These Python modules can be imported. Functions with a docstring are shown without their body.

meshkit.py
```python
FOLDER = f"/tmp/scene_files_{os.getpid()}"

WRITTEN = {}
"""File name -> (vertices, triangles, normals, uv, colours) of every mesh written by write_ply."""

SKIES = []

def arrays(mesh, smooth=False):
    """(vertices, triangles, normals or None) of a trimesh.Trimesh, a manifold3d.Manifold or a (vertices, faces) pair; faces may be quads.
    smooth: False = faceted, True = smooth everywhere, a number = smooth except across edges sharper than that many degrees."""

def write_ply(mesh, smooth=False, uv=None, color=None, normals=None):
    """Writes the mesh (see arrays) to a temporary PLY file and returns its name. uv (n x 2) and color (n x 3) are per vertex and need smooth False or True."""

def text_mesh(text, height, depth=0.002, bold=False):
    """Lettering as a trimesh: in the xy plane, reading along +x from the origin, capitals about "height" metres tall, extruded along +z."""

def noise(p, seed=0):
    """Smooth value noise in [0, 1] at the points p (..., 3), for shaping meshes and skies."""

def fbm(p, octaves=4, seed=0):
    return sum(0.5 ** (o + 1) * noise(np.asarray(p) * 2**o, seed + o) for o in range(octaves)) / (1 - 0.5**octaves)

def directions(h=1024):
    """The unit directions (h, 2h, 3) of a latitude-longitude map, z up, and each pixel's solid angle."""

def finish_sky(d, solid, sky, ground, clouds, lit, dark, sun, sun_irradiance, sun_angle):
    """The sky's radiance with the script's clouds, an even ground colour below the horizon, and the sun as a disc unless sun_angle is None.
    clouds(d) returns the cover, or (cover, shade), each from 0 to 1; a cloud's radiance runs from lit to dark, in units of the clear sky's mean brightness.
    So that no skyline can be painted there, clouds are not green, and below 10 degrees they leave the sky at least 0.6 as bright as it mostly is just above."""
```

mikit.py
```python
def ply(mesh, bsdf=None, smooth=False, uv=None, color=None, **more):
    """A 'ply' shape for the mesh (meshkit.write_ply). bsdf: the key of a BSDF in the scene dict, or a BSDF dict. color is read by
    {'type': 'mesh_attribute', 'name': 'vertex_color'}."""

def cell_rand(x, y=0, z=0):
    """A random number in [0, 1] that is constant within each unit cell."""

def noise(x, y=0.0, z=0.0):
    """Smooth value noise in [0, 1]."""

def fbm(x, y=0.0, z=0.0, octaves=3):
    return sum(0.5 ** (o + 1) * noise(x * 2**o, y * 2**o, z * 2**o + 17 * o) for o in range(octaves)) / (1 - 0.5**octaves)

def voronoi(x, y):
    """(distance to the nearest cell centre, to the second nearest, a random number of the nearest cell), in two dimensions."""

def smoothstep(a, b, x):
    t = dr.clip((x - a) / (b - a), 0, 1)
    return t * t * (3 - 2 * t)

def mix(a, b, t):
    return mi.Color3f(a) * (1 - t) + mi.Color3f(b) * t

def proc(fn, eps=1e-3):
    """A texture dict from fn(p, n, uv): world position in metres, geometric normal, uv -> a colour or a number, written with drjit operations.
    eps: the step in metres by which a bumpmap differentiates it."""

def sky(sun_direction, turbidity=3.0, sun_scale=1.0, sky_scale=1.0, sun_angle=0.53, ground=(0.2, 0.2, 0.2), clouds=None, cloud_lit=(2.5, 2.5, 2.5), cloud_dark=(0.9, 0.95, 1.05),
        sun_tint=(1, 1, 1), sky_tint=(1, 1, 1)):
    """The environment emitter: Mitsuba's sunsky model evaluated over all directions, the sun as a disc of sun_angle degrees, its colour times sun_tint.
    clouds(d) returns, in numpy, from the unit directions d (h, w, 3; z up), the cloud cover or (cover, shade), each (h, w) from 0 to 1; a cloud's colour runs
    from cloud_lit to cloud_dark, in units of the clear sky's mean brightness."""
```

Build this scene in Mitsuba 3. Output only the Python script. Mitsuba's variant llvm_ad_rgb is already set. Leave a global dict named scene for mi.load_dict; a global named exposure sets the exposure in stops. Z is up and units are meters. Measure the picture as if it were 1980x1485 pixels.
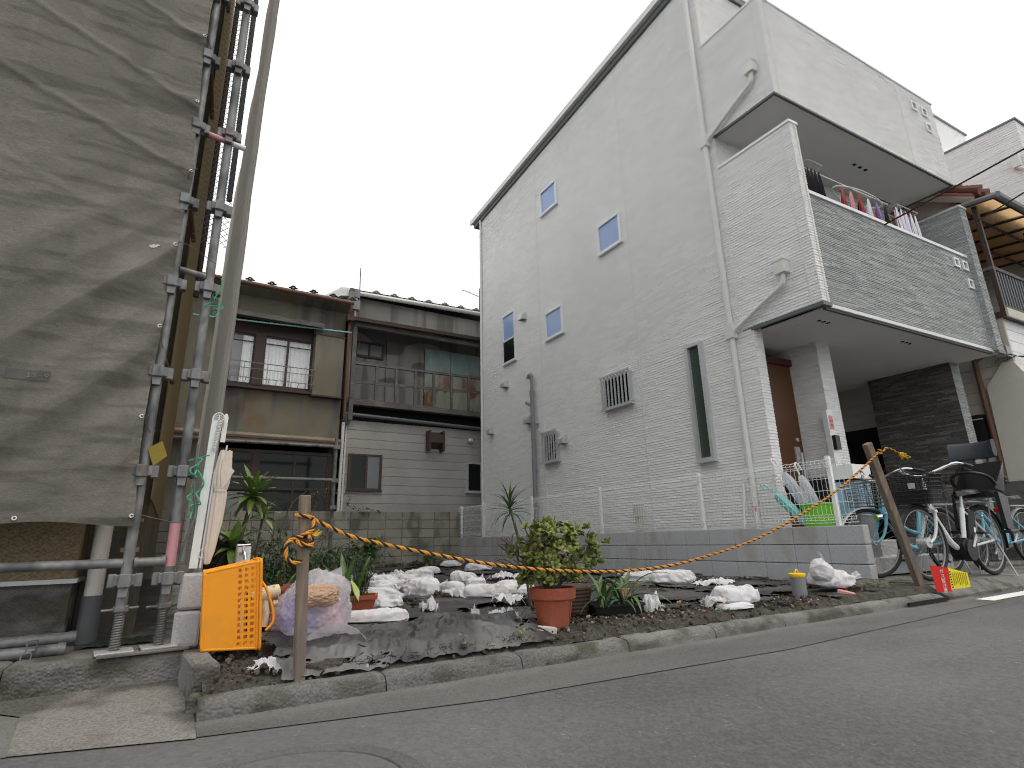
import math, random
import numpy as np, trimesh
import drjit as dr, mitsuba as mi
import mikit, meshkit
from shapely.geometry import Polygon, box as sbox
from shapely.ops import unary_union

# ---------------------------------------------------------------- camera, sky, exposure
T4 = mi.ScalarTransform4f
scene = {'type': 'scene'}
labels = {}
exposure = 2.6
CAM = (0.0, 0.0, 0.62)
_yaw, _pit, _rol = (math.radians(a) for a in (31.0518, 15.7686, -1.3528))
_f = np.array([math.sin(_yaw)*math.cos(_pit), math.cos(_yaw)*math.cos(_pit), math.sin(_pit)])
_r = np.cross(_f, [0, 0, 1]); _r /= np.linalg.norm(_r); _u = np.cross(_r, _f)
_up = -_r*math.sin(_rol) + _u*math.cos(_rol)
scene['camera'] = {'type': 'perspective', 'fov': 85.858, 'fov_axis': 'x', 'near_clip': 0.05, 'far_clip': 400.0,
                   'to_world': T4().look_at(origin=list(CAM), target=list(np.array(CAM)+_f), up=list(_up))}
def overcast(d):
    # closed, bright cloud; a little thinner high up, faint soft mottling
    n = meshkit.fbm(d*np.array([2.2, 2.2, 4.0]), 3, 5)
    return np.ones(d.shape[:2]), 0.25*n
scene['sky'] = mikit.sky((0.25, -0.45, 0.86), turbidity=4, sun_scale=0.12, sun_angle=30, clouds=overcast,
                         cloud_lit=(1.99, 2.01, 2.03), cloud_dark=(1.48, 1.50, 1.53), ground=(0.12, 0.12, 0.12))

# ---------------------------------------------------------------- naming helpers
USED = set()
def nkey(name, parent=None):
    b = (parent+'__' if parent else '')+name
    k, i = b, 0
    while k in USED:
        i += 1; k = '%s_%03d' % (b, i)
    USED.add(k)
    return k
def thing(name, label, cat, group=None):
    k = nkey(name); labels[k] = {'label': label, 'category': cat}
    if group: labels[k]['group'] = group
    return k
def part(parent, name, mesh, m, smooth=30, label=None, kind=None, **kw):
    k = nkey(name, parent); scene[k] = mikit.ply(mesh, m, smooth, **kw)
    if label or kind:
        labels[k] = {}
        if label: labels[k]['label'] = label
        if kind: labels[k]['kind'] = kind
    return k
def copypart(parent, name, d, loc, rz=0.0):
    k = nkey(name, parent); scene[k] = {**d, 'to_world': T4().translate([float(a) for a in loc]).rotate([0, 0, 1], rz)}
    return k
def solo(name, mesh, m, label, cat, smooth=30, group=None, **kw):
    k = thing(name, label, cat, group); scene[k] = mikit.ply(mesh, m, smooth, **kw); return k
def struct(name, mesh, m, smooth=30, label=None, **kw):
    k = nkey(name); scene[k] = mikit.ply(mesh, m, smooth, **kw)
    labels[k] = {'kind': 'structure'}
    if label: labels[k]['label'] = label
    return k
def stuff(name, mesh, m, label, cat, smooth=False, **kw):
    k = nkey(name); scene[k] = mikit.ply(mesh, m, smooth, **kw)
    labels[k] = {'kind': 'stuff', 'label': label, 'category': cat}; return k

# ---------------------------------------------------------------- mesh helpers
A = lambda *a: np.array(a, float)
def mk(v, f):
    f = np.asarray(f, int)
    if f.ndim == 2 and f.shape[1] == 4: f = np.vstack([f[:, [0, 1, 2]], f[:, [0, 2, 3]]])
    return trimesh.Trimesh(np.asarray(v, float), f, process=False)
def cat(*ms):
    ms = [m for q in ms for m in (q if isinstance(q, (list, tuple)) else [q])]
    return trimesh.util.concatenate(ms)
HF = [[0, 3, 2, 1], [4, 5, 6, 7], [0, 1, 5, 4], [1, 2, 6, 5], [2, 3, 7, 6], [3, 0, 4, 7]]
def hexa(b, t):      # four bottom corners counter-clockwise from above, four top corners
    v = np.vstack([np.asarray(b, float), np.asarray(t, float)])
    f = HF
    idx = np.array([[q for q in face] for face in f])
    tri = np.vstack([idx[:, [0, 1, 2]], idx[:, [0, 2, 3]]])
    v2 = v[tri].reshape(-1, 3)
    m = trimesh.Trimesh(v2, np.arange(len(v2)).reshape(-1, 3), process=False)
    if m.volume < 0: m.invert()
    return m
def box(x0, x1, y0, y1, z0, z1):
    return hexa([(x0, y0, z0), (x1, y0, z0), (x1, y1, z0), (x0, y1, z0)], [(x0, y0, z1), (x1, y0, z1), (x1, y1, z1), (x0, y1, z1)])
def hull(p): 
    m = trimesh.convex.convex_hull(np.asarray(p, float)); return m
def cbox(sx, sy, sz, c=0.004):     # centred box with chamfered edges
    p = []
    for a in (-1, 1):
        for b in (-1, 1):
            for d in (-1, 1):
                x, y, z = a*sx/2, b*sy/2, d*sz/2
                p += [(x-a*c, y-b*c, z), (x-a*c, y, z-d*c), (x, y-b*c, z-d*c)]
    return hull(p)
def rot(axis, deg):
    return trimesh.transformations.rotation_matrix(math.radians(deg), axis)[:3, :3]
def xf(m, R=None, t=(0, 0, 0), s=1.0):
    v = m.vertices*s
    if R is not None: v = v @ np.asarray(R).T
    return trimesh.Trimesh(v+np.asarray(t, float), m.faces, process=False)
def frame(d):
    d = np.asarray(d, float); d = d/np.linalg.norm(d)
    a = np.array([0, 0, 1.]) if abs(d[2]) < 0.9 else np.array([1., 0, 0])
    x = np.cross(a, d); x /= np.linalg.norm(x)
    return x, np.cross(d, x), d
def cyl(p, q, r, n=12, r2=None, caps=True):
    p, q = np.asarray(p, float), np.asarray(q, float); r2 = r if r2 is None else r2
    x, y, d = frame(q-p); a = np.arange(n)*2*np.pi/n
    ring = np.cos(a)[:, None]*x+np.sin(a)[:, None]*y
    v = np.vstack([p+ring*r, q+ring*r2]); i = np.arange(n); j = (i+1) % n
    f = np.vstack([np.stack([i, j, j+n], 1), np.stack([i, j+n, i+n], 1)])
    if caps:
        v = np.vstack([v, p+ring*r, q+ring*r2, [p], [q]]); c = 4*n
        f = np.vstack([f, np.stack([j+2*n, i+2*n, i*0+c], 1), np.stack([i+3*n, j+3*n, i*0+c+1], 1)])
    return trimesh.Trimesh(v, f, process=False)
def tube(pts, r, n=8, closed=False, caps=True):
    pts = np.asarray(pts, float); m = len(pts)
    r = np.broadcast_to(np.asarray(r, float), (m,))
    tg = np.gradient(pts, axis=0) if not closed else np.roll(pts, -1, 0)-np.roll(pts, 1, 0)
    tg /= np.linalg.norm(tg, axis=1, keepdims=True)+1e-12
    x, y, _ = frame(tg[0]); V = []
    a = np.arange(n)*2*np.pi/n
    for k in range(m):
        x = x-tg[k]*(x@tg[k]); x /= np.linalg.norm(x); y = np.cross(tg[k], x)
        V.append(pts[k]+r[k]*(np.cos(a)[:, None]*x+np.sin(a)[:, None]*y))
    v = np.vstack(V); i = np.arange(n); j = (i+1) % n; F = []
    for k in range(m if closed else m-1):
        b, c = k*n, ((k+1) % m)*n
        F += [np.stack([b+i, b+j, c+j], 1), np.stack([b+i, c+j, c+i], 1)]
    if caps and not closed:
        v = np.vstack([v, pts[:1], pts[-1:]])
        F += [np.stack([j, i, i*0+m*n], 1), np.stack([(m-1)*n+i, (m-1)*n+j, i*0+m*n+1], 1)]
    return trimesh.Trimesh(v, np.vstack(F), process=False)
def bez(P, n=12):      # Catmull-Rom through the points
    P = np.asarray(P, float); Q = np.vstack([2*P[0]-P[1], P, 2*P[-1]-P[-2]]); out = []
    for i in range(1, len(Q)-2):
        for t in np.linspace(0, 1, n, endpoint=False):
            a, b, c, d = Q[i-1], Q[i], Q[i+1], Q[i+2]
            out.append(0.5*(2*b+(c-a)*t+(2*a-5*b+4*c-d)*t*t+(3*b-a-3*c+d)*t**3))
    return np.array(out+[P[-1]])
def lathe(prof, n=32, c=(0, 0, 0)):     # profile [(r, z)...]
    prof = np.asarray(prof, float); a = np.arange(n)*2*np.pi/n
    v = np.array([[r*math.cos(t), r*math.sin(t), z] for r, z in prof for t in a])+np.asarray(c, float)
    i = np.arange(n); j = (i+1) % n; F = []
    for k in range(len(prof)-1):
        F += [np.stack([k*n+i, k*n+j, (k+1)*n+j], 1), np.stack([k*n+i, (k+1)*n+j, (k+1)*n+i], 1)]
    return trimesh.Trimesh(v, np.vstack(F), process=False)
def grid(P, keep=None):     # P (a, b, 3) -> sheet
    a, b = P.shape[:2]; i = np.arange(a*b).reshape(a, b)
    q = np.stack([i[:-1, :-1], i[1:, :-1], i[1:, 1:], i[:-1, 1:]], -1).reshape(-1, 4)
    if keep is not None: q = q[keep.reshape(-1)]
    m = mk(P.reshape(-1, 3), q)
    if keep is not None: m.remove_unreferenced_vertices()
    return m
def extr(poly, depth):       # shapely polygon in the xy plane, z from 0 to depth
    return trimesh.creation.extrude_polygon(poly, depth, engine='earcut')
def onplane(m, o, x, y):     # local xyz -> o + X x + Y y + Z (x cross y)
    x, y = np.asarray(x, float), np.asarray(y, float); z = np.cross(x, y)
    return trimesh.Trimesh(np.asarray(o, float)+m.vertices[:, :1]*x+m.vertices[:, 1:2]*y+m.vertices[:, 2:3]*z, m.faces, process=False)
def sm(a, b, x):
    t = np.clip((x-a)/(b-a), 0, 1); return t*t*(3-2*t)
def vnoise(x, y, s, seed=0, o=3):
    return meshkit.fbm(np.stack([x*s, y*s, 0*x+seed*3.7], -1), o, seed)-0.5

def relief(o, ax, n, L, H, pitch, lx, d0, d1, seed, sub=0.11, top=None):
    """split-face siding: courses of uneven proud pieces on the plane through o with axes ax (along) and z, outward normal n; returns mesh, uv"""
    rng = np.random.default_rng(seed); o, ax, n = (np.asarray(q, float) for q in (o, ax, n)); V, F, U = [], [], []; nv = 0
    flip = np.dot(np.cross(ax, [0, 0, 1.0]), n) < 0
    for r in range(int(round(H/pitch))):
        zb = r*pitch; x = -rng.random()*lx
        while x < L:
            w = lx*(0.55+0.9*rng.random()); a, b = max(x, 0.0), min(x+w, L); x += w
            if b-a < 0.004: continue
            if top is not None: b = min(b, L)
            d = d0+(d1-d0)*rng.random(); tint = rng.random(); k = max(1, int((b-a)/sub))
            xs = np.linspace(a, b, k+1); m = k+1
            jb, jt = 0.16*pitch*rng.random(m), 0.16*pitch*rng.random(m); dj = d*(0.8+0.4*rng.random(m)); dk = d*(0.40+0.3*rng.random(m))
            rows = [(zb+0*xs+0.06*pitch, 0*xs), (zb+0.24*pitch+jb, dj), (zb+pitch*0.86-jt, dk), (zb+0*xs+pitch, 0*xs)]
            ends = np.ones(m)
            for z, q in rows: V.append(o+xs[:, None]*ax+z[:, None]*A(0, 0, 1)+(q*ends)[:, None]*n)
            U.append(np.full((4*m, 2), tint)); i = np.arange(k)
            for c in range(3):
                p0, p1 = nv+c*m+i, nv+(c+1)*m+i
                q = np.stack([p0, p0+1, p1+1, p1], 1) if not flip else np.stack([p0, p1, p1+1, p0+1], 1)
                F.append(q)
            F.append(np.array([[nv, nv+m, nv+2*m, nv+3*m], [nv+k, nv+3*m+k, nv+2*m+k, nv+m+k]]) if not flip else np.array([[nv, nv+3*m, nv+2*m, nv+m], [nv+k, nv+m+k, nv+2*m+k, nv+3*m+k]]))
            nv += 4*m
    return mk(np.vstack(V), np.vstack(F)), np.vstack(U)

# ---------------------------------------------------------------- materials
noise, fbm, ss, mix, crand = mikit.noise, mikit.fbm, mikit.smoothstep, mikit.mix, mikit.cell_rand
def rgb(*c): return {'type': 'rgb', 'value': [float(a) for a in c]}
def M(name, col, rough=0.7, metal=0.0, spec=0.4, bump=None, scale=1.0, two=True, **kw):
    b = {'type': 'principled', 'base_color': mikit.proc(col) if callable(col) else rgb(*col), 'roughness': rough, 'metallic': metal, 'specular': spec, **kw}
    if bump is not None: b = {'type': 'bumpmap', 'arbitrary': mikit.proc(bump, 0.002), 'scale': scale, 'nested': b}
    if two: b = {'type': 'twosided', 'nested': b}
    scene[name] = b
    return name
def VC(name, rough=0.8, spec=0.3, **kw):
    scene[name] = {'type': 'twosided', 'nested': {'type': 'principled', 'base_color': {'type': 'mesh_attribute', 'name': 'vertex_color'}, 'roughness': rough, 'specular': spec, **kw}}
    return name

def c_asphalt(p, n, uv):
    g = noise(p.x*140, p.y*140, 3.0); h = noise(p.x*55, p.y*55, 9.0)
    big = fbm(p.x*1.1, p.y*1.1, 2.0)
    strip = ss(0.45, 0.62, noise(p.x*0.35, p.y*3.2, 4.0))
    patch = ss(0.50, 0.56, fbm(p.x*0.45+0.25*p.y, p.y*1.1, 6.0))
    v = 0.096+0.024*(g-0.5)+0.020*(h-0.5)+0.040*(big-0.5)+0.008*strip+0.008*patch
    v = v+0.07*ss(0.88, 0.95, noise(p.x*95, p.y*95, 21.0))*ss(0.55, 0.75, noise(p.x*13, p.y*13, 2.0))
    v = dr.maximum(v, 0.012)
    return mi.Color3f(v, v, v*0.995)
def b_asphalt(p, n, uv): return 0.004*noise(p.x*110, p.y*110, 1.0)+0.003*noise(p.x*45, p.y*45, 5.0)
def c_concrete(p, n, uv):      # weathered kerb and apron concrete
    g = noise(p.x*150, p.y*150, p.z*150); big = fbm(p.x*2.2, p.y*2.2, p.z*2.2)
    st = fbm(p.x*7, p.y*7, p.z*9+4)
    v = 0.155+0.10*(g-0.5)+0.14*(big-0.5)
    c = mix((1.0, 0.99, 0.95), (0.52, 0.5, 0.41), ss(0.46, 0.72, st))
    return c*dr.maximum(v, 0.03)
def b_concrete(p, n, uv): return 0.005*noise(p.x*120, p.y*120, p.z*120)+0.006*noise(p.x*34, p.y*34, p.z*34)
def c_block(p, n, uv):         # uv.x: lightness of this one block, uv.y: stain
    g = noise(p.x*170, p.y*170, p.z*170); st = fbm(p.x*5, p.y*5, p.z*1.6)
    v = (0.40+0.07*uv.x)*(0.82+0.36*g)
    c = mix((0.98, 1.0, 1.02), (0.74, 0.68, 0.6), ss(0.5, 0.75, st)*0.7)
    return c*v
def c_blockold(p, n, uv):
    g = noise(p.x*160, p.y*160, p.z*160); st = fbm(p.x*3.5, p.y*3.5, p.z*2.0)
    run = fbm(p.x*11, 2.0, p.z*0.9)
    v = (0.24+0.09*uv.x)*(0.8+0.4*g)*(1-0.45*ss(0.50, 0.74, st))
    v = v*(1-0.45*ss(0.5, 0.7, run)*ss(1.0, 1.35, p.z))
    return mix((1.0, 0.96, 0.86), (0.85, 0.84, 0.66), st)*v
def c_sid(p, n, uv):
    grime = fbm(p.x*0.9, p.y*0.9, p.z*0.5); fine = noise(p.x*50, p.y*50, p.z*80)
    return mi.Color3f(0.99, 1.0, 0.985)*((0.69+0.08*(uv.x-0.5))*(0.95+0.1*grime)*(0.95+0.1*fine))
def c_stone(p, n, uv):
    return mi.Color3f(0.95, 1.0, 1.0)*((0.28+0.10*uv.x*uv.x)*(0.75+0.5*noise(p.x*45, p.y*45, p.z*70)))
def c_mortar(p, n, uv):        # old brown-grey render
    g = noise(p.x*90, p.y*90, p.z*90); st = fbm(p.x*1.7, p.y*1.7, p.z*1.2); run = fbm(p.x*5, p.y, p.z*0.5)
    v = 0.190*(0.9+0.2*g)*(0.72+0.7*(st-0.15))
    c = mix((1.0, 0.92, 0.70), (0.93, 0.9, 0.82), ss(0.4, 0.7, run))
    c = mix(c, (0.95, 0.6, 0.33), ss(0.64, 0.76, fbm(p.x*2.2, 8.0, p.z*1.1))*0.5)
    return c*v*(1-0.35*ss(0.52, 0.75, run))
def c_grey(p, n, uv):          # grey-white old render of the right-hand old house
    g = noise(p.x*80, p.y*80, p.z*80); st = fbm(p.x*1.5, p.y*1.5, p.z*1.0+3); run = fbm(p.x*6, p.y, p.z*0.45)
    v = 0.33*(0.9+0.2*g)*(0.85+0.6*(st-0.35))*(1-0.4*ss(0.5, 0.72, run))
    dark = ss(0.60, 0.66, noise(p.x*0.9, 4.0, p.z*2.1))
    return mix((1.0, 0.97, 0.9), (0.8, 0.76, 0.7), dark)*v*(1-0.35*dark)
def c_teal(p, n, uv):
    rust = ss(0.50, 0.66, fbm(p.x*4.0, 3.0, p.z*1.6))*ss(5.75, 4.7, p.z)
    c = mix((0.26, 0.46, 0.46), (0.36, 0.44, 0.42), fbm(p.x*1.2, 1.0, p.z*0.8))
    c = mix(c, (0.42, 0.36, 0.22), 0.55*ss(5.5, 4.9, p.z))
    return mix(c, (0.26, 0.12, 0.05), rust)*(0.75+0.4*fbm(p.x*9, 2.0, p.z*2))
def c_oldwood(p, n, uv):
    g = fbm(p.x*6, p.y*30, p.z*30); v = 0.12+0.12*(g-0.4)+0.06*(noise(p.x*3, p.y*3, p.z*3)-0.5)
    return mi.Color3f(1.0, 0.95, 0.88)*dr.maximum(v, 0.03)
def c_stake(p, n, uv):
    g = fbm(p.x*90, p.y*90, p.z*4); k = fbm(p.x*9, p.y*9, p.z*5)
    v = 0.19*(0.6+0.8*g)
    return mix((1.0, 0.80, 0.60), (0.80, 0.68, 0.58), ss(0.4, 0.62, k))*v
def c_tarp(p, n, uv):
    g = noise(p.x*320, p.y*320, p.z*320); big = fbm(p.x*2.0, 1.0, p.z*1.3); sc = fbm(p.x*3.0, 5.0, p.z*16)
    g2 = noise(p.x*70, p.y*20, p.z*150); v = 0.156*(0.80+0.40*g)*(0.88+0.24*g2)*(0.80+0.40*big)*(1-0.30*ss(0.50, 0.74, sc))
    v = v*(1-0.12*ss(0.6, 0.68, fbm(p.x*4, 9.0, p.z*0.7)))
    band = ss(0.48, 0.5, noise(p.x*5.5, 3.0, 1.0)); v = v*(1+0.06*band)
    return mi.Color3f(1.0, 0.945, 0.83)*v
def c_steel(p, n, uv):
    g = noise(p.x*60, p.y*60, p.z*25); st = fbm(p.x*9, p.y*9, p.z*4)
    v = 0.19*(0.75+0.5*g)*(1-0.5*ss(0.5, 0.72, st))
    return mix((0.97, 1.0, 1.02), (0.62, 0.5, 0.38), ss(0.62, 0.78, fbm(p.x*14, p.y*14, p.z*7+2))*0.8)*v
def c_soil(p, n, uv):
    g = noise(p.x*130, p.y*130, p.z*130); h = fbm(p.x*24, p.y*24, 3.0)
    v = 0.060*(0.45+1.0*g)*(0.6+0.9*h)
    return mix((1.0, 0.90, 0.76), (1.0, 0.95, 0.87), h)*v
def b_soil(p, n, uv): return 0.012*fbm(p.x*45, p.y*45, p.z*45)
def c_sheet(p, n, uv):
    wv = noise(p.x*260, 1.0, 1.0)*noise(p.y*260, 2.0, 3.0); du = fbm(p.x*3, p.y*3, 1.0)
    v = 0.014+0.018*wv+0.105*ss(0.38, 0.8, du)*uv.x+0.012*du
    return mi.Color3f(1.0, 1.0, 0.97)*v
def c_sack(p, n, uv):
    wv = noise(p.x*240, p.y*240, p.z*240); d = fbm(p.x*10, p.y*10, p.z*10); s2 = fbm(p.x*3+5, p.y*3, p.z*14)
    v = 0.62*(0.9+0.14*wv)
    dirt = ss(0.50, 0.8, d)*0.5+0.6*ss(0.46, 0.72, s2)*uv.x
    return mix((0.97, 0.98, 1.02), (0.40, 0.33, 0.25), dirt)*v
def c_stucco(p, n, uv):
    g = noise(p.x*110, p.y*110, p.z*110)
    return mi.Color3f(1.0, 0.82, 0.52)*(0.20*(0.6+0.8*g)*(0.8+0.4*fbm(p.x*3, p.y*3, p.z*2)))
def b_stucco(p, n, uv): return 0.006*noise(p.x*90, p.y*90, p.z*90)
def c_boards(p, n, uv):
    st = fbm(p.x*2, p.y*2, p.z*0.9); g = noise(p.x*40, p.y*40, p.z*40)
    return mi.Color3f(1.0, 0.985, 0.93)*((0.31+0.05*uv.x)*(0.95+0.1*g)*(0.78+0.42*st))
def c_terra(p, n, uv):
    g = noise(p.x*150, p.y*150, p.z*150); st = fbm(p.x*9, p.y*9, p.z*7)
    return mix((0.32, 0.078, 0.036), (0.27, 0.095, 0.06), ss(0.45, 0.7, st))*(0.8+0.3*g)
def c_rust(p, n, uv):
    st = fbm(p.x*7, p.y*7, p.z*3)
    return mix((0.17, 0.07, 0.04), (0.10, 0.055, 0.04), st)
M('asphalt', c_asphalt, 0.85, spec=0.35, bump=b_asphalt)
M('concrete', c_concrete, 0.88, spec=0.3, bump=b_concrete)
M('block_grey', c_block, 0.9, spec=0.25)
M('block_old', c_blockold, 0.92, spec=0.2)
M('siding_white', c_sid, 0.65, spec=0.3)
M('siding_stone', c_stone, 0.65, spec=0.3)
M('stone_shaded', lambda p, n, uv: mi.Color3f(1.0, 0.95, 0.88)*((0.07+0.10*uv.x*uv.x)*(0.75+0.5*noise(p.x*45, p.y*45, p.z*70))), 0.75, spec=0.25)  # siding_stone again, with the carport shade put into its colour
M('mortar', c_mortar, 0.95, spec=0.2)
M('render_grey', c_grey, 0.95, spec=0.2)
M('teal_metal', c_teal, 0.6, spec=0.4)
M('old_wood', c_oldwood, 0.9, spec=0.2)
M('stake_wood', c_stake, 0.85, spec=0.2)
M('tarp', c_tarp, 0.8, spec=0.2)
M('steel', c_steel, 0.5, metal=0.25, spec=0.4)
M('soil', c_soil, 0.97, spec=0.15, bump=b_soil)
M('sheet_black', c_sheet, 0.45, spec=0.5)
M('sack_white', c_sack, 0.75, spec=0.3)
M('stucco', c_stucco, 0.95, spec=0.2, bump=b_stucco)
M('boards_grey', c_boards, 0.8, spec=0.3)
M('terracotta', c_terra, 0.6, spec=0.4)
M('rusty_brown', c_rust, 0.6, spec=0.4)
M('yellow_plastic', lambda p, n, uv: mix((0.83, 0.315, 0.012), (0.70, 0.28, 0.03), 0.8*ss(0.45, 0.8, fbm(p.x*9, p.y*9, p.z*7))), 0.42, spec=0.4)
VC('vcol', 0.85, 0.2)
VC('vcol_gloss', 0.35, 0.5)
VC('leaf', 0.42, 0.45)
for nm, c, r_, mt in [('white_trim', (0.70, 0.70, 0.68), 0.4, 0), ('pale_pipe', (0.63, 0.63, 0.60), 0.35, 0), ('soffit', (0.60, 0.60, 0.58), 0.8, 0),
                     ('grey_trim', (0.10, 0.11, 0.115), 0.45, 0), ('mid_grey', (0.20, 0.205, 0.215), 0.4, 0), ('alu', (0.55, 0.56, 0.57), 0.35, 0.4), ('rim_grey', (0.24, 0.245, 0.25), 0.4, 0.3), ('board_white', (0.66, 0.70, 0.70), 0.4, 0), ('alu_white', (0.66, 0.67, 0.68), 0.35, 0.1),
                     ('black_plastic', (0.012, 0.012, 0.013), 0.35, 0), ('dark', (0.008, 0.008, 0.008), 0.9, 0), ('door_wood', (0.105, 0.042, 0.015), 0.45, 0), ('door_dark', (0.06, 0.016, 0.014), 0.4, 0),
                     ('window_brown', (0.055, 0.035, 0.028), 0.5, 0), ('curtain', (0.84, 0.87, 0.88), 0.9, 0), ('chrome', (0.75, 0.75, 0.78), 0.15, 1.0),
                     ('lid_yellow', (0.80, 0.52, 0.02), 0.4, 0), ('cream_plastic', (0.66, 0.58, 0.40), 0.5, 0), ('green_plastic', (0.16, 0.52, 0.02), 0.4, 0),
                     ('rope_yellow', (0.62, 0.27, 0.04), 0.7, 0), ('rope_black', (0.015, 0.013, 0.012), 0.7, 0), ('red_sign', (0.62, 0.02, 0.015), 0.45, 0), ('yellow_sign', (0.78, 0.66, 0.02), 0.45, 0),
                     ('bike_white', (0.68, 0.69, 0.70), 0.25, 0), ('bike_blue', (0.16, 0.44, 0.55), 0.3, 0), ('rubber', (0.018, 0.018, 0.019), 0.75, 0), ('fence_white', (0.80, 0.82, 0.81), 0.4, 0),
                     ('roof_tile', (0.045, 0.045, 0.05), 0.6, 0), ('roof_rust', (0.16, 0.065, 0.04), 0.6, 0), ('pale_wall', (0.70, 0.71, 0.71), 0.8, 0), ('cream_wall', (0.50, 0.475, 0.42), 0.85, 0),
                     ('lilac_cloth', (0.27, 0.21, 0.50), 0.85, 0), ('tan_bag', (0.42, 0.28, 0.19), 0.75, 0), ('pink_cloth', (0.62, 0.35, 0.42), 0.85, 0), ('teal_cloth', (0.25, 0.60, 0.58), 0.6, 0),
                     ('sky_blue', (0.30, 0.50, 0.68), 0.5, 0), ('net_grey', (0.205, 0.19, 0.175), 0.8, 0), ('green_cord', (0.06, 0.34, 0.20), 0.7, 0), ('wire_grey', (0.16, 0.155, 0.15), 0.5, 0.3),
                     ('pink_steel', (0.52, 0.26, 0.30), 0.55, 0.1), ('tag_yellow', (0.22, 0.17, 0.02), 0.6, 0), ('bark', (0.085, 0.07, 0.052), 0.9, 0), ('dark_pot', (0.014, 0.014, 0.014), 0.6, 0),
                     ('umbrella_cream', (0.56, 0.50, 0.43), 0.7, 0), ('marking', (0.62, 0.62, 0.6), 0.8, 0), ('red_dark', (0.36, 0.06, 0.06), 0.8, 0), ('red_pink', (0.60, 0.27, 0.25), 0.6, 0), ('black_cloth', (0.012, 0.011, 0.016), 0.9, 0), ('white_cloth', (0.7, 0.7, 0.74), 0.9, 0), ('label_grey', (0.09, 0.086, 0.082), 0.7, 0), ('print_grey', (0.20, 0.195, 0.19), 0.7, 0), ('seat_grey', (0.045, 0.055, 0.065), 0.55, 0), ('amber_panel', (0.5, 0.3, 0.1), 0.4, 0)]:
    M(nm, c, r_, metal=mt, spec=0.4)
M('glass_blue', (0.24, 0.34, 0.56), 0.16, spec=0.5)       # frosted blue-ish panes
M('glass_dark', (0.010, 0.015, 0.014), 0.10, spec=0.22)
M('glass_green', (0.035, 0.055, 0.042), 0.10, spec=0.5)
M('frost_grey', (0.16, 0.17, 0.18), 0.25, spec=0.5)
scene['pane'] = {'type': 'thindielectric', 'int_ior': 1.5}
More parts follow.
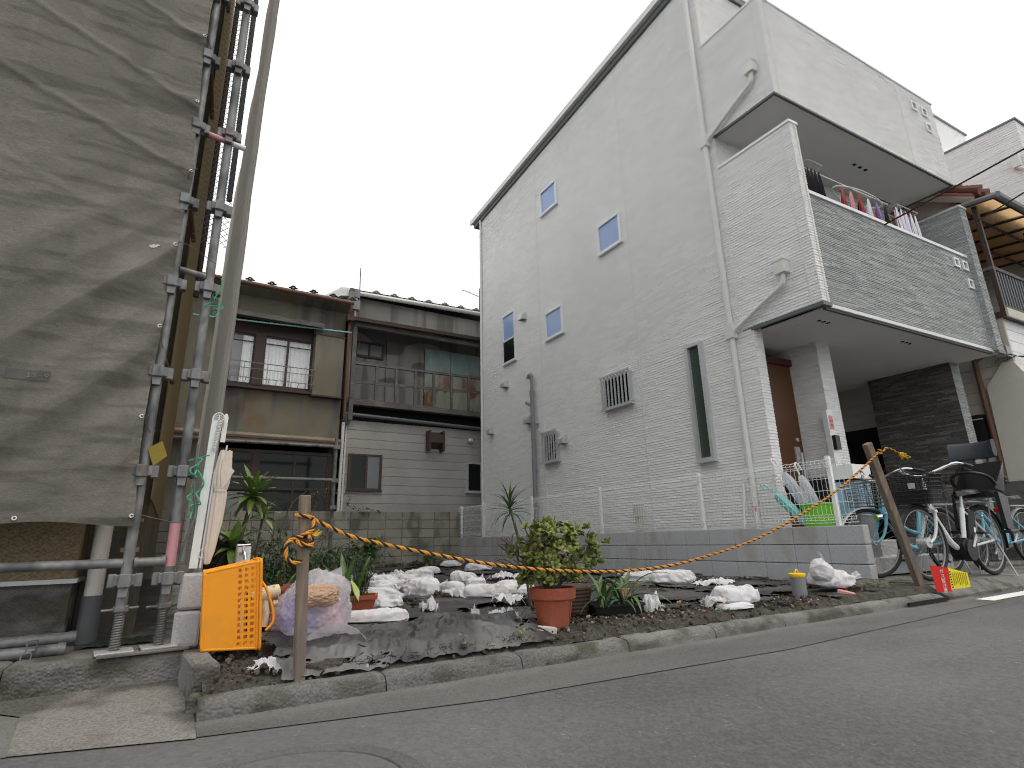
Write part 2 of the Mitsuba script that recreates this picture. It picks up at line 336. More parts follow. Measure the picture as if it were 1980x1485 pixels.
scene['amber'] = {'type': 'principledthin', 'base_color': rgb(0.90, 0.62, 0.33), 'roughness': 0.4, 'diff_trans': 1.2, 'spec_trans': 0.0}
scene['net_sheet'] = {'type': 'principledthin', 'base_color': rgb(0.42, 0.40, 0.37), 'roughness': 0.7, 'diff_trans': 1.0, 'spec_trans': 0.0}
scene['thin_plastic'] = {'type': 'principledthin', 'base_color': rgb(0.92, 0.92, 0.95), 'roughness': 0.3, 'diff_trans': 1.0, 'spec_trans': 0.62, 'eta': 1.4}
scene['clear_vinyl'] = {'type': 'principledthin', 'base_color': rgb(0.82, 0.84, 0.90), 'roughness': 0.2, 'diff_trans': 0.9, 'spec_trans': 0.35, 'eta': 1.4}

# ================================================================ GROUND, ROAD, KERBS
struct('ground', box(-150, 150, -60, 240, -0.30, -0.012), 'soil', False)
struct('road', mk([(-60, -50, 0), (70, -50, 0), (70, 2.75, 0), (-60, 2.75, 0)], [[0, 1, 2, 3]]), 'asphalt', False)
gp = [(0.15, 2.36), (1.2, 2.17), (3.0, 2.08), (6.4, 2.25), (6.6, 2.74), (0.15, 2.74)]
M('gutter_grey', lambda p, n, uv: mi.Color3f(1.0, 0.99, 0.95)*(0.102+0.04*(noise(p.x*150, p.y*150, 1.0)-0.5)+0.045*(fbm(p.x*1.6, p.y*6, 3.0)-0.5)+0.03*ss(2.44, 2.55, p.y+0.05*noise(p.x*9, 1.0, 2.0))), 0.9, spec=0.25)
struct('gutter_strip', mk([(x, y, 0.004) for x, y in gp], [[0, 1, 2], [0, 2, 5], [2, 3, 5], [3, 4, 5]]), 'gutter_grey', False)
ap = [(-0.365, 2.50, 0.005), (0.148, 2.345, 0.005), (0.148, 3.26, 0.030), (-0.70, 3.26, 0.030), (-0.42, 3.0, 0.012)]
M('apron_grey', lambda p, n, uv: mix((0.178, 0.174, 0.160), (0.085, 0.083, 0.075), ss(0.42, 0.7, fbm(p.x*4, p.y*4, 2.0)+0.25*ss(2.9, 3.25, p.y)))*(0.72+0.55*noise(p.x*150, p.y*150, 5.0)), 0.92, spec=0.2)
struct('pavement', mk(ap, [[0, 1, 2], [0, 2, 4], [2, 3, 4]]), 'apron_grey', False)
struct('gutter_strip', mk([(-3, 2.62, 0.003), (-0.365, 2.50, 0.003), (-0.42, 3.0, 0.008), (-0.70, 3.26, 0.024), (-3, 3.26, 0.024)], [[0, 1, 2], [0, 2, 3], [0, 3, 4]]), 'gutter_grey', False)
struct('road_marking', mk([(6.3, 2.30, 0.006), (14, 2.36, 0.006), (14, 2.50, 0.006), (6.3, 2.44, 0.006)], [[0, 1, 2, 3]]), 'marking', False)

def kerb_mesh(L, h, wd, r, seed, up=0.0):    # along x from 0 to L, front face at y=0
    n = 8
    prof = [(0.0, -0.02), (0.004, 0.35*h)]+[(0.006+r-r*math.cos(a), h-r+r*math.sin(a)) for a in np.linspace(0.15, math.pi/2, n)]+[(wd, h+up), (wd+0.002, -0.02)]
    xs = np.linspace(0, L, max(2, int(L/0.02)))
    P = np.array([[(x, y, z) for y, z in prof] for x in xs])
    nz = vnoise(P[..., 0]+seed*7.1, P[..., 1]*1.0+P[..., 2], 12, 3)*0.006+vnoise(P[..., 0]+seed, P[..., 2]+P[..., 1], 60, 4)*0.003-0.007*sm(0.17, 0.30, vnoise(P[..., 0]+3*seed, P[..., 1]+P[..., 2], 9, 5))
    P[..., 2] += nz*(P[..., 2] > 0); P[..., 1] += nz*0.7
    e0 = sm(0, 0.02, xs)*(1-sm(L-0.02, L, xs)); P[..., 2] -= (1-e0)[:, None]*0.008*(P[..., 2] > 0.03)
    m = grid(P); a = P[0]; b = P[-1]
    caps = [mk(np.vstack([a, [(0, wd/2, 0.0)]]), [[i, i+1, len(a)] for i in range(len(a)-1)]), mk(np.vstack([b, [(L, wd/2, 0.0)]]), [[i+1, i, len(b)] for i in range(len(b)-1)])]
    return cat(m, *caps)
kb = nkey('kerb'); labels[kb] = {'kind': 'structure', 'label': 'low rounded concrete kerb along the front of the vacant plot'}
x = 0.155
rs = random.Random(4)
for i, L in enumerate([0.715, 0.69, 0.70, 0.71, 0.70, 0.70, 0.71, 0.76]):
    part(kb, 'stone', xf(kerb_mesh(L-0.006, 0.070+0.004*rs.random(), 0.105, 0.042, i), None, (x, 2.545+0.004*(rs.random()-0.5), 0)), 'concrete', 50); x += L
endm = kerb_mesh(0.30, 0.070, 0.105, 0.042, 11); ev = endm.vertices
ev[:, 2] *= np.where(ev[:, 2] > 0, 1-0.8*sm(0.05, 0.30, ev[:, 0]), 1)
part(kb, 'stone', xf(endm, None, (x, 2.545, 0)), 'concrete', 50)
lk = nkey('kerb'); labels[lk] = {'kind': 'structure', 'label': 'stained concrete kerb below the scaffold with a cracked joint'}
part(lk, 'stone', xf(kerb_mesh(2.4, 0.15, 0.30, 0.03, 21), None, (-2.945, 3.245, 0)), 'concrete', 50)
part(lk, 'stone', xf(kerb_mesh(0.66, 0.15, 0.30, 0.03, 22), None, (-0.54, 3.245, 0)), 'concrete', 50)
# floor under the scaffold, behind the left kerb
struct('pavement', box(-3.0, 0.16, 3.54, 9.0, -0.01, 0.135), 'concrete', False)
# small broken kerb end pieces at the corner of the plot
def rough_block(sx, sy, sz, seed, amp=0.012, res=0.03):
    m = cbox(sx, sy, sz, min(sx, sy, sz)*0.12)
    for _ in range(3): m = m.subdivide()
    v = m.vertices; nrm = v/np.linalg.norm(v, axis=1, keepdims=True)
    k = meshkit.fbm(v*14+seed*5.3, 3, seed)-0.5; k2 = meshkit.noise(v*55+seed, seed)-0.5
    return mk(v+nrm*(k*amp*3+k2*amp*0.7)[:, None], m.faces)
k = thing('concrete_chunk', 'broken upright concrete slab end at the corner where the two kerbs meet', 'concrete')
part(k, 'slab', xf(rough_block(0.10, 0.42, 0.17, 1, 0.004), rot([0, 0, 1], 5), (0.165, 2.98, 0.075)), 'concrete', 40)
part(k, 'fragment', xf(rough_block(0.15, 0.10, 0.07, 2, 0.008), rot([0, 0, 1], -8), (0.20, 2.69, 0.03)), 'concrete', 40)
# pavement in front of the white house where the bicycles stand
struct('pavement', cat(hexa([(6.1, 2.56, -0.01), (30, 2.60, -0.01), (30, 2.72, -0.01), (6.1, 2.70, -0.01)], [(6.1, 2.56, 0.03), (30, 2.60, 0.03), (30, 2.72, 0.12), (6.1, 2.70, 0.12)]),
                       box(6.33, 30, 2.70, 30, -0.01, 0.12)), 'concrete', False)
M('grate_dark', (0.01, 0.01, 0.01), 0.9)
solo('drain_slot', box(5.3, 6.0, 2.515, 2.535, 0.012, 0.040), 'grate_dark', 'dark drain opening under the far end of the kerb', 'drain', False)
# manhole ring at the very bottom of the picture
mh = thing('manhole_cover', 'round concrete manhole cover set in the asphalt near the kerb', 'manhole')
part(mh, 'ring', lathe([(0.30, 0.002), (0.305, 0.009), (0.36, 0.009), (0.365, 0.002)], 64, (0.33, 1.70, 0)), 'gutter_grey', 40)
part(mh, 'cover', lathe([(0.0, 0.008), (0.15, 0.009), (0.296, 0.008), (0.298, 0.001)], 64, (0.33, 1.70, 0)), 'asphalt', 40)

# lot surface
def lot_z(x, y):
    x = np.asarray(x, float); y = np.asarray(y, float)
    z = 0.095+0.035*vnoise(x, y, 0.9, 3)+0.02*vnoise(x, y, 3.1, 4)
    z = z+0.022*np.exp(-((x-3.3)/0.9)**2-((y-2.80)/0.16)**2)+0.025*np.exp(-((x-2.35)/0.35)**2-((y-2.85)/0.14)**2)
    z = z+0.05*np.exp(-((x-1.5)/0.4)**2-((y-3.05)/0.25)**2)+0.05*np.exp(-((x-0.45)/0.25)**2-((y-3.2)/0.25)**2)
    z = z+0.12*np.exp(-((x-1.6)/1.3)**2-((y-12.1)/0.6)**2)+0.03*sm(4.2, 5.4, x)*np.exp(-((y-2.9)/0.4)**2)
    z = z-0.030*(1-sm(2.62, 2.72, y))
    return np.where(y < 2.66, np.minimum(z, 0.074), z)
def soil_patch(x0, x1, y0, y1, d):
    X, Y = np.meshgrid(np.arange(x0, x1+d/2, d), np.arange(y0, y1+d/2, d), indexing='ij')
    Z = lot_z(X, Y)+0.03*vnoise(X, Y, 16, 6)+0.012*vnoise(X, Y, 60, 7)
    return grid(np.stack([X, Y, Z], -1))
struct('lot_ground', soil_patch(0.17, 6.05, 2.63, 4.4, 0.018), 'soil', True)
struct('lot_ground', soil_patch(0.17, 6.05, 4.4, 12.7, 0.08), 'soil', True)

# ================================================================ WHITE HOUSE
NS = A(0.99987, 0.01601, 0); HY = A(-0.01601, 0.99987, 0); HX = A(0.99868, -0.05140, 0)
SD = 6.650
def HP(s, t, z): 
    s, t, z = np.broadcast_arrays(np.asarray(s, float), t, z)
    return NS*SD+s[..., None]*HY+t[..., None]*HX+z[..., None]*A(0, 0, 1)
def hb(s0, s1, t0, t1, z0, z1):
    c = [(s0, t0), (s0, t1), (s1, t1), (s1, t0)]
    return hexa([HP(s, t, z0) for s, t in c], [HP(s, t, z1) for s, t in c])
def htube(pts, r, n=10): return tube(np.array([HP(*p) for p in pts]), r, n)
W = thing('white_house', 'three storey white house with grey stone clad balcony and sloping roof edge', 'house')
FS, BS, TW = 4.48, 12.13, 4.86      # front plane, back plane, width
z0f, z0b = 10.02, 9.36
wall = hexa([HP(FS, 0, 3.37), HP(FS, TW, 3.37), HP(BS, TW, 3.37), HP(BS, 0, 3.37)], [HP(FS, 0, z0f), HP(FS, TW, z0f), HP(BS, TW, z0b), HP(BS, 0, z0b)])
low = cat(hb(4.30, BS, 0, 0.16, 0.10, 3.372), hb(4.30, 4.75, 1.36, 1.67, 0.10, 3.37), hb(4.75, BS, 1.36, 1.50, 0.1, 3.37), hb(BS-0.15, BS, 0.16, 1.36, 0.1, 3.37))
part(W, 'wall', cat(wall, low), 'soffit', False)
def clad(parent, name, o, ax, n, L, H, mat, pitch, lx, d0, d1, seed, clip=None):
    m, uv = relief(o, ax, n, L, H, pitch, lx, d0, d1, seed)
    if clip is not None:
        ok = clip(m.triangles_center); m = trimesh.Trimesh(m.vertices, m.faces[ok], process=False)
    return part(parent, name, m, mat, False, kind='stuff', uv=uv)
SID = ('siding_white', 0.040, 0.20, 0.0035, 0.0095); STO = ('siding_stone', 0.028, 0.26, 0.003, 0.009)
zroof = lambda c: c[:, 2] < z0f+(z0b-z0f)*((c-NS*SD) @ HY-FS)/(BS-FS)-0.02
clad(W, 'siding', HP(FS-0.02, 0, 3.37)[()], HY, -NS, BS-FS+0.02, 6.68, *SID, 31, zroof)
clad(W, 'siding', HP(4.30, 0, 0.12)[()], HY, -NS, BS-4.30, 3.25, *SID, 32)
clad(W, 'siding', HP(4.30, -0.008, 0.12)[()], HX, -HY, 0.174, 3.26, *SID, 33)
clad(W, 'siding', HP(4.30, 1.36, 0.5)[()], HY, -NS, 0.45, 2.88, *SID, 34)
clad(W, 'siding', HP(4.30, 1.352, 0.5)[()], HX, -HY, 0.318, 2.88, *SID, 35)
def seam(t, s, za, zb): return hb(s-0.006, s+0.006, -0.0155, 0.002, za, zb)
for q_, z_ in ((9.40, 9.55), (6.49, 9.82)): part(W, 'joint', seam(0, q_, 0.6, z_), 'pale_pipe', False)
def slope_box(s0, s1, t0, t1, dz0, dz1):
    zz = lambda s: z0f+(z0b-z0f)*(s-FS)/(BS-FS)
    c = [(s0, t0), (s0, t1), (s1, t1), (s1, t0)]
    return hexa([HP(s, t, zz(s)+dz0) for s, t in c], [HP(s, t, zz(s)+dz1) for s, t in c])
rf = part(W, 'roof', slope_box(FS-0.06, BS+0.35, -0.10, TW-0.1, 0.055, 0.17), 'white_trim', False)
part(rf, 'eave', slope_box(FS-0.05, BS+0.30, -0.055, TW-0.15, -0.07, 0.052), 'grey_trim', False)
part(rf, 'fascia', slope_box(FS-0.08, BS+0.40, -0.13, -0.103, 0.06, 0.20), 'pale_pipe', False)
part(W, 'drainpipe', cat(htube([(12.07, -0.04, 0.55), (12.07, -0.04, 9.33)], 0.032, 12), *[htube([(12.07, -0.04, z-0.02), (12.07, -0.04, z+0.02)], 0.037, 12) for z in (1.9, 3.6, 4.8, 6.2, 7.6, 8.8)]), 'pale_pipe')
part(W, 'drainpipe', cat(htube([(4.60, -0.065, 0.5), (4.60, -0.065, 10.0)], 0.04, 14), *[htube([(4.60, -0.065, z-0.022), (4.60, -0.065, z+0.022)], 0.046, 14) for z in (1.35, 2.4, 4.2, 5.2, 7.1, 8.3)],
     hb(4.54, 4.66, -0.12, -0.01, 3.30, 3.52), hb(4.54, 4.66, -0.12, -0.01, 6.52, 6.74)), 'pale_pipe')
def gutter_arm(sb, zb, st, zt):
    pts = bez([HP(4.56, -0.06, zt-0.02), HP(4.50, -0.06, zt+0.02), HP((4.5+sb)/2, -0.06, (zt+zb)/2-0.05), HP(sb+0.07, -0.06, zb-0.17), HP(sb+0.01, -0.06, zb-0.10), HP(sb, -0.06, zb)], 6)
    return cat(tube(pts, 0.033, 10), hb(sb-0.075, sb+0.075, -0.125, -0.003, zb, zb+0.21), hb(sb-0.085, sb+0.085, -0.132, -0.002, zb+0.17, zb+0.19))
part(W, 'rain_hopper', gutter_arm(3.72, 3.93, 4.5, 3.40), 'pale_pipe')
part(W, 'rain_hopper', gutter_arm(3.68, 7.18, 4.5, 6.62), 'pale_pipe')

# windows on the side wall
def window(s0, s1, z0, z1, pane, fr='alu_white', fw=0.045, bar=None, name='window', proud=0.05):
    w = part(W, name, cat(hb(s0, s1, -proud, 0.003, z0, z0+fw), hb(s0, s1, -proud, 0.003, z1-fw, z1), hb(s0, s0+fw, -proud+0.002, 0.003, z0+fw, z1-fw), hb(s1-fw, s1, -proud+0.002, 0.003, z0+fw, z1-fw),
             hb(s0-0.012, s1+0.012, -proud-0.02, 0.002, z0-0.022, z0-0.002)), fr, False)
    if bar is None: part(w, 'pane', hb(s0+fw, s1-fw, -0.018, -0.012, z0+fw, z1-fw), pane, False)
    else:
        part(w, 'pane', hb(s0+fw, s1-fw, -0.016, -0.010, bar+0.02, z1-fw), pane[0], False)
        part(w, 'pane', hb(s0+fw, s1-fw, -0.026, -0.020, z0+fw, bar-0.02), pane[1], False)
        part(w, 'sash', hb(s0+fw, s1-fw, -0.045, -0.004, bar-0.02, bar+0.02), fr, False)
    return w
window(8.53, 9.17, 7.83, 8.46, 'glass_blue'); window(6.635, 7.285, 5.91, 6.545, 'glass_blue'); window(8.53, 9.17, 4.755, 5.395, 'glass_blue')
window(10.40, 11.0, 4.71, 5.99, ('glass_blue', 'glass_dark'), bar=5.30)
window(5.145, 5.455, 1.65, 3.455, 'glass_green', fr='alu', fw=0.05, proud=0.075)
def grille(s0, s1, z0, z1, n, name='window'):
    w = window(s0+0.03, s1-0.03, z0+0.03, z1-0.03, 'glass_dark', fr='alu')
    part(w, 'rail', hb(s0, s1, -0.115, -0.100, z1-0.035, z1), 'alu', False); part(w, 'rail', hb(s0, s1, -0.115, -0.100, z0, z0+0.035), 'alu', False)
    part(w, 'bracket', cat(*[hb(s-0.012, s+0.012, -0.10, 0.0, z, z+0.02) for s in (s0+0.03, s1-0.03) for z in (z0+0.06, z1-0.08)]), 'alu', False, kind='stuff')
    for i in range(n):
        s = s0+0.03+(s1-s0-0.06)*i/(n-1)
        part(w, 'bar', hb(s-0.016, s+0.016, -0.098, -0.084, z0+0.004, z1-0.004), 'alu', False)
grille(6.665, 7.435, 2.81, 3.455, 9); grille(8.85, 9.40, 2.10, 2.755, 7)
def hood(s, z, w=0.17, h=0.17, d=0.13):
    # vent hood: rounded top, open below
    a = np.linspace(0, math.pi/2, 7); prof = [(0.0, h)]+[(d*math.sin(t), h-d*0.75*(1-math.cos(t))) for t in a[1:]]+[(d, 0.0)]
    P = np.array([[HP(s+q, -x_, z+y_) for x_, y_ in prof] for q in (-w/2, w/2)])
    m = grid(P); sides = []
    for q in (-w/2, w/2):
        pts = [HP(s+q, -x_, z+y_) for x_, y_ in prof]+[HP(s+q, 0, z)]
        sides.append(mk(pts, [[0, i, i+1] for i in range(1, len(pts)-1)]))
    return part(W, 'vent_hood', cat(m, *sides, hb(s-w/2-0.012, s+w/2+0.012, -0.008, 0.003, z-0.006, z+h+0.012)), 'alu', 35)
for s, z in ((10.03, 5.56), (10.89, 4.13), (9.93, 3.07), (11.62, 3.12), (8.70, 2.43)): hood(s, z)
vp = part(W, 'vent_pipe', cat(htube([(9.67, -0.10, 0.5), (9.67, -0.10, 3.70)], 0.050, 16), htube([(9.67, -0.10, 3.66), (9.67, -0.10, 3.74)], 0.058, 16), htube([(9.67, -0.10, 3.74), (9.67, -0.10, 4.06)], 0.036, 14),
     tube(bez([HP(9.67, -0.10, 4.05), HP(9.68, -0.105, 4.11), HP(9.73, -0.11, 4.13), HP(9.78, -0.11, 4.10), HP(9.79, -0.11, 4.05)], 5), 0.04, 12),
     htube([(9.69, -0.10, 3.42), (9.86, -0.13, 3.52)], 0.038, 12), htube([(9.67, -0.10, 2.98), (9.67, -0.10, 3.02)], 0.056, 14), hb(9.60, 9.63, -0.12, 0, 2.98, 3.02)), 'mid_grey')
part(W, 'garden_tap_post', cat(hb(6.60, 6.68, -0.20, -0.12, 0.4, 0.93), hb(6.58, 6.70, -0.22, -0.10, 0.93, 1.11)), 'cream_wall', False)

# upper balcony
US, UZ0, UZ1 = 3.43, 6.665, 8.42
ub = part(W, 'balcony', cat(hb(US, FS, 0, 0.14, UZ0, UZ1), hb(US, US+0.14, 0.14, TW-0.14, UZ0, UZ1), hb(US, FS, TW-0.14, TW, UZ0, UZ1)), 'soffit', False)
clad(ub, 'siding', HP(US-0.008, 0, UZ0)[()], HY, -NS, FS-US+0.006, UZ1-UZ0, *SID, 36)
clad(ub, 'siding', HP(US, -0.008, UZ0)[()], HX, -HY, TW+0.008, UZ1-UZ0, *SID, 37)
clad(W, 'siding', HP(FS, 0.14, 3.4)[()], HX, -HY, TW-0.14, 6.55, *SID, 38)
part(ub, 'soffit', hb(US+0.02, FS+0.0, 0.02, TW-0.02, UZ0-0.02, UZ0+0.03), 'soffit', False)
part(ub, 'trim', cat(hb(US-0.014, US+0.024, -0.014, TW+0.014, UZ0-0.036, UZ0-0.002), hb(US+0.024, FS, -0.014, 0.024, UZ0-0.036, UZ0-0.002), hb(US+0.024, FS, TW-0.024, TW+0.014, UZ0-0.036, UZ0-0.002)), 'grey_trim', False)
part(ub, 'coping', cat(hb(US-0.02, US+0.16, -0.02, TW+0.02, UZ1, UZ1+0.035), hb(US+0.16, FS, -0.02, 0.16, UZ1, UZ1+0.035), hb(US+0.16, FS, TW-0.16, TW+0.02, UZ1, UZ1+0.035)), 'alu_white', False)
def ringbox(s, t, z, w, h, d=0.03, hole='mid_grey'):
    k = part(W, 'opening', cat(hb(s-d, s+0.004, t, t+0.03, z, z+h), hb(s-d, s+0.004, t+w-0.03, t+w, z, z+h), hb(s-d+0.002, s+0.004, t+0.03, t+w-0.03, z, z+0.03), hb(s-d+0.002, s+0.004, t+0.03, t+w-0.03, z+h-0.03, z+h)), 'alu_white', False)
    part(k, 'recess', hb(s-0.006, s+0.003, t+0.03, t+w-0.03, z+0.03, z+h-0.03), hole, False)
for t, z in ((4.03, 7.99), (4.37, 7.99), (4.39, 7.65)): ringbox(US, t, z, 0.19, 0.19)
for q_ in ((US+0.12, US+0.128, -0.0155, 0.0), (US-0.0155, US, 0.12, 0.128), (US-0.0155, US, 3.62, 3.628)): part(ub, 'joint', hb(*q_, UZ0, UZ1), 'pale_pipe', False)
# third floor door recess behind the upper balcony: a window band
part(W, 'balcony_window', cat(hb(FS-0.04, FS+0.01, 0.9, 3.9, 6.75, 8.75)), 'glass_green', False)
part(W, 'balcony_window', cat(hb(FS-0.04, FS+0.01, 0.9, 3.9, 3.50, 5.55)), 'glass_green', False)
# lower balcony: white return on the left, grey stone front, grey wing at the right end
LS, LZ = 3.315, 3.39
lb = part(W, 'balcony', hb(LS, FS, 0, 0.15, LZ, 6.06), 'soffit', False)
clad(lb, 'siding', HP(LS-0.008, 0, LZ)[()], HY, -NS, FS-LS+0.006, 6.06-LZ, *SID, 39)
clad(lb, 'siding', HP(LS, -0.008, LZ)[()], HX, -HY, 0.162, 6.06-LZ, *SID, 40)
part(lb, 'coping', hb(LS-0.02, FS, -0.02, 0.17, 6.06, 6.10), 'alu_white', False)
sf = part(lb, 'stone_front', hb(3.40, 3.54, 0.15, 4.50, LZ, 5.06), 'mid_grey', False)
clad(lb, 'stone_cladding', HP(3.40, 0.15, LZ)[()], HX, -HY, 4.35, 5.06-LZ, *STO, 41)
clad(lb, 'stone_cladding', HP(LS, 4.492, LZ)[()], HX, -HY, 0.236, 6.02-LZ, *STO, 42)
clad(lb, 'stone_cladding', HP(LS-0.008, 4.50, LZ)[()], HY, -NS, FS-LS, 6.02-LZ, *STO, 43)
clad(W, 'stone_cladding', HP(3.97, 4.46, 0.14)[()], HY, -NS, 1.33, 3.22, 'stone_shaded', *STO[1:], 44)
clad(W, 'stone_cladding', HP(3.97, 4.452, 0.14)[()], HX, -HY, 0.276, 3.22, *STO, 45)
part(lb, 'front_coping', hb(3.375, 3.565, 0.152, 4.498, 5.06, 5.11), 'alu_white', False)
for q_ in ((LS+0.12, LS+0.128, -0.0155, 0.0), (LS-0.0155, LS, 0.10, 0.106)): part(lb, 'joint', hb(*q_, LZ, 6.06), 'pale_pipe', False)
part(lb, 'stone_wing', hb(LS, FS, 4.50, 4.72, LZ, 6.02), 'mid_grey', False)
part(lb, 'wing_coping', hb(LS-0.02, FS, 4.48, 4.74, 6.02, 6.06), 'alu', False)
part(lb, 'corner_bead', hb(3.392, 3.41, 4.485, 4.499, LZ, 5.06), 'alu', False)
part(lb, 'soffit', hb(3.36, 12.0, 0.17, 4.70, LZ-0.025, LZ-0.012), 'soffit', False)
part(lb, 'trim', cat(hb(LS-0.014, LS+0.03, -0.014, 0.17, LZ-0.05, LZ-0.002), hb(LS+0.03, FS-0.16, -0.014, 0.03, LZ-0.05, LZ-0.002), hb(3.386, 3.425, 0.17, 4.49, LZ-0.05, LZ-0.002), hb(LS-0.014, LS+0.03, 4.49, 4.734, LZ-0.05, LZ-0.002)), 'grey_trim', False)
part(lb, 'drip_edge', hb(3.380, 3.3855, 0.16, 4.50, LZ-0.012, LZ+0.04), 'alu', False)
for t, z in ((3.98, 4.80), (4.26, 4.80), (4.29, 4.47)): ringbox(3.40, t, z, 0.17, 0.17)
part(lb, 'floor', hb(3.54, FS, 0.15, 4.50, 3.9, 3.95), 'mid_grey', False)
for s, t in ((3.72, 0.55), (3.72, 2.55), (5.0, 1.95)):
    for i in range(3): part(lb, 'soffit_vent', cyl(HP(s, t+i*0.10, LZ-0.030), HP(s, t+i*0.10, LZ-0.022), 0.028, 14), 'dark')
for i in range(3): part(ub, 'soffit_vent', hb(3.86, 3.90, 2.62+i*0.16, 2.69+i*0.16, UZ0-0.028, UZ0-0.018), 'dark', False)
for s, t in ((3.95, 0.50), (3.95, 2.5), (3.9, 3.6)): part(lb, 'downlight', cyl(HP(s, t, LZ-0.030), HP(s, t, LZ-0.02), 0.06, 20), 'soffit')
# porch: door, steps, right grey wing wall
dr_ = part(W, 'door', hb(4.76, 4.80, 0.42, 1.36, 0.50, 3.10), 'door_wood', False)
part(dr_, 'frame', cat(hb(4.71, 4.81, 0.163, 0.42, 0.50, 3.2), hb(4.71, 4.81, 0.42, 1.357, 3.10, 3.2)), 'door_dark', False)
part(dr_, 'side_light', hb(4.752, 4.76, 0.52, 0.66, 0.7, 2.9), 'glass_dark', False)
part(dr_, 'handle', cat(htube([(4.70, 1.22, 1.0), (4.70, 1.22, 1.75)], 0.018, 10), hb(4.70, 4.76, 1.205, 1.235, 1.05, 1.08), hb(4.70, 4.76, 1.205, 1.235, 1.66, 1.69), hb(4.74, 4.76, 1.16, 1.26, 1.60, 1.84)), 'alu')
part(dr_, 'lock', cyl(HP(4.74, 1.25, 1.95), HP(4.765, 1.25, 1.95), 0.03, 14), 'alu')
st = part(W, 'step', hb(3.75, 4.75, 0.16, 1.9, 0.14, 0.50), 'block_grey', False, uv=np.full((36, 2), 0.5))
part(W, 'step', hb(3.42, 3.748, 0.16, 1.9, 0.14, 0.32), 'block_grey', False, uv=np.full((36, 2), 0.5))
part(W, 'stone_wing', hb(3.97, 5.30, 4.46, 4.72, 0.14, 3.37), 'mid_grey', False)
part(W, 'floor', hb(4.76, 12, 1.5, 4.7, 0.14, 0.17), 'concrete', False)
part(W, 'carport_wall', hb(11.8, 12.0, 1.5, 4.7, 0.1, 3.36), 'mid_grey', False)
# functional door post with intercom, sticker
fp = thing('mailbox_post', 'pale metal entrance post with intercom and red sticker beside the front door', 'post')
part(fp, 'panel', hb(4.24, 4.31, 1.22, 1.36, 0.5, 2.30), 'alu_white', False)
part(fp, 'sticker', hb(4.235, 4.239, 1.245, 1.335, 2.02, 2.22), 'red_pink', False)
def stroke2(segs, w):    # strokes in a unit cell -> union polygon
    from shapely.geometry import LineString
    return unary_union([LineString(s).buffer(w/2, cap_style=2) for s in segs])
part(fp, 'sticker_print', cat(*[hb(4.2335, 4.2352, 1.262+0.0, 1.318, z, z+0.008) for z in (2.05, 2.07, 2.09)], hb(4.2335, 4.2352, 1.265, 1.285, 2.13, 2.15), hb(4.2335, 4.2352, 1.30, 1.315, 2.125, 2.17)), 'door_dark', False)
part(fp, 'intercom', hb(4.19, 4.239, 1.24, 1.34, 1.73, 1.93), 'black_plastic', False)
part(fp, 'letter_box', hb(4.10, 4.239, 1.20, 1.38, 0.75, 1.45), 'mid_grey', False)

# ================================================================ BLOCK WALLS
WD = 6.200
def WP(s, o, z): return NS*(WD+o)+HY*s+A(0, 0, z)
bw = thing('block_wall', 'pale grey three course concrete block wall carrying the white mesh fence', 'wall')
wang = math.degrees(math.atan2(HY[1], HY[0]))
core = hexa([WP(3.14, 0.012, -0.05), WP(3.14, 0.108, -0.05), WP(12.6, 0.108, -0.05), WP(12.6, 0.012, -0.05)], [WP(3.14, 0.012, 0.675), WP(3.14, 0.108, 0.675), WP(12.6, 0.108, 0.675), WP(12.6, 0.012, 0.675)])
part(bw, 'mortar_core', core, 'grey_trim', False)
vari = []
cube_ = cbox(0.3905, 0.12, 0.193, 0.006)
for q in (0.25, 0.4, 0.55, 0.7): vari.append(mikit.ply(cube_, 'block_grey', False, uv=np.full((len(cube_.vertices), 2), q)))
cap_ = cbox(0.395, 0.12, 0.206, 0.004)
rb = random.Random(8)
for c in range(4):
    zc = -0.11+0.2*c+0.098
    for i in range(24):
        s = 3.117+0.3945*i+0.2
        copypart(bw, 'block', vari[rb.randrange(4)], WP(s, 0.06+0.002*(rb.random()-0.5), zc+(0.0 if c < 3 else 0.0)), wang)
# old back wall along the x axis
bo = thing('block_wall', 'old stained concrete block wall at the back of the plot', 'wall')
part(bo, 'mortar_core', box(-2.0, 6.13, 12.634, 12.715, -0.05, 1.29), 'grey_trim', False)
vo = []
co = cbox(0.386, 0.10, 0.186, 0.006)
for q in (0.2, 0.4, 0.6, 0.8): vo.append(mikit.ply(co, 'block_old', False, uv=np.full((len(co.vertices), 2), q)))
for c in range(7):
    for i in range(20):
        xx = -1.66+0.4*i
        copypart(bo, 'block', vo[rb.randrange(4)], (xx, 12.675+0.004*(rb.random()-0.5), 1.31-0.1-0.2*c), 0)

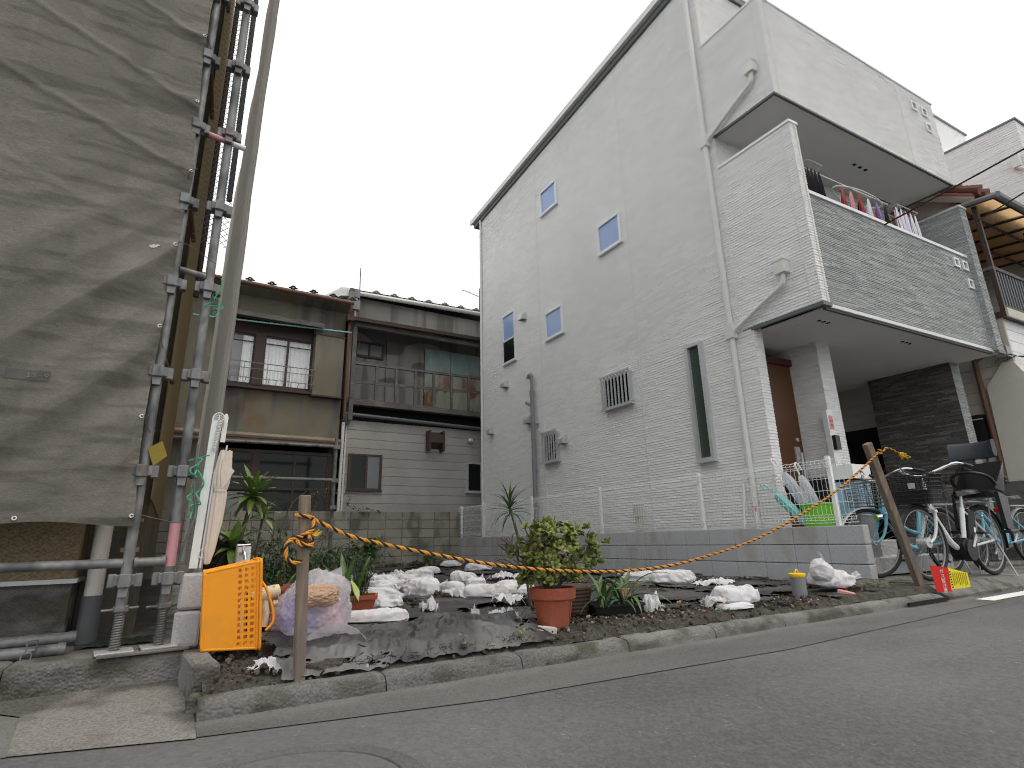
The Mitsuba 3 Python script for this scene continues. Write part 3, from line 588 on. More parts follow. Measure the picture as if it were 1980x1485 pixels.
# ================================================================ WHITE MESH FENCE
fe = thing('mesh_fence', 'white welded wire mesh fence with posts standing on the grey block wall', 'fence')
posts = [3.39, 5.20, 7.30, 9.39, 11.40, 12.52]
for s in posts:
    part(fe, 'post', cat(xf(cbox(0.045, 0.045, 0.75, 0.004), rot([0, 0, 1], 0), WP(s, 0.06, 0.68+0.375)), xf(cbox(0.05, 0.05, 0.012, 0.004), None, WP(s, 0.06, 1.43+0.005))), 'fence_white', False)
def wire(p, q, r=0.0021): return cyl(p, q, r, 5, caps=False)
prof = [(0.03, 1.405), (0.0, 1.385), (-0.012, 1.36), (0.0, 1.335), (0.03, 1.315)]
for a, b in zip([3.17]+posts[1:-1], posts[1:-1]+[12.58]):
    ms = []
    o = 0.028
    vprof = [(0.055, 0.715), (0.030, 0.725), (0.0, 0.745), (0.0, 0.745), (0.03, 0.775), (0.0, 0.80), (0.0, 1.315), (0.03, 1.34), (0.0, 1.365), (0.03, 1.40), (0.055, 1.395)]
    n = int(round((b-a)/0.05))
    for i in range(n+1):
        s = a+(b-a)*i/n
        ms.append(tube(np.array([WP(s, o-0.03+q, z) for q, z in vprof]), 0.0024, 4, caps=False))
    for q, z in [(0.0, 0.745), (0.03, 0.775), (0.0, 0.80), (0.0, 0.93), (0.0, 1.06), (0.0, 1.19), (0.0, 1.315), (0.03, 1.34), (0.0, 1.365), (0.03, 1.40), (0.055, 0.715)]:
        ms.append(wire(WP(a, o-0.03+q, z), WP(b, o-0.03+q, z), 0.0032))
    part(fe, 'wire_panel', cat(*ms), 'fence_white', True)

M('gutter_brown', (0.060, 0.036, 0.026), 0.7)

# ================================================================ OLD HOUSES AT THE BACK
OH = thing('old_house', 'old two storey house with brown rendered walls, curtained window and rusty gutter', 'house')
yf = 13.20
# walls as pieces round the openings (front), side and back
part(OH, 'wall', cat(box(-2.2, 3.10, yf, 13.45, 5.72, 6.30), box(-2.2, 0.30, yf, 13.45, 2.95, 5.72), box(2.38, 3.10, yf, 13.45, 2.95, 5.72), box(0.30, 2.38, yf, 13.45, 2.95, 4.06),
                     box(-2.2, 0.55, yf, 13.45, -0.05, 2.95), box(3.02, 3.10, yf, 13.45, -0.05, 2.95), box(0.55, 3.02, yf, 13.45, -0.05, 1.15), box(-2.2, 3.10, 18.9, 19.0, -0.05, 6.3), box(2.95, 3.10, 13.45, 18.9, -0.05, 6.3), box(-2.2, -2.05, 13.45, 18.9, -0.05, 6.3)), 'mortar', False)
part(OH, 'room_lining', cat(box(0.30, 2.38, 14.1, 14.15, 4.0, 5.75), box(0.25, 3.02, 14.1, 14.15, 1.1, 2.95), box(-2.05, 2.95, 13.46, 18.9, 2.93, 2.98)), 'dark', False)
# upper window: two sliding pairs with a post between, curtains
w = part(OH, 'window', cat(box(0.30, 2.38, 13.27, 13.37, 4.06, 4.12), box(0.30, 2.38, 13.27, 13.37, 5.34, 5.40), box(1.10, 1.30, 13.24, 13.37, 4.12, 5.34), box(0.30, 2.38, 13.30, 13.40, 5.40, 5.72)), 'window_brown', False)
for x0, x1 in ((0.30, 0.62), (0.60, 1.10), (1.30, 1.83), (1.81, 2.37)):
    part(w, 'sash', cat(box(x0, x0+0.035, 13.30, 13.335, 4.12, 5.34), box(x1-0.035, x1, 13.302, 13.337, 4.12, 5.34), box(x0+0.035, x1-0.035, 13.30, 13.33, 4.12, 4.17), box(x0+0.035, x1-0.035, 13.30, 13.33, 5.30, 5.34), box(x0+0.035, x1-0.035, 13.30, 13.325, 5.145, 5.165)), 'window_brown', False)
    part(w, 'pane', mk([(x0+0.03, 13.318, 4.15), (x1-0.03, 13.318, 4.15), (x1-0.03, 13.318, 5.32), (x0+0.03, 13.318, 5.32)], [[0, 1, 2, 3]]), 'pane', False)
def curtain(x0, x1, y, z0, z1, n, amp, seed):
    xs = np.linspace(x0, x1, n*10); zs = np.linspace(z0, z1, 8); X, Z = np.meshgrid(xs, zs, indexing='ij')
    ph = (X-x0)/(x1-x0)*n*2*math.pi; Y = y+amp*np.sin(ph+0.8*np.sin(ph*0.37+seed))*(0.5+0.5*sm(z1, z0, Z))+0.01*vnoise(X, Z, 9, seed)
    return grid(np.stack([X, Y, Z], -1))
part(w, 'curtain', curtain(0.85, 1.10, 13.36, 4.10, 5.30, 4, 0.018, 1), 'curtain', True)
part(w, 'curtain', curtain(1.29, 1.84, 13.36, 4.10, 5.32, 7, 0.022, 2), 'curtain', True)
part(w, 'curtain', curtain(1.84, 2.37, 13.37, 4.10, 5.32, 6, 0.022, 3), 'curtain', True)
part(w, 'blind', mk([(0.30, 13.47, 4.1), (0.86, 13.47, 4.1), (0.86, 13.47, 5.33), (0.30, 13.47, 5.33)], [[0, 1, 2, 3]]), 'frost_grey', False)
part(OH, 'visor', cat(hexa([(0.2, 12.86, 5.66), (2.53, 12.86, 5.66), (2.53, 13.2, 5.70), (0.2, 13.2, 5.70)], [(0.2, 12.86, 5.70), (2.53, 12.86, 5.70), (2.53, 13.2, 5.80), (0.2, 13.2, 5.80)]), box(0.2, 2.53, 12.85, 12.875, 5.60, 5.71)), 'old_wood', False)
part(OH, 'shutter_box', box(2.39, 3.06, 13.02, 13.19, 3.99, 5.48), 'mortar', False)
part(OH, 'shutter_box_trim', box(2.37, 3.08, 13.00, 13.195, 5.481, 5.51), 'window_brown', False); part(OH, 'shutter_box_trim', box(2.37, 3.08, 13.0, 13.195, 3.95, 3.988), 'window_brown', False)
rl = part(OH, 'window_railing', cat(box(0.25, 2.42, 12.985, 13.0, 4.555, 4.575), box(0.25, 2.42, 12.985, 13.0, 4.42, 4.435), box(0.25, 2.42, 12.985, 13.0, 4.20, 4.215)), 'wire_grey', False)
for i in range(5): part(rl, 'post', box(0.42+i*0.48, 0.432+i*0.48, 12.987, 12.999, 4.10, 4.555), 'wire_grey', False)
for i in range(14): part(rl, 'bracket', tube([(0.32+0.158*i, 13.195, 4.03), (0.32+0.158*i, 13.0, 4.10), (0.33+0.158*i, 12.98, 4.20)], 0.007, 5), 'wire_grey')
part(OH, 'sill', box(0.25, 2.40, 13.05, 13.2, 3.99, 4.05), 'window_brown', False)
# roof, gutter, snow guards
rfo = part(OH, 'roof', hexa([(-2.5, 12.80, 6.36), (3.16, 12.80, 6.36), (3.16, 16.0, 7.35), (-2.5, 16.0, 7.35)], [(-2.5, 12.80, 6.42), (3.16, 12.80, 6.42), (3.16, 16.0, 7.42), (-2.5, 16.0, 7.42)]), 'roof_tile', False)
part(rfo, 'back_slope', hexa([(-2.5, 16.0, 7.35), (3.16, 16.0, 7.35), (3.16, 19.2, 6.36), (-2.5, 19.2, 6.36)], [(-2.5, 16.0, 7.42), (3.16, 16.0, 7.42), (3.16, 19.2, 6.42), (-2.5, 19.2, 6.42)]), 'roof_tile', False)
part(rfo, 'eave', cat(hexa([(-2.5, 12.83, 6.28), (3.12, 12.83, 6.28), (3.12, 13.21, 6.22), (-2.5, 13.21, 6.22)], [(-2.5, 12.83, 6.355), (3.12, 12.83, 6.355), (3.12, 13.21, 6.36), (-2.5, 13.21, 6.36)])), 'mortar', False)
part(rfo, 'gutter', cyl((-2.5, 12.75, 6.35), (3.16, 12.75, 6.33), 0.05, 12), 'rusty_brown')
def guard(x, y, z, sx=0.20):
    P = bez([(x-sx/2, y, z), (x-sx/4, y, z+0.012), (x-sx/8, y, z+0.045), (x+sx/8, y, z+0.045), (x+sx/4, y, z+0.012), (x+sx/2, y, z)], 4)
    return cat(tube(P+A(0, 0, 0.03), 0.020, 6), box(x-0.05, x+0.05, y, y+0.08, z-0.03, z+0.05))
for i in range(7): part(rfo, 'snow_guard', guard(0.35+0.472*i, 12.98, 6.50), 'black_plastic')
# ground floor: dark sliding windows below a rusty flashing
part(OH, 'flashing', cat(hexa([(-2.2, 12.93, 2.88), (3.10, 12.93, 2.88), (3.10, 13.2, 2.93), (-2.2, 13.2, 2.93)], [(-2.2, 12.93, 2.92), (3.10, 12.93, 2.92), (3.10, 13.2, 3.02), (-2.2, 13.2, 3.02)]), box(-2.2, 3.1, 12.94, 12.96, 2.80, 2.885)), 'mortar', False)
part(OH, 'flashing_edge', box(-2.2, 3.1, 12.915, 12.938, 2.86, 2.90), 'rusty_brown', False)
w = part(OH, 'window', cat(box(0.55, 3.02, 13.30, 13.42, 2.60, 2.67), box(0.55, 3.02, 13.3, 13.42, 1.15, 1.22), box(1.30, 1.42, 13.28, 13.42, 1.22, 2.6), box(2.95, 3.02, 13.29, 13.42, 1.22, 2.6)), 'window_brown', False)
for x0, x1 in ((0.55, 1.30), (1.42, 2.20), (2.17, 2.95)):
    part(w, 'sash', cat(box(x0, x0+0.04, 13.31, 13.35, 1.22, 2.6), box(x1-0.04, x1, 13.312, 13.352, 1.22, 2.6), box(x0+0.04, x1-0.04, 13.315, 13.345, 1.80, 1.85)), 'window_brown', False)
    part(w, 'pane', box(x0+0.035, x1-0.035, 13.335, 13.341, 1.22, 2.6), 'glass_dark', False)
part(w, 'panel', box(0.2, 1.2, 13.22, 13.25, 1.25, 1.74), 'frost_grey', False)
part(OH, 'downpipe', cat(tube(bez([(3.11, 12.75, 6.30), (3.12, 12.80, 6.1), (3.14, 12.95, 5.9), (3.14, 12.98, 5.7)], 4), 0.032, 10), cyl((3.14, 12.98, 5.72), (3.15, 12.98, 3.5), 0.032, 10), *[cyl((3.14, 12.98, z), (3.14, 12.98, z+0.03), 0.038, 10) for z in (5.2, 4.5, 3.8)]), 'rusty_brown')
part(OH, 'downpipe', cyl((3.17, 13.1, 3.4), (3.17, 13.1, 0.4), 0.035, 10), 'pale_pipe', label='pale lower downpipe')
solo('laundry_pole', cyl((-0.2, 12.96, 5.46), (3.20, 12.96, 5.64), 0.018, 10), 'teal_cloth', 'pale green laundry pole slung in front of the curtained upper window', 'pole')

OR = thing('old_house', 'old grey house with weathered wooden balcony, rusted teal shutters and board clad ground floor', 'house')
part(OR, 'wall', cat(box(3.22, 9.0, 13.24, 13.4, -0.05, 3.50), box(3.30, 9.0, 13.92, 14.05, 3.5, 7.05), box(3.22, 3.34, 13.40, 19.0, -0.05, 7.05), box(8.9, 9.0, 13.4, 19.0, -0.05, 7.05), box(3.22, 9.0, 18.9, 19.0, -0.05, 7.05)), 'render_grey', False)
bd = []
for q in (0.2, 0.5, 0.8):
    b_ = cbox(5.70, 0.03, 0.212, 0.006); bd.append(mikit.ply(b_, 'boards_grey', False, uv=np.full((len(b_.vertices), 2), q)))
rb = random.Random(3)
for i in range(15): copypart(OR, 'board', bd[rb.randrange(3)], (6.14, 13.225, 3.37-0.218*i), 0)
part(OR, 'corner_trim', box(3.22, 3.285, 13.19, 13.24, -0.05, 3.46), 'pale_pipe', False)
def awin(x0, x1, z0, z1, split, fm, panes, y=13.20):
    w = part(OR, 'window', cat(box(x0, x1, y-0.035, y+0.02, z0, z0+0.04), box(x0, x1, y-0.035, y+0.02, z1-0.04, z1), box(x0, x0+0.04, y-0.033, y+0.02, z0+0.04, z1-0.04), box(x1-0.04, x1, y-0.033, y+0.02, z0+0.04, z1-0.04), box(x0-0.02, x1+0.02, y-0.06, y+0.01, z0-0.03, z0-0.002)), fm, False)
    xs = [x0+0.04]+split+[x1-0.04]
    for i, pm in enumerate(panes):
        part(w, 'sash', cat(box(xs[i], xs[i]+0.025, y-0.028, y-0.004, z0+0.04, z1-0.04), box(xs[i+1]-0.025, xs[i+1], y-0.027, y-0.003, z0+0.04, z1-0.04)), fm, False)
        part(w, 'pane', box(xs[i]+0.02, xs[i+1]-0.02, y-0.016+0.006*i, y-0.012+0.006*i, z0+0.04, z1-0.04), pm, False)
awin(3.36, 4.18, 1.83, 2.68, [3.80], 'window_brown', ['glass_dark', 'frost_grey'])
awin(6.46, 7.3, 1.84, 2.62, [6.9], 'alu', ['glass_dark', 'glass_dark'])
part(OR, 'vent_hood', cat(hexa([(5.33, 12.96, 3.05), (5.72, 12.96, 3.05), (5.72, 13.2, 2.92), (5.33, 13.2, 2.92)], [(5.33, 12.96, 3.24), (5.72, 12.96, 3.24), (5.72, 13.2, 3.36), (5.33, 13.2, 3.36)]), box(5.31, 5.36, 12.95, 13.2, 2.84, 3.36), box(5.69, 5.74, 12.95, 13.2, 2.84, 3.36)), 'window_brown', False)
sp = trimesh.creation.icosphere(2, 0.08); part(OR, 'round_vent', xf(sp, None, (6.58, 13.18, 3.2)), 'alu')
# balcony
part(OR, 'balcony_floor', cat(box(3.30, 9.0, 13.12, 13.93, 3.90, 3.97), box(3.26, 9.0, 13.06, 13.12, 3.86, 4.00)), 'old_wood', False)
part(OR, 'gap_shade_fill', box(3.24, 9.0, 13.41, 13.50, 3.50, 3.90), 'dark', False)  # near-black strip painted in for the shade of the gap below the floor
part(OR, 'balcony_post', box(3.26, 3.36, 13.03, 13.13, 3.45, 5.95), 'old_wood', False)
part(OR, 'handrail', hexa([(3.36, 13.05, 4.88), (9.0, 13.05, 4.97), (9.0, 13.12, 4.97), (3.36, 13.12, 4.88)], [(3.36, 13.05, 4.945), (9.0, 13.05, 5.035), (9.0, 13.12, 5.035), (3.36, 13.12, 4.945)]), 'old_wood', False)
part(OR, 'handrail', hexa([(3.36, 13.09, 4.40), (9.0, 13.09, 4.58), (9.0, 13.12, 4.58), (3.36, 13.12, 4.40)], [(3.36, 13.09, 4.48), (9.0, 13.09, 4.66), (9.0, 13.12, 4.66), (3.36, 13.12, 4.48)]), 'old_wood', False)
for i in range(9):
    xx = 3.88+0.515*i; part(OR, 'baluster', box(xx, xx+0.06, 13.055, 13.115, 4.0, 4.90+0.008*i), 'old_wood', False)
part(OR, 'awning', cat(hexa([(3.10, 12.90, 6.02), (9.0, 12.90, 6.10), (9.0, 13.92, 6.42), (3.10, 13.92, 6.34)], [(3.10, 12.90, 6.035), (9.0, 12.90, 6.115), (9.0, 13.92, 6.435), (3.10, 13.92, 6.355)])), 'roof_rust', False)
corr = grid(np.stack([np.broadcast_to(np.linspace(3.1, 9.0, 400)[:, None], (400, 2)), np.broadcast_to([12.88, 13.92], (400, 2)), np.stack([6.05+0.0136*np.linspace(0, 5.9, 400)+0.010*np.sin(np.linspace(0, 5.9, 400)*2*math.pi/0.076), 6.37+0.0136*np.linspace(0, 5.9, 400)+0.010*np.sin(np.linspace(0, 5.9, 400)*2*math.pi/0.076)], 1)], -1))
part(OR, 'corrugated_sheet', corr, 'old_wood', True)
part(OR, 'awning_gutter', cat(hexa([(3.06, 12.84, 5.94), (9, 12.84, 6.02), (9, 12.92, 6.02), (3.06, 12.92, 5.94)], [(3.06, 12.83, 6.02), (9, 12.83, 6.10), (9, 12.93, 6.10), (3.06, 12.93, 6.02)]), box(3.04, 3.20, 12.80, 12.96, 5.90, 6.06)), 'gutter_brown', False)
part(OR, 'beam', box(3.3, 9, 13.0, 13.1, 5.86, 5.96), 'old_wood', False)
awin_y = 13.90
w = part(OR, 'window', cat(box(3.55, 4.32, 13.86, 13.93, 5.36, 5.42), box(3.55, 4.32, 13.86, 13.93, 5.75, 5.80), box(3.55, 3.60, 13.862, 13.93, 5.42, 5.75), box(4.27, 4.32, 13.862, 13.93, 5.42, 5.75), box(3.91, 3.95, 13.863, 13.93, 5.42, 5.75)), 'window_brown', False)
part(w, 'pane', box(3.60, 3.91, 13.90, 13.905, 5.42, 5.75), 'frost_grey', False); part(w, 'pane', box(3.95, 4.27, 13.90, 13.905, 5.42, 5.75), 'frost_grey', False)
part(OR, 'wall_panel', box(4.40, 5.46, 13.85, 13.93, 4.0, 5.90), 'render_grey', False)
for x0, x1 in ((5.50, 6.28), (6.30, 7.22)):
    sh = part(OR, 'shutter', box(x0, x1, 13.84, 13.90, 4.1, 5.88), 'teal_metal', False)
part(OR, 'gutter', cat(cyl((3.40, 13.62, 7.03), (9.2, 13.62, 7.24), 0.06, 12)), 'pale_pipe')
part(OR, 'gutter_funnel', cat(box(3.36, 3.50, 13.5, 13.68, 6.86, 7.1), cyl((3.43, 13.6, 6.87), (3.36, 13.4, 6.65), 0.05, 10), box(3.26, 3.44, 13.22, 13.40, 6.40, 6.66), cyl((3.33, 13.3, 6.4), (3.33, 13.2, 6.05), 0.04, 10)), 'mid_grey', 30)
ro = part(OR, 'roof', hexa([(3.30, 13.60, 7.06), (9.3, 13.60, 7.27), (9.3, 16.4, 8.1), (3.30, 16.4, 7.9)], [(3.30, 13.60, 7.12), (9.3, 13.60, 7.33), (9.3, 16.4, 8.16), (3.30, 16.4, 7.96)]), 'roof_tile', False)
part(ro, 'back_slope', hexa([(3.30, 16.4, 7.9), (9.3, 16.4, 8.1), (9.3, 19.3, 7.2), (3.30, 19.3, 7.0)], [(3.30, 16.4, 7.96), (9.3, 16.4, 8.16), (9.3, 19.3, 7.26), (3.30, 19.3, 7.06)]), 'roof_tile', False)
part(ro, 'barge_panel', hexa([(3.02, 13.58, 6.86), (3.295, 13.58, 6.90), (3.295, 16.4, 7.74), (3.02, 16.4, 7.70)], [(3.02, 13.58, 7.10), (3.295, 13.58, 7.14), (3.295, 16.4, 7.98), (3.02, 16.4, 7.94)]), 'pale_wall', False)
for i in range(10): part(ro, 'snow_guard', guard(4.02+0.515*i, 13.80, 7.22+0.018*i, 0.22), 'mid_grey')
part(OR, 'ledge_gutter', cat(cyl((3.20, 13.12, 3.62), (9.0, 13.12, 3.50), 0.045, 10), tube(bez([(3.25, 13.12, 3.62), (3.22, 13.12, 3.5), (3.27, 13.14, 3.35), (3.21, 13.15, 3.2), (3.20, 13.15, 0.4)], 5), 0.034, 10)), 'grey_trim')
an = thing('antenna', 'thin upright antenna pole between the two old houses', 'antenna')
part(an, 'mast', cyl((3.52, 13.6, 5.7), (3.50, 13.6, 7.78), 0.014, 8), 'wire_grey')
part(an, 'element', cat(*[cyl((3.50-0.001, 13.45+0.0, 5.45+0.05*i), (3.66, 13.7, 5.45+0.05*i), 0.006, 6) for i in range(2)], cyl((3.55, 13.5, 5.35), (3.56, 13.5, 5.8), 0.008, 6)), 'wire_grey')
an2 = thing('antenna', 'small rooftop antenna rods peeping out left of the white house', 'antenna')
part(an2, 'element', cat(cyl((7.20, 15.0, 8.56), (8.2, 15.4, 8.62), 0.012, 6), *[cyl((7.3+0.2*i, 14.9, 8.50), (7.3+0.2*i, 15.2, 8.64), 0.008, 5) for i in range(4)]), 'wire_grey')
part(an2, 'mast', cyl((8.0, 15.3, 7.7), (8.0, 15.3, 8.9), 0.02, 8), 'wire_grey')
# rack of steel pipes inside the plot, before the old block wall
pr = thing('pipe_rack', 'galvanised scaffold pipe frame standing before the old block wall', 'scaffold')
part(pr, 'post', cyl((2.76, 11.9, 0.05), (2.76, 11.9, 2.78), 0.036, 12), 'steel')
part(pr, 'post', cyl((-0.9, 11.9, 0.05), (-0.9, 11.9, 2.78), 0.026, 12), 'steel')
for z in (2.60, 1.90): part(pr, 'rail', cyl((-1.0, 11.86, z-0.02), (2.74, 11.86, z+0.0), 0.032, 12), 'steel')
for z in (2.60, 1.90, 1.35, 0.9): part(pr, 'clamp', box(2.70, 2.82, 11.83, 11.95, z-0.05, z+0.03), 'steel', False)

# ================================================================ LEFT: BUILDING UNDER SCAFFOLD
LB = thing('stucco_building', 'tan stucco building behind the scaffold, only its base and corner showing', 'building')
part(LB, 'wall', cat(box(-5.0, -0.425, 3.83, 9.0, 0.475, 7.5)), 'stucco', False)
part(LB, 'wall', box(-0.424, -0.145, 4.10, 7.4, 0.10, 7.5), 'mortar', False, label='brown side wall seen in the slit between the scaffold posts')
M('tan_paint', (0.30, 0.235, 0.13), 0.8)
part(LB, 'side_panel', box(-0.144, -0.135, 4.0, 7.4, 0.9, 7.5), 'tan_paint', False)
part(LB, 'base', box(-5.0, -0.43, 3.85, 9.0, 0.10, 0.45), 'concrete', False)
part(LB, 'ledge', box(-5.0, -0.405, 3.80, 9.0, 0.452, 0.474), 'alu', False)
part(LB, 'downpipe', cat(cyl((-0.335, 3.90, 0.38), (-0.335, 3.90, 7.0), 0.042, 16), ), 'pale_pipe')
part(LB, 'downpipe_socket', cyl((-0.335, 3.90, 0.14), (-0.335, 3.90, 0.38), 0.05, 16), 'grey_trim')
part(LB, 'cable_pipe', cat(cyl((-0.20, 4.0, 0.15), (-0.20, 4.0, 1.5), 0.02, 8), box(-0.25, -0.16, 3.98, 4.02, 0.60, 0.625), box(-0.25, -0.16, 3.98, 4.02, 0.77, 0.79)), 'tan_bag', 30)
part(LB, 'boards', cat(*[box(-0.14, 0.0, 4.6+0.02*i, 4.62+0.02*i, 0.12, 0.42-0.05*i) for i in range(3)]), 'old_wood', False)

SC = thing('scaffold', 'galvanised wedge scaffold with screw jacks along the street side of the left building', 'scaffold')
def coupler(x, y, z):
    ms = [xf(cbox(0.085, 0.075, 0.05, 0.004), None, (x, y-0.004, z))]
    for dx, dy in ((1, 0), (-1, 0), (0, -1)):
        ms += [xf(cbox(0.034 if dx else 0.05, 0.034 if dy else 0.05, 0.062, 0.004), None, (x+dx*0.052, y+dy*0.046, z-0.002))]
    ms += [hull([(x-0.021, y-0.05, z-0.03), (x+0.021, y-0.05, z-0.03), (x-0.017, y-0.052, z-0.075), (x+0.017, y-0.052, z-0.075), (x-0.021, y-0.02, z-0.03), (x+0.021, y-0.02, z-0.03), (x-0.017, y-0.022, z-0.075), (x+0.017, y-0.022, z-0.075)])]
    return cat(*ms)
def jack(x, y):
    k = part(SC, 'screw_jack', cyl((x, y, 0.15), (x, y, 0.36), 0.0165, 14), 'old_wood')
    a = np.linspace(0, 2*math.pi*14, 14*14); hx_ = np.stack([x+0.0190*np.cos(a), y+0.0190*np.sin(a), 0.165+0.16*a/a[-1]], 1)
    part(k, 'thread', tube(hx_, 0.0042, 6), 'steel')
    part(k, 'nut', cat(xf(cbox(0.058, 0.058, 0.034, 0.008), rot([0, 0, 1], 20), (x, y, 0.345)), tube([(x-0.075, y-0.01, 0.342), (x+0.07, y+0.012, 0.348)], 0.006, 8)), 'steel', 30)
    part(k, 'base_plate', xf(cbox(0.15, 0.14, 0.008, 0.001), rot([0, 0, 1], 6), (x, y-0.005, 0.161)), 'alu', False)
for x, y in ((-0.172, 3.36), (0.003, 3.40)):
    pk = part(SC, 'post', cyl((x, y, 0.36), (x, y, 6.8), 0.0243, 20), 'steel')
    for i in range(12):
        z = 0.475+(0.520 if x < -0.1 else 0.528)*i
        part(pk, 'coupler', coupler(x, y, z), 'steel', 20)
    jack(x, y)
part(SC, 'painted_band', cyl((0.003, 3.40, 0.53), (0.003, 3.40, 0.74), 0.0248, 20), 'pink_steel', label='pink painted band on the second post')
part(SC, 'ledger', cyl((-3.0, 3.36, 0.535), (-0.19, 3.36, 0.553), 0.0215, 16), 'steel')
part(SC, 'ledger', cat(cyl((-0.15, 3.36, 0.553), (-0.02, 3.385, 0.556), 0.0215, 16), cyl((-0.15, 3.36, 0.553), (-0.135, 3.363, 0.553), 0.026, 16), cyl((-0.035, 3.385, 0.556), (-0.02, 3.387, 0.556), 0.026, 16)), 'steel')
for z in (2.13, 3.06): part(SC, 'transom', cyl((-0.15, 3.36, z), (0.03 if z > 3 else -0.02, 3.39, z), 0.018, 14), 'steel' if z < 3 else 'pink_steel')
part(SC, 'transom', cyl((0.02, 3.39, 3.06), (0.10, 3.395, 3.055), 0.018, 14), 'white_trim')
for z in (1.6, 2.6, 3.6, 4.6): part(SC, 'rear_brace', cyl((-0.155, 3.38, z), (-0.12, 3.95, z+0.02), 0.014, 8), 'rusty_brown')
part(SC, 'rear_post', cyl((-0.06, 3.9, 2.2), (-0.06, 3.9, 6.8), 0.018, 10), 'window_brown')
part(SC, 'rear_post', cyl((0.055, 3.8, 2.9), (0.055, 3.8, 6.8), 0.018, 10), 'grey_trim')
# chain-link guard panels between the posts
def chain(x0, x1, z0, z1, y, d=0.045):
    ms = []
    n = int((x1-x0+z1-z0)/d)+1
    for i in range(n):
        c = x0-(z1-z0)+i*d
        for sgn in (1, -1):
            pts = []
            for zz in (z0, z1):
                pts.append(((c+(zz-z0)) if sgn > 0 else (x0+x1-(c+(zz-z0))), zz))
            (xa, za), (xb, zb) = pts
            def clip(xa, za, xb, zb):
                t0, t1 = 0.0, 1.0
                for lim, s_ in ((x0, 1), (x1, -1)):
                    da, db = s_*(xa-lim), s_*(xb-lim)
                    if da < 0 and db < 0: return None
                    if da < 0: t0 = max(t0, da/(da-db))
                    if db < 0: t1 = min(t1, da/(da-db))
                return None if t1 <= t0 else (xa+(xb-xa)*t0, za+(zb-za)*t0, xa+(xb-xa)*t1, za+(zb-za)*t1)
            q = clip(xa, za, xb, zb)
            if q: ms.append(cyl((q[0], y, q[1]), (q[2], y, q[3]), 0.0018, 4, caps=False))
    return cat(*ms)
part(SC, 'wire_guard', chain(-0.12, 0.07, 2.45, 5.2, 3.62), 'wire_grey', True)

# front tarpaulin
def tarp_y(X, Z):
    d = Z-1.05*X+0.10*vnoise(X, Z, 1.1, 2)          # lines of equal d run up to the right
    env = sm(2.95, 2.0, Z)*sm(0.78, 1.15, Z)
    f = lambda q: (0.5-0.5*np.cos(q))**0.7
    fold = (0.030*(f(d*13.0)-0.5)+0.015*(f(d*23.0+1.0)-0.5))*env*(0.55+0.9*sm(-0.9, -0.3, X))
    e = Z+0.42*X+0.12*vnoise(X, Z, 0.9, 5)           # long shallow creases running down to the right, higher up
    g_ = (e*2.1) % 1.0; crease = 0.010*np.exp(-((g_-0.5)/0.05)**2)*sm(2.1, 2.9, Z)+0.008*(f(e*6.5)-0.5)*sm(2.0, 2.8, Z)
    ver = 0.005*np.sin(X*34+2*vnoise(X, Z, 2, 4))*sm(0.9, 1.6, Z)
    ph = (Z-0.772)/0.487; k = ph-np.round(ph)
    pull = -0.012*np.exp(-(k/0.12)**2)*np.exp(-((X+0.19)/0.10)**2)+0.010*np.sin(np.pi*np.abs(k)*2)*np.exp(-((X+0.19)/0.16)**2)
    rg_ = np.maximum(0, 0.5-5*np.abs(vnoise(X, Z, 2.6, 41, 2)))*0.010+np.maximum(0, 0.5-7*np.abs(vnoise(X*0.8, Z, 5.5, 42, 2)))*0.005
    big = 0.05*vnoise(X, Z, 1.0, 6)+0.010*vnoise(X, Z, 4.0, 8)+0.003*vnoise(X*0.5, Z, 30, 9)-rg_
    hem = -0.004*np.exp(-((X+0.205)/0.012)**2)+0.0016*np.sin(Z*170)*np.exp(-((X+0.20)/0.02)**2)
    return 3.312+fold-crease+ver+pull+big+hem
zs = np.linspace(0.735, 6.6, 620); us = np.linspace(0, 1, 190)
eyes = 0.772+0.487*np.arange(13)
def tarp_edge(z):   # right edge, scalloped between the eyelets
    ph = (z-0.772)/0.487; base = np.interp(z, [0.7, 0.77, 1.25, 1.72, 2.2, 2.7, 3.2, 3.7, 6.6], [-0.170, -0.172, -0.196, -0.182, -0.172, -0.150, -0.176, -0.192, -0.15])
    return base-0.006*np.sin(np.pi*(ph-np.floor(ph)))**2
U_, Z_ = np.meshgrid(us, zs, indexing='ij')
Xe = tarp_edge(Z_); Xt = -2.4+(Xe+2.4)*U_**0.55
Zt = Z_+0.012*np.sin(Xt*9)*(Z_ < 0.8)
Pt = np.stack([Xt, tarp_y(Xt, Zt), Zt], -1)
TP = thing('tarpaulin', 'dusty grey brown tarpaulin laced over the scaffold on the left', 'tarpaulin')
part(TP, 'sheet', grid(Pt), 'tarp', True)
for i, z in enumerate(eyes[:11]):
    xe = float(tarp_edge(z+1e-6))-0.012; y = float(tarp_y(np.array(xe), np.array(z)))-0.004
    a = np.linspace(0, 2*math.pi, 17)[:-1]
    part(TP, 'eyelet', tube(np.stack([xe+0.0075*np.cos(a), y+0*a, z+0.0075*np.sin(a)], 1), 0.003, 6, closed=True), 'alu_white')
    if i % 2 == 0 or i in (1, 3):
        xp = 0.003 if i in (0, 3, 5, 8) else -0.172
        sag = -0.02*(1+i % 3)
        part(TP, 'lacing', tube(bez([(xe, y, z), (xe+0.03, y-0.03, z+0.004), ((xe+xp)/2, y-0.02, z+sag*0.6), (xp+0.005, 3.33, z+sag*1.6), (xp+0.028, 3.36, z+sag*1.3)], 6), 0.0022, 5), 'grey_trim')
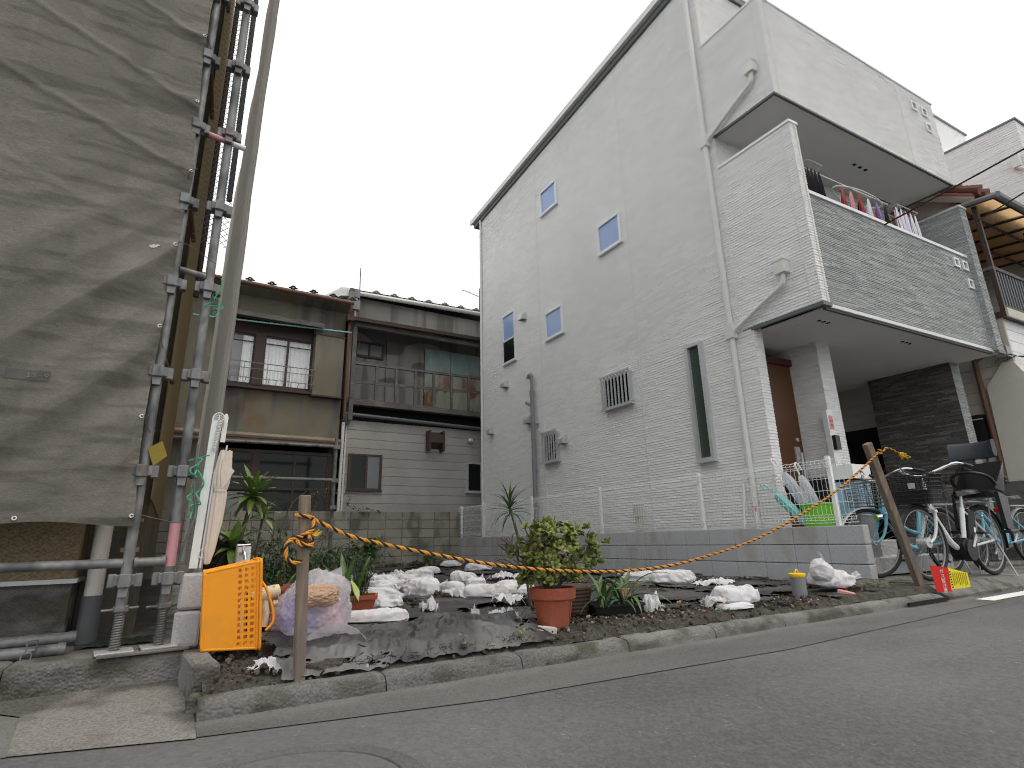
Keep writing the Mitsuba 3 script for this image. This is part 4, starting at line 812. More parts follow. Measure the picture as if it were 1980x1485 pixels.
for xx in (-0.62, -1.1):
    a = np.linspace(0, 2*math.pi, 17)[:-1]; y = float(tarp_y(np.array(xx), np.array(0.76)))-0.005
    part(TP, 'eyelet', tube(np.stack([xx+0.0075*np.cos(a), y+0*a, 0.762+0.0075*np.sin(a)], 1), 0.003, 6, closed=True), 'alu_white')
def on_tarp(m, off):
    v = m.vertices.copy(); v[:, 1] = tarp_y(v[:, 0], v[:, 2])-off-v[:, 1]; return mk(v, m.faces)
lx, lz = np.meshgrid(np.linspace(-0.767, -0.600, 30), np.linspace(1.400, 1.448, 10), indexing='ij')
part(TP, 'label', on_tarp(grid(np.stack([lx, 0*lx, lz], -1)), 0.0025), 'label_grey', True)
tx = meshkit.text_mesh('13-9', 0.021, 0.001); tx = tx.subdivide()
v = tx.vertices; part(TP, 'print', on_tarp(mk(np.stack([v[:, 0]*1.2-0.692, v[:, 2], v[:, 1]+1.413], 1), tx.faces), 0.0055), 'print_grey', False)
# white bird-lime splash
def splat(x, z, r, seed):
    a = np.linspace(0, 2*math.pi, 26)[:-1]; rr = r*(0.7+0.6*np.random.default_rng(seed).random(25))
    return on_tarp(mk(np.vstack([[(x, 0, z)], np.stack([x+rr*np.cos(a), 0*a, z+0.7*rr*np.sin(a)], 1)]), [[0, 1+i, 1+(i+1) % 25] for i in range(25)]), 0.003)
part(TP, 'splash', cat(splat(-0.285, 2.215, 0.018, 1), splat(-0.263, 2.22, 0.009, 2)), 'umbrella_cream', False)
# side sheet, hanging along the plot side
S_, Z_ = np.meshgrid(np.linspace(0, 1, 160), np.linspace(0.42, 7.2, 60), indexing='ij')
Ys = 3.47+S_**1.6*9
Xs = np.interp(Z_, [0.4, 1.4, 2.7, 4.4, 7.2], [0.135, 0.142, 0.158, 0.180, 0.21])-0.002+0.016*np.minimum(Ys-3.47, 2.2)+0.020*np.sin(S_**0.6*46)*np.exp(-S_*0.8)+0.02*vnoise(Ys, Z_, 1.4, 3)+0.010*vnoise(Ys, Z_, 6, 4)
part(nk := thing('side_sheet', 'grey brown dust sheet hanging in folds down the plot side of the scaffold', 'tarpaulin'), 'sheet', grid(np.stack([Xs, Ys, Z_], -1)), 'net_sheet', True)
# tag, cords
solo('tag', cat(hexa([(-0.130, 3.335, 1.020), (-0.075, 3.335, 1.075), (-0.075, 3.338, 1.075), (-0.130, 3.338, 1.020)], [(-0.165, 3.335, 1.110), (-0.105, 3.335, 1.150), (-0.105, 3.338, 1.150), (-0.165, 3.338, 1.110)])), 'tag_yellow', 'small faded yellow tag hanging from the first scaffold post', 'tag', False)
rg = np.random.default_rng(2)
def tangle(c, h, seed, r=0.003):
    g = np.random.default_rng(seed); pts = np.array(c)+np.stack([0.02*g.standard_normal(8), 0.012*g.standard_normal(8), np.linspace(h/2, -h/2, 8)+0.02*g.standard_normal(8)], 1)
    return tube(bez(pts, 6), r, 5)
solo('cord', cat(tangle((0.055, 3.37, 2.0), 0.26, 1), tangle((0.05, 3.37, 1.95), 0.14, 2)), 'green_cord', 'green nylon cord hanging from a coupler high on the second post', 'cord', 30)
solo('cord', cat(tangle((0.075, 3.345, 1.03), 0.10, 3, 0.004), tangle((0.072, 3.345, 0.90), 0.24, 4, 0.005), tangle((0.08, 3.345, 0.86), 0.18, 5, 0.004)), 'green_cord', 'green cord knotted low on the second post beside the white board', 'cord', 30)
solo('cable', tube(bez([(0.055, 3.36, 1.15), (0.06, 3.35, 0.95), (0.085, 3.34, 0.80), (0.075, 3.33, 0.72), (0.05, 3.34, 0.62), (0.04, 3.36, 0.52)], 8), 0.006, 7), 'grey_trim', 'grey hose drooping beside the second scaffold post', 'hose')
def pipe_thing(label, p, q, r):
    k = thing('steel_pipe', label, 'pipe'); p, q = A(*p), A(*q); d = (q-p)/np.linalg.norm(q-p)
    part(k, 'tube', cat(cyl(p, q, r, 18, caps=False), cyl(q, p, r*0.86, 18, caps=False)), 'steel'); part(k, 'end_ring', cyl(q-d*0.03, q, r*1.12, 18), 'steel')
    return k
pipe_thing('muddy scaffold pipe lying nearest the left kerb', (-2.2, 3.34, 0.175), (-0.37, 3.50, 0.175), 0.025)
pipe_thing('muddy scaffold pipe lying behind and above another pipe', (-2.2, 3.44, 0.212), (-0.345, 3.58, 0.215), 0.025)
def ringclip(c, s):
    a = [(-1, -1), (1, -1), (1, 1), (-1, 1)]; return tube(A(*c)+np.array([(s*x*0.8, 0.0, s*z) for x, z in a]), 0.004, 6, closed=True)
solo('scaffold_clamp', cat(ringclip((-0.50, 3.43, 0.155), 0.022), ringclip((-0.49, 3.46, 0.205), 0.022), xf(cbox(0.02, 0.06, 0.01, 0.002), None, (-0.495, 3.455, 0.18))), 'steel', 'open steel clamps fixed on the lying pipes', 'clamp', False)
solo('plank', xf(cbox(0.36, 0.045, 0.010, 0.002), rot([0, 0, 1], 4), (-0.05, 3.225+0.03, 0.158)), 'old_wood', 'thin brown batten lying on the left kerb below the jacks', 'plank', False)
solo('plastic_sheet', grid(np.stack([np.broadcast_to(np.linspace(-0.36, -0.02, 20)[:, None], (20, 8)), np.broadcast_to(np.linspace(3.7, 3.95, 8)[None], (20, 8)), 0.14+0.012*np.random.default_rng(5).random((20, 8))], -1)), 'glass_green', 'dark green plastic sheet on the floor behind the screw jacks', 'sheet', True)

# ================================================================ THINGS ON THE PLOT
# black weed-control sheet with worn patches and torn edges
def dirt_mask(X, Y):
    d = np.zeros_like(X)
    for cx, cy, rx, ry in ((1.45, 3.45, 0.42, 0.36), (2.75, 2.86, 0.62, 0.30), (3.35, 2.80, 0.55, 0.27), (2.2, 2.75, 0.35, 0.14), (0.45, 3.0, 0.42, 0.45), (1.1, 12.0, 2.2, 0.9), (2.9, 12.1, 1.5, 0.5), (5.6, 2.85, 0.5, 0.25), (2.55, 4.1, 0.25, 0.15), (0.7, 5.6, 0.55, 2.4)):
        d = np.maximum(d, 1-((X-cx)/rx)**2-((Y-cy)/ry)**2)
    return d+0.7*vnoise(X, Y, 3.0, 11)+0.25*vnoise(X, Y, 16, 12)
def sheet_z(X, Y, amp=1.0):
    w1 = vnoise(X*0.5, Y, 2.2, 21); w2 = np.abs(vnoise(X, Y*0.6, 4.5, 22)); w3 = vnoise(X, Y, 14, 23)
    return lot_z(X, Y)+0.022+amp*(0.05*w1+0.055*(0.16-w2)*(w2 < 0.16)+0.014*w3)
def sheet(x0, x1, y0, y1, d, lim=0.05):
    X, Y = np.meshgrid(np.arange(x0, x1, d), np.arange(y0, y1, d), indexing='ij')
    P = np.stack([X, Y, sheet_z(X, Y)], -1); k = dirt_mask(X, Y) < lim; kk = k[:-1, :-1] & k[1:, 1:]
    return grid(P, kk)
WS = thing('weed_sheet', 'black weed control sheet spread over the plot, torn and weighed down with bags', 'ground sheet')
m = sheet(0.85, 6.14, 2.69, 5.2, 0.022); part(WS, 'sheet', m, 'sheet_black', True, uv=np.full((len(m.vertices), 2), 0.35))
m = sheet(0.6, 6.14, 5.178, 12.5, 0.06); part(WS, 'sheet', m, 'sheet_black', True, uv=np.full((len(m.vertices), 2), 0.25))
# rumpled grey sheet along the kerb on the left
X, Y = np.meshgrid(np.linspace(0.44, 1.86, 240), np.linspace(2.645, 3.22, 94), indexing='ij')
r1 = 0.5-np.abs(vnoise(X*0.75+Y*0.5, Y, 3.4, 31)); r2 = 0.5-np.abs(vnoise(X*1.3, Y*1.1-0.7*X, 7.0, 32)); r3 = vnoise(X, Y, 26, 33)
Zr = lot_z(X, Y)+0.02+0.23*(r1-0.36)*sm(2.645, 2.82, Y)+0.11*(r2-0.38)+0.014*r3+0.035*sm(2.7, 2.95, Y)
keep = (vnoise(X, Y, 4.0, 35)+0.10*vnoise(X, Y, 22, 36)+0.9*np.minimum(np.minimum((X-0.44)/0.15, (1.86-X)/0.4), np.minimum((Y-2.62)/0.05, (3.22-Y)/0.12))) > 0.10
keep &= ~((np.abs(vnoise(X*0.6, Y*2.2, 4.5, 37)+0.02) < 0.012) & (Y < 2.80))
m = grid(np.stack([X+0.02*r3, Y+0.03*r3, np.maximum(Zr, lot_z(X, Y)+0.004)], -1), keep[:-1, :-1] & keep[1:, 1:])
solo('weed_sheet', m, 'sheet_black', 'rumpled dusty grey end of weed sheet bunched up along the kerb', 'ground sheet', True, uv=np.full((len(m.vertices), 2), 1.0))
# frayed black ends
g = np.random.default_rng(77); ms = []
for cx, cy, n in ((0.95, 2.69, 50), (1.25, 2.70, 60), (1.62, 2.69, 40), (3.95, 2.70, 60), (0.80, 2.72, 40)):
    for i in range(n):
        b = A(cx+0.10*g.standard_normal(), cy+0.015*g.standard_normal(), 0); b[2] = lot_z(b[0], b[1])+0.02
        e = b+A(0.03*g.standard_normal(), -0.03*g.random(), 0.03*g.random()-0.008); mth = (b+e)/2+0.008*g.standard_normal(3)
        ms.append(tube([b, mth, e], 0.0013, 3, caps=False))
stuff('frayed_threads', cat(*ms), 'black_cloth', 'frayed black threads along the torn edges of the weed sheet', 'threads')

# clods, stones and litter of the soil
g = np.random.default_rng(5)
ico = trimesh.creation.icosphere(1, 1.0)
def clods(n, xr, yr, smin, smax, seed, cols, only_dirt=True):
    g = np.random.default_rng(seed); V, F, C = [], [], []; k = 0; nv = len(ico.vertices)
    while k < n:
        x, y = xr[0]+(xr[1]-xr[0])*g.random(), yr[0]+(yr[1]-yr[0])*g.random()
        if only_dirt and dirt_mask(np.array(x), np.array(y)) < -0.02: 
            if g.random() > 0.04: continue
        s = smin*(smax/smin)**(g.random()**2.2)
        v = ico.vertices*(1+0.5*(g.random((nv, 1))-0.5))*A(1, 0.6+0.5*g.random(), 0.45+0.4*g.random())*s
        v = v @ trimesh.transformations.random_rotation_matrix(g.random(3))[:3, :3].T
        V.append(v+A(x, y, float(lot_z(x, y))+0.010+s*0.35)); F.append(ico.faces+k*nv); c = np.asarray(cols[g.integers(len(cols))])*(0.7+0.6*g.random()); C.append(np.repeat(c[None], nv, 0)); k += 1
    return mk(np.vstack(V), np.vstack(F)), np.vstack(C)
ec = [(0.075, 0.058, 0.042), (0.055, 0.045, 0.035), (0.10, 0.08, 0.06), (0.04, 0.034, 0.03), (0.13, 0.12, 0.10)]
m, c = clods(2600, (0.2, 4.6), (2.64, 3.35), 0.003, 0.016, 1, ec); stuff('soil_clods', m, 'vcol', 'brown clods and pebbles of bare soil behind the kerb', 'soil', True, color=c)
m, c = clods(900, (0.2, 6.0), (3.2, 6.0), 0.005, 0.022, 2, ec); stuff('soil_clods', m, 'vcol', 'scattered clods of soil further back on the plot', 'soil', True, color=c)
m, c = clods(700, (0.2, 6.0), (11.2, 12.5), 0.02, 0.09, 3, ec); stuff('soil_clods', m, 'vcol', 'heaped soil along the old block wall', 'soil', True, color=c)
m, c = clods(170, (0.25, 4.4), (2.65, 3.5), 0.006, 0.016, 4, [(0.5, 0.48, 0.44), (0.36, 0.33, 0.28), (0.42, 0.22, 0.10)], False); stuff('litter', m, 'vcol', 'pale stones and dry leaf bits strewn on the soil', 'litter', True, color=c)
m, c = clods(60, (0.3, 6.0), (2.44, 2.53), 0.002, 0.006, 9, [(0.5, 0.46, 0.38), (0.2, 0.15, 0.1)], False); m.vertices[:, 2] -= 0.088; stuff('litter', m, 'vcol', 'grit lying in the gutter along the kerb', 'litter', True, color=c)
M('rock_grey', lambda p, n, uv: mix((0.10, 0.09, 0.075), (0.05, 0.06, 0.03), ss(0.45, 0.65, fbm(p.x*18, p.y*18, p.z*18)))*(0.6+0.8*noise(p.x*90, p.y*90, p.z*90)), 0.95)
for i, (x, y, s, lab) in enumerate([(0.62, 2.73, 0.075, 'flat dark earth crusted slab lying in front of the black hollow near the stake'), (5.45, 2.86, 0.13, 'mossy rough rock between the wall end and the right stake'), (5.15, 2.84, 0.10, 'smaller dark rock beside the wall end')]):
    m = rough_block(s*2.6, s*1.2, s*0.62, 40+i, 0.034); solo('rock', xf(m, rot([0, 0, 1], 10*i-6), (x, y, float(lot_z(x, y))+s*0.12)), 'soil' if i == 0 else 'rock_grey', lab, 'rock', 60)
solo('brick_piece', xf(rough_block(0.12, 0.06, 0.035, 51, 0.006), rot([0, 0, 1], -18) @ rot([0, 1, 0], 8), (1.87, 2.80, 0.125)), 'cream_wall', 'pale slab fragment leaning at the foot of the terracotta pot', 'fragment', 40)
solo('brick_piece', xf(cbox(0.09, 0.16, 0.05, 0.004), rot([0, 0, 1], 25) @ rot([1, 0, 0], 14), (4.93, 2.80, 0.11)), 'red_pink', 'reddish brick end lying by the wall corner', 'brick', False)
solo('wood_chip', xf(cbox(0.06, 0.012, 0.004, 0.001), rot([0, 0, 1], 12), (0.055, 3.02, 0.012)), 'tan_bag', 'small wood sliver lying on the concrete apron', 'wood', False)

# sand bags
def sandbag(L, Wd, H, seed, tie=True, res=(100, 64)):
    n, k = res; t = np.linspace(0, 1, n); th = np.linspace(0, 2*math.pi, k, endpoint=False)
    if tie: pr = np.interp(t, [0, .02, .07, .18, .35, .55, .72, .82, .88, .91, .95, 1], [0.0, .42, .70, .92, 1, .98, .85, .55, .24, .15, .22, .36])
    else: pr = np.interp(t, [0, .02, .06, .15, .35, .6, .85, .94, .98, 1], [0.0, .45, .75, .92, 1, 1, .92, .72, .4, 0.0])
    T_, H_ = np.meshgrid(t, th, indexing='ij'); PR = pr[:, None]
    c, s_ = np.cos(H_), np.sin(H_)
    yy = np.sign(c)*np.abs(c)**0.8*Wd/2*PR; zz = np.where(s_ > 0, s_**0.85*H*0.72*PR**0.8, s_*H*0.28*PR)+H*0.28
    xx = (T_-0.5)*L
    P = np.stack([xx, yy, zz], -1); o = seed*9.7
    rid = lambda u, v, q, sd: 1-2*np.abs(vnoise(u, v, q, sd, 2))
    low = vnoise(xx+o, yy+zz*1.3, 1.1/L, seed)*0.60*H
    wr = 0.50*(0.34-0.34*rid(xx*0.7+o, H_*0.12*L/0.4, 11, seed+1)**2)*H*(0.8+1.6*sm(0.45, 0.9, T_))*0.9+(1-rid(xx*0.9+o, zz*1.2-yy*0.7, 15, seed+2))*0.10*H+vnoise(xx+o, yy+zz, 55, seed+3)*0.03*H
    nrm = np.stack([0*c, c, s_], -1); P = P+nrm*(low-wr)[..., None]*np.minimum(1, PR*3)[..., None]
    P[..., 2] = np.maximum(P[..., 2], 0.0)
    P[..., 2] += 0.25*H*sm(0.84, 1.0, T_)*(1 if tie else 0)
    i = np.arange(n*k).reshape(n, k); q = np.stack([i[:-1], np.roll(i, -1, 1)[:-1], np.roll(i, -1, 1)[1:], i[1:]], -1).reshape(-1, 4)
    return mk(P.reshape(-1, 3), q)
def put_bag(x, y, w, h, yaw, seed, label, tie=True, wr=0.62, dirt=0.3, dz=0.0):
    m = sandbag(w*1.10, w*wr, h*0.9, seed, tie); m = xf(m, rot([0, 0, 1], yaw), (x, y+0.12*w, float(lot_z(x, y))+0.012+dz))
    return solo('sandbag', m, 'sack_white', label, 'sandbag', True, 'white sandbags weighing down the sheet', uv=np.full((len(m.vertices), 2), dirt))
bags = [(4.86, 10.5, .40, .16, -20, 'small white sandbag farthest back in front of the wall junction', True),
 (3.54, 8.61, .37, .13, 160, 'white sandbag lying alone near the soil heap at the back', True),
 (4.51, 8.63, .43, .16, -35, 'white sandbag at the back nearest the grey block wall corner', True),
 (3.23, 6.54, .35, .16, -28, 'plump white sandbag with an upright tied neck mid plot', True),
 (2.54, 4.72, .36, .13, -28, 'broad white sandbag in the middle of the plot, left of the torn one', False),
 (2.78, 4.62, .34, .145, 150, 'broad white sandbag overlapping a second bag left of the jade plant', True),
 (2.09, 6.24, .40, .18, -30, 'left white sandbag of the central heap', True), (2.05, 5.20, .36, .19, 140, 'front white sandbag of the central heap with a dark opening', True),
 (2.28, 5.55, .38, .21, -30, 'tallest white sandbag in the central heap', True), (2.23, 7.29, .25, .18, -20, 'small bag behind the terracotta planter beside fine leaved plant', True),
 (1.62, 5.02, .47, .14, -30, 'long white sandbag with a knotted end behind the planter', True), (1.21, 3.80, .38, .095, -25, 'flat white sandbag lying just right of the plastic bag', False),
 (4.65, 4.97, .38, .165, 150, 'white sandbag against the grey wall behind the strap leaved plant', True), (4.72, 4.49, .44, .17, -25, 'smooth plump sandbag leaning at the foot of the grey wall', False),
 (1.95, 5.75, .36, .19, 20, 'hindmost left sandbag of the central heap', False), (2.42, 5.18, .30, .15, -60, 'small sandbag squeezed in at the right of the central heap', True), (1.86, 6.75, .34, .17, -10, 'sandbag behind the central heap toward the shrubs', True),
 (2.62, 7.0, .34, .16, 30, 'sandbag behind the central heap on its right', True), (3.05, 7.7, .36, .15, -15, 'far sandbag in line with the middle of the old wall', False), (1.48, 4.62, .36, .12, -22, 'flat sandbag lying before the planter beside the knotted bag', False), (2.95, 4.95, .28, .13, -20, 'sandbag touching the ragged one left of the jade plant', True),
 (3.02, 5.9, .25, .12, 20, 'white sandbag half hidden behind the jade plant', False), (4.1, 5.6, .30, .14, -10, 'white bag showing between the pot plants', False)]
for i, (x, y, w_, h_, yw, lab, tie) in enumerate(bags): put_bag(x, y, w_*1.1, h_*1.1, yw, 10+i, lab, tie)
k = put_bag(5.02, 2.90, .42, .20, -18, 41, 'big grimy sack slumped beside the pipe stub at the wall end', True, 0.75, 0.9)
labels[k].pop('group')
m = sandbag(0.24, 0.20, 0.19, 42, True); m = xf(m, rot([0, 1, 0], -62), (4.93, 2.96, float(lot_z(4.9, 2.9))+0.16)); part(k, 'neck', m, 'sack_white', True, uv=np.full((len(m.vertices), 2), 0.8))
# draped white bag at the kerb with loop of string
DB = thing('sandbag', 'crisp white bag draped flat by the kerb with a loose string loop', 'sandbag')
m = sandbag(0.36, 0.24, 0.135, 55, False); part(DB, 'bag', xf(m, rot([0, 0, 1], -14), (3.56, 2.84, float(lot_z(3.5, 2.8))+0.015)), 'sack_white', True, uv=np.full((len(m.vertices), 2), 0.05))
m = sandbag(0.30, 0.10, 0.05, 56, False); part(DB, 'flap', xf(m, rot([0, 0, 1], -10), (3.42, 2.74, float(lot_z(3.4, 2.7))+0.0)), 'sack_white', True, uv=np.full((len(m.vertices), 2), 0.1))
a = np.linspace(0.3, 5.2, 14); part(DB, 'string', tube(np.stack([3.29+0.045*np.cos(a), 2.80+0.01*a, 0.16+0.035*np.sin(a)], 1), 0.004, 6), 'white_cloth')
# torn scraps of bag cloth
def scrap(R, H, seed, thr=46):
    g = np.random.default_rng(seed); nr, na = 14, 56
    a = np.linspace(0, 2*math.pi, na, endpoint=False); r = np.linspace(0, 1, nr)
    Rm = R*(0.55+0.6*meshkit.noise(np.stack([np.cos(a)*1.6, np.sin(a)*1.6, a*0+seed], -1), seed)+0.16*g.random(na))
    RR, AA = np.meshgrid(r, a, indexing='ij'); X = RR*Rm*np.cos(AA); Y = RR*Rm*0.7*np.sin(AA)
    rid = np.abs(vnoise(X+seed, Y, 1.3/R, seed))*2.2
    Z = H*np.clip(0.32*(1-RR**4)+1.0*(0.35-rid)+1.1*vnoise(X, Y, 3.2/R, seed+1)+0.5*vnoise(X, Y, 9/R, seed+2)+0.15, -0.05, 1.3)
    i = np.arange(nr*na).reshape(nr, na); q = np.stack([i[:-1], i[1:], np.roll(i, -1, 1)[1:], np.roll(i, -1, 1)[:-1]], -1).reshape(-1, 4)
    ms = [mk(np.stack([X, Y, Z], -1).reshape(-1, 3), q)]
    for j in range(thr):
        q_ = g.integers(na); e = A(X[-1, q_], Y[-1, q_], Z[-1, q_]); d = A(math.cos(a[q_]), math.sin(a[q_]), 0.5*g.random()-0.1)+0.7*g.standard_normal(3)
        ln = R*(0.12+0.22*g.random()); d /= np.linalg.norm(d); m_ = e+d*ln*0.5+0.1*ln*g.standard_normal(3); t_ = e+d*ln+A(0, 0, -0.2*ln)
        s_ = np.cross(d, g.standard_normal(3)); s_ *= 0.003/np.linalg.norm(s_)
        ms.append(mk([e-s_, e+s_, m_-s_, m_+s_, t_-s_*0.3, t_+s_*0.3], [[0, 1, 3, 2], [2, 3, 5, 4]]))
    return cat(*ms)
scr = [(2.43, 4.17, .17, .10, 'torn bag cloth spilling out of the broad sandbag'), (3.69, 6.42, .23, .13, 'ripped open sandbag with dark soil showing, back right'), (1.69, 4.06, .095, .10, 'small upright torn scrap of white cloth mid plot'),
       (1.66, 3.27, .045, .10, 'narrow frayed tuft of white cloth standing up near the pot'), (1.78, 3.13, .10, .085, 'crumpled white scrap beside the pale slab fragment'), (4.95, 4.22, .23, .07, 'flat torn bag with soil on it at the foot of the wall'),
       (2.98, 3.10, .10, .12, 'frayed white scrap on the soil heap right of the black tray'), (3.36, 2.86, .13, .075, 'torn white cloth half buried left of the string loop'), (2.35, 4.95, .16, .10, 'ragged white bag opening at the front of the central heap'),
       (0.42, 2.78, .075, .05, 'crumpled clear white plastic scrap in front of the basket'), (2.75, 7.9, .20, .16, 'torn white cloth on the dark sheet edge at the back left'), (1.18, 4.05, .15, .06, 'rumpled greyish cloth behind the flat sandbag')]
for i, (x, y, R_, H_, lab) in enumerate(scr):
    m = xf(scrap(R_, H_, 60+i), rot([0, 0, 1], 37*i), (x, y, float(lot_z(x, y))+0.02)); solo('cloth_scrap', m, 'sack_white', lab, 'cloth', True, uv=np.full((len(m.vertices), 2), 0.35+0.5*(i == 11)))
for x, y, n, s_, sd in ((3.72, 6.38, 130, 0.11, 1), (4.95, 4.27, 120, 0.12, 2), (2.62, 4.08, 120, 0.12, 3), (2.17, 5.0, 60, 0.06, 4)):
    g = np.random.default_rng(sd); V, F, C = [], [], []; nv = len(ico.vertices)
    for k_ in range(n):
        p = A(x, y, 0)+A(s_, s_*0.6, 0)*g.standard_normal(3)*0.6; p[2] = lot_z(p[0], p[1])+0.015+0.07*math.exp(-((p[0]-x)/s_)**2)*g.random()
        V.append(ico.vertices*(0.008+0.014*g.random())*(1+0.4*(g.random((nv, 1))-0.5))+p); F.append(ico.faces+k_*nv); C.append(np.repeat((np.asarray(ec[g.integers(5)])*(0.6+0.6*g.random()))[None], nv, 0))
    stuff('spilled_soil', mk(np.vstack(V), np.vstack(F)), 'vcol', ['soil spilled from the ripped bag at back right', 'soil spilled on the torn bag by the wall', 'soil spilled beside the broad sandbag', 'soil in the dark bag opening'][sd-1], 'soil', True, color=np.vstack(C))

# pipe stub with yellow lid
ps = thing('pipe_stub', 'grey pipe stub with yellow ringed lid standing in the sheet', 'pipe')
part(ps, 'pipe', lathe([(0.060, 0.03), (0.060, 0.26), (0.056, 0.265), (0.0, 0.266)], 28, (4.60, 3.02, 0)), 'mid_grey', 40)
part(ps, 'lid', lathe([(0.0, 0.292), (0.058, 0.290), (0.066, 0.285), (0.067, 0.266), (0.061, 0.258)], 28, (4.60, 3.02, 0)), 'lid_yellow', 40)
a = np.linspace(0, math.pi, 12); part(ps, 'ring', tube(np.stack([4.60+0.022*np.cos(a), 3.02+0*a, 0.288+0.03*np.sin(a)], 1), 0.006, 8), 'lid_yellow')

# wooden stakes and the rope between them
def stake(name, lab, p, q, wx, wy, tw):
    p, q = A(*p), A(*q); x, y, d = frame(q-p); L = np.linalg.norm(q-p)
    xx = A(math.cos(tw), math.sin(tw), 0); xx -= d*(xx@d); xx /= np.linalg.norm(xx); yy = np.cross(d, xx)
    pts = []; m = cbox(wx, wy, L, 0.004)
    return solo(name, xf(m, np.stack([xx, yy, d], 1), (p+q)/2), 'stake_wood', lab, 'stake', False)
stake('wooden_stake', 'square wooden stake with rope knotted near its top, beside the plastic bag', (0.528, 2.665, 0.02), (0.495, 2.672, 0.835), 0.044, 0.040, 0.15)
stake('wooden_stake', 'leaning wooden stake at the right end of the kerb before the bicycles', (6.02, 2.72, 0.02), (5.42, 2.66, 1.40), 0.075, 0.055, -0.2)
RP = [(0.442, 2.4, 0.722), (0.557, 2.403, 0.685), (0.69, 2.406, 0.635), (1.128, 2.417, 0.543), (1.465, 2.425, 0.488), (1.884, 2.435, 0.449), (2.294, 2.445, 0.440), (2.73, 2.455, 0.474), (3.48, 2.474, 0.610), (4.344, 2.494, 0.880), (4.898, 2.508, 1.105), (5.27, 2.517, 1.275)]
RP = np.array(RP); kf = np.interp(RP[:, 0], [0.44, 5.27], [1.100, 1.045])[:, None]; C0 = A(*CAM); RP = C0+(RP-C0)*kf
def rope(parent, pts, r, pitch, fine=True):
    pts = np.asarray(pts, float); dl = np.r_[0, np.cumsum(np.linalg.norm(np.diff(pts, axis=0), axis=1))]
    n = int(dl[-1]/(pitch/9)); s = np.linspace(0, dl[-1], n); c = np.stack([np.interp(s, dl, pts[:, k]) for k in range(3)], 1)
    tg = np.gradient(c, axis=0); tg /= np.linalg.norm(tg, axis=1, keepdims=True)+1e-12
    x = frame(tg[0])[0]; X_ = []
    for k in range(n):
        x = x-tg[k]*(x@tg[k]); x /= np.linalg.norm(x); X_.append(x)
    X_ = np.array(X_); Y_ = np.cross(tg, X_)
    for j, mname in enumerate(('rope_yellow', 'rope_yellow', 'rope_black')):
        ph = 2*math.pi*s/pitch+j*2*math.pi/3
        st = c+0.56*r*(np.cos(ph)[:, None]*X_+np.sin(ph)[:, None]*Y_)
        part(parent, 'black_strand' if 'black' in mname else 'yellow_strand', tube(st, r*0.56, 6), mname, True)
RO = thing('barrier_rope', 'yellow and black twisted rope slung between the two wooden stakes', 'rope')
sx, sy = 0.500, 2.671
rope(RO, bez(np.vstack([[(sx+0.028, sy-0.01, RP[0, 2]+0.0)], RP[1:]]), 10), 0.0085, 0.062)
def loop(cx, cy, z, r, tilt, a0, a1, n=20):
    a = np.linspace(a0, a1, n); return np.stack([cx+r*np.cos(a), cy+r*np.sin(a), z+tilt*np.cos(a)], 1)
rope(RO, loop(sx, sy, RP[0, 2]+0.008, 0.036, -0.006, -0.6, 5.4), 0.0085, 0.062)
rope(RO, loop(sx+0.003, sy, 0.655, 0.036, 0.02, 0.0, 6.0), 0.0085, 0.062)
rope(RO, loop(sx+0.003, sy, 0.622, 0.037, -0.012, 0.4, 6.4), 0.0085, 0.062)
rope(RO, bez([(sx+0.035, sy-0.015, 0.72), (sx+0.036, sy-0.03, 0.69), (sx+0.005, sy-0.045, 0.665), (sx-0.03, sy-0.04, 0.645), (sx-0.02, sy-0.05, 0.622), (sx+0.02, sy-0.05, 0.615), (sx+0.036, sy-0.03, 0.635), (sx+0.01, sy-0.055, 0.652)], 8), 0.0085, 0.062)
rope(RO, bez([(sx-0.01, sy-0.045, 0.65), (sx-0.045, sy-0.045, 0.648), (sx-0.075, sy-0.05, 0.62), (sx-0.072, sy-0.05, 0.57), (sx-0.045, sy-0.05, 0.545), (sx-0.005, sy-0.045, 0.552)], 8), 0.0085, 0.062)
ex, ey, ez = RP[-1]
rope(RO, loop(ex+0.03, ey+0.03, ez+0.005, 0.052, 0.008, -2.2, 3.6), 0.0085, 0.062)
rope(RO, loop(ex+0.03, ey+0.03, ez+0.03, 0.052, -0.01, -2.2, 3.6), 0.0085, 0.062)
tp = bez([(ex+0.05, ey-0.03, ez+0.02), (ex+0.11, ey-0.03, ez+0.055), (ex+0.20, ey-0.035, ez+0.05), (ex+0.32, ey-0.04, ez+0.015)], 8); rope(RO, tp, 0.0085, 0.062)
g = np.random.default_rng(3); part(RO, 'tassel', cat(*[tube([tp[-1], tp[-1]+A(0.04, 0, -0.008)+0.012*g.standard_normal(3), tp[-1]+A(0.085, 0, -0.02)+0.02*g.standard_normal(3)], 0.003, 4) for _ in range(22)]), 'lid_yellow', True)
part(RO, 'tassel', cat(*[tube([(sx+0.03, sy-0.05, 0.66), A(sx+0.05, sy-0.055, 0.665)+0.008*g.standard_normal(3)], 0.002, 4) for _ in range(16)]), 'lid_yellow', True)

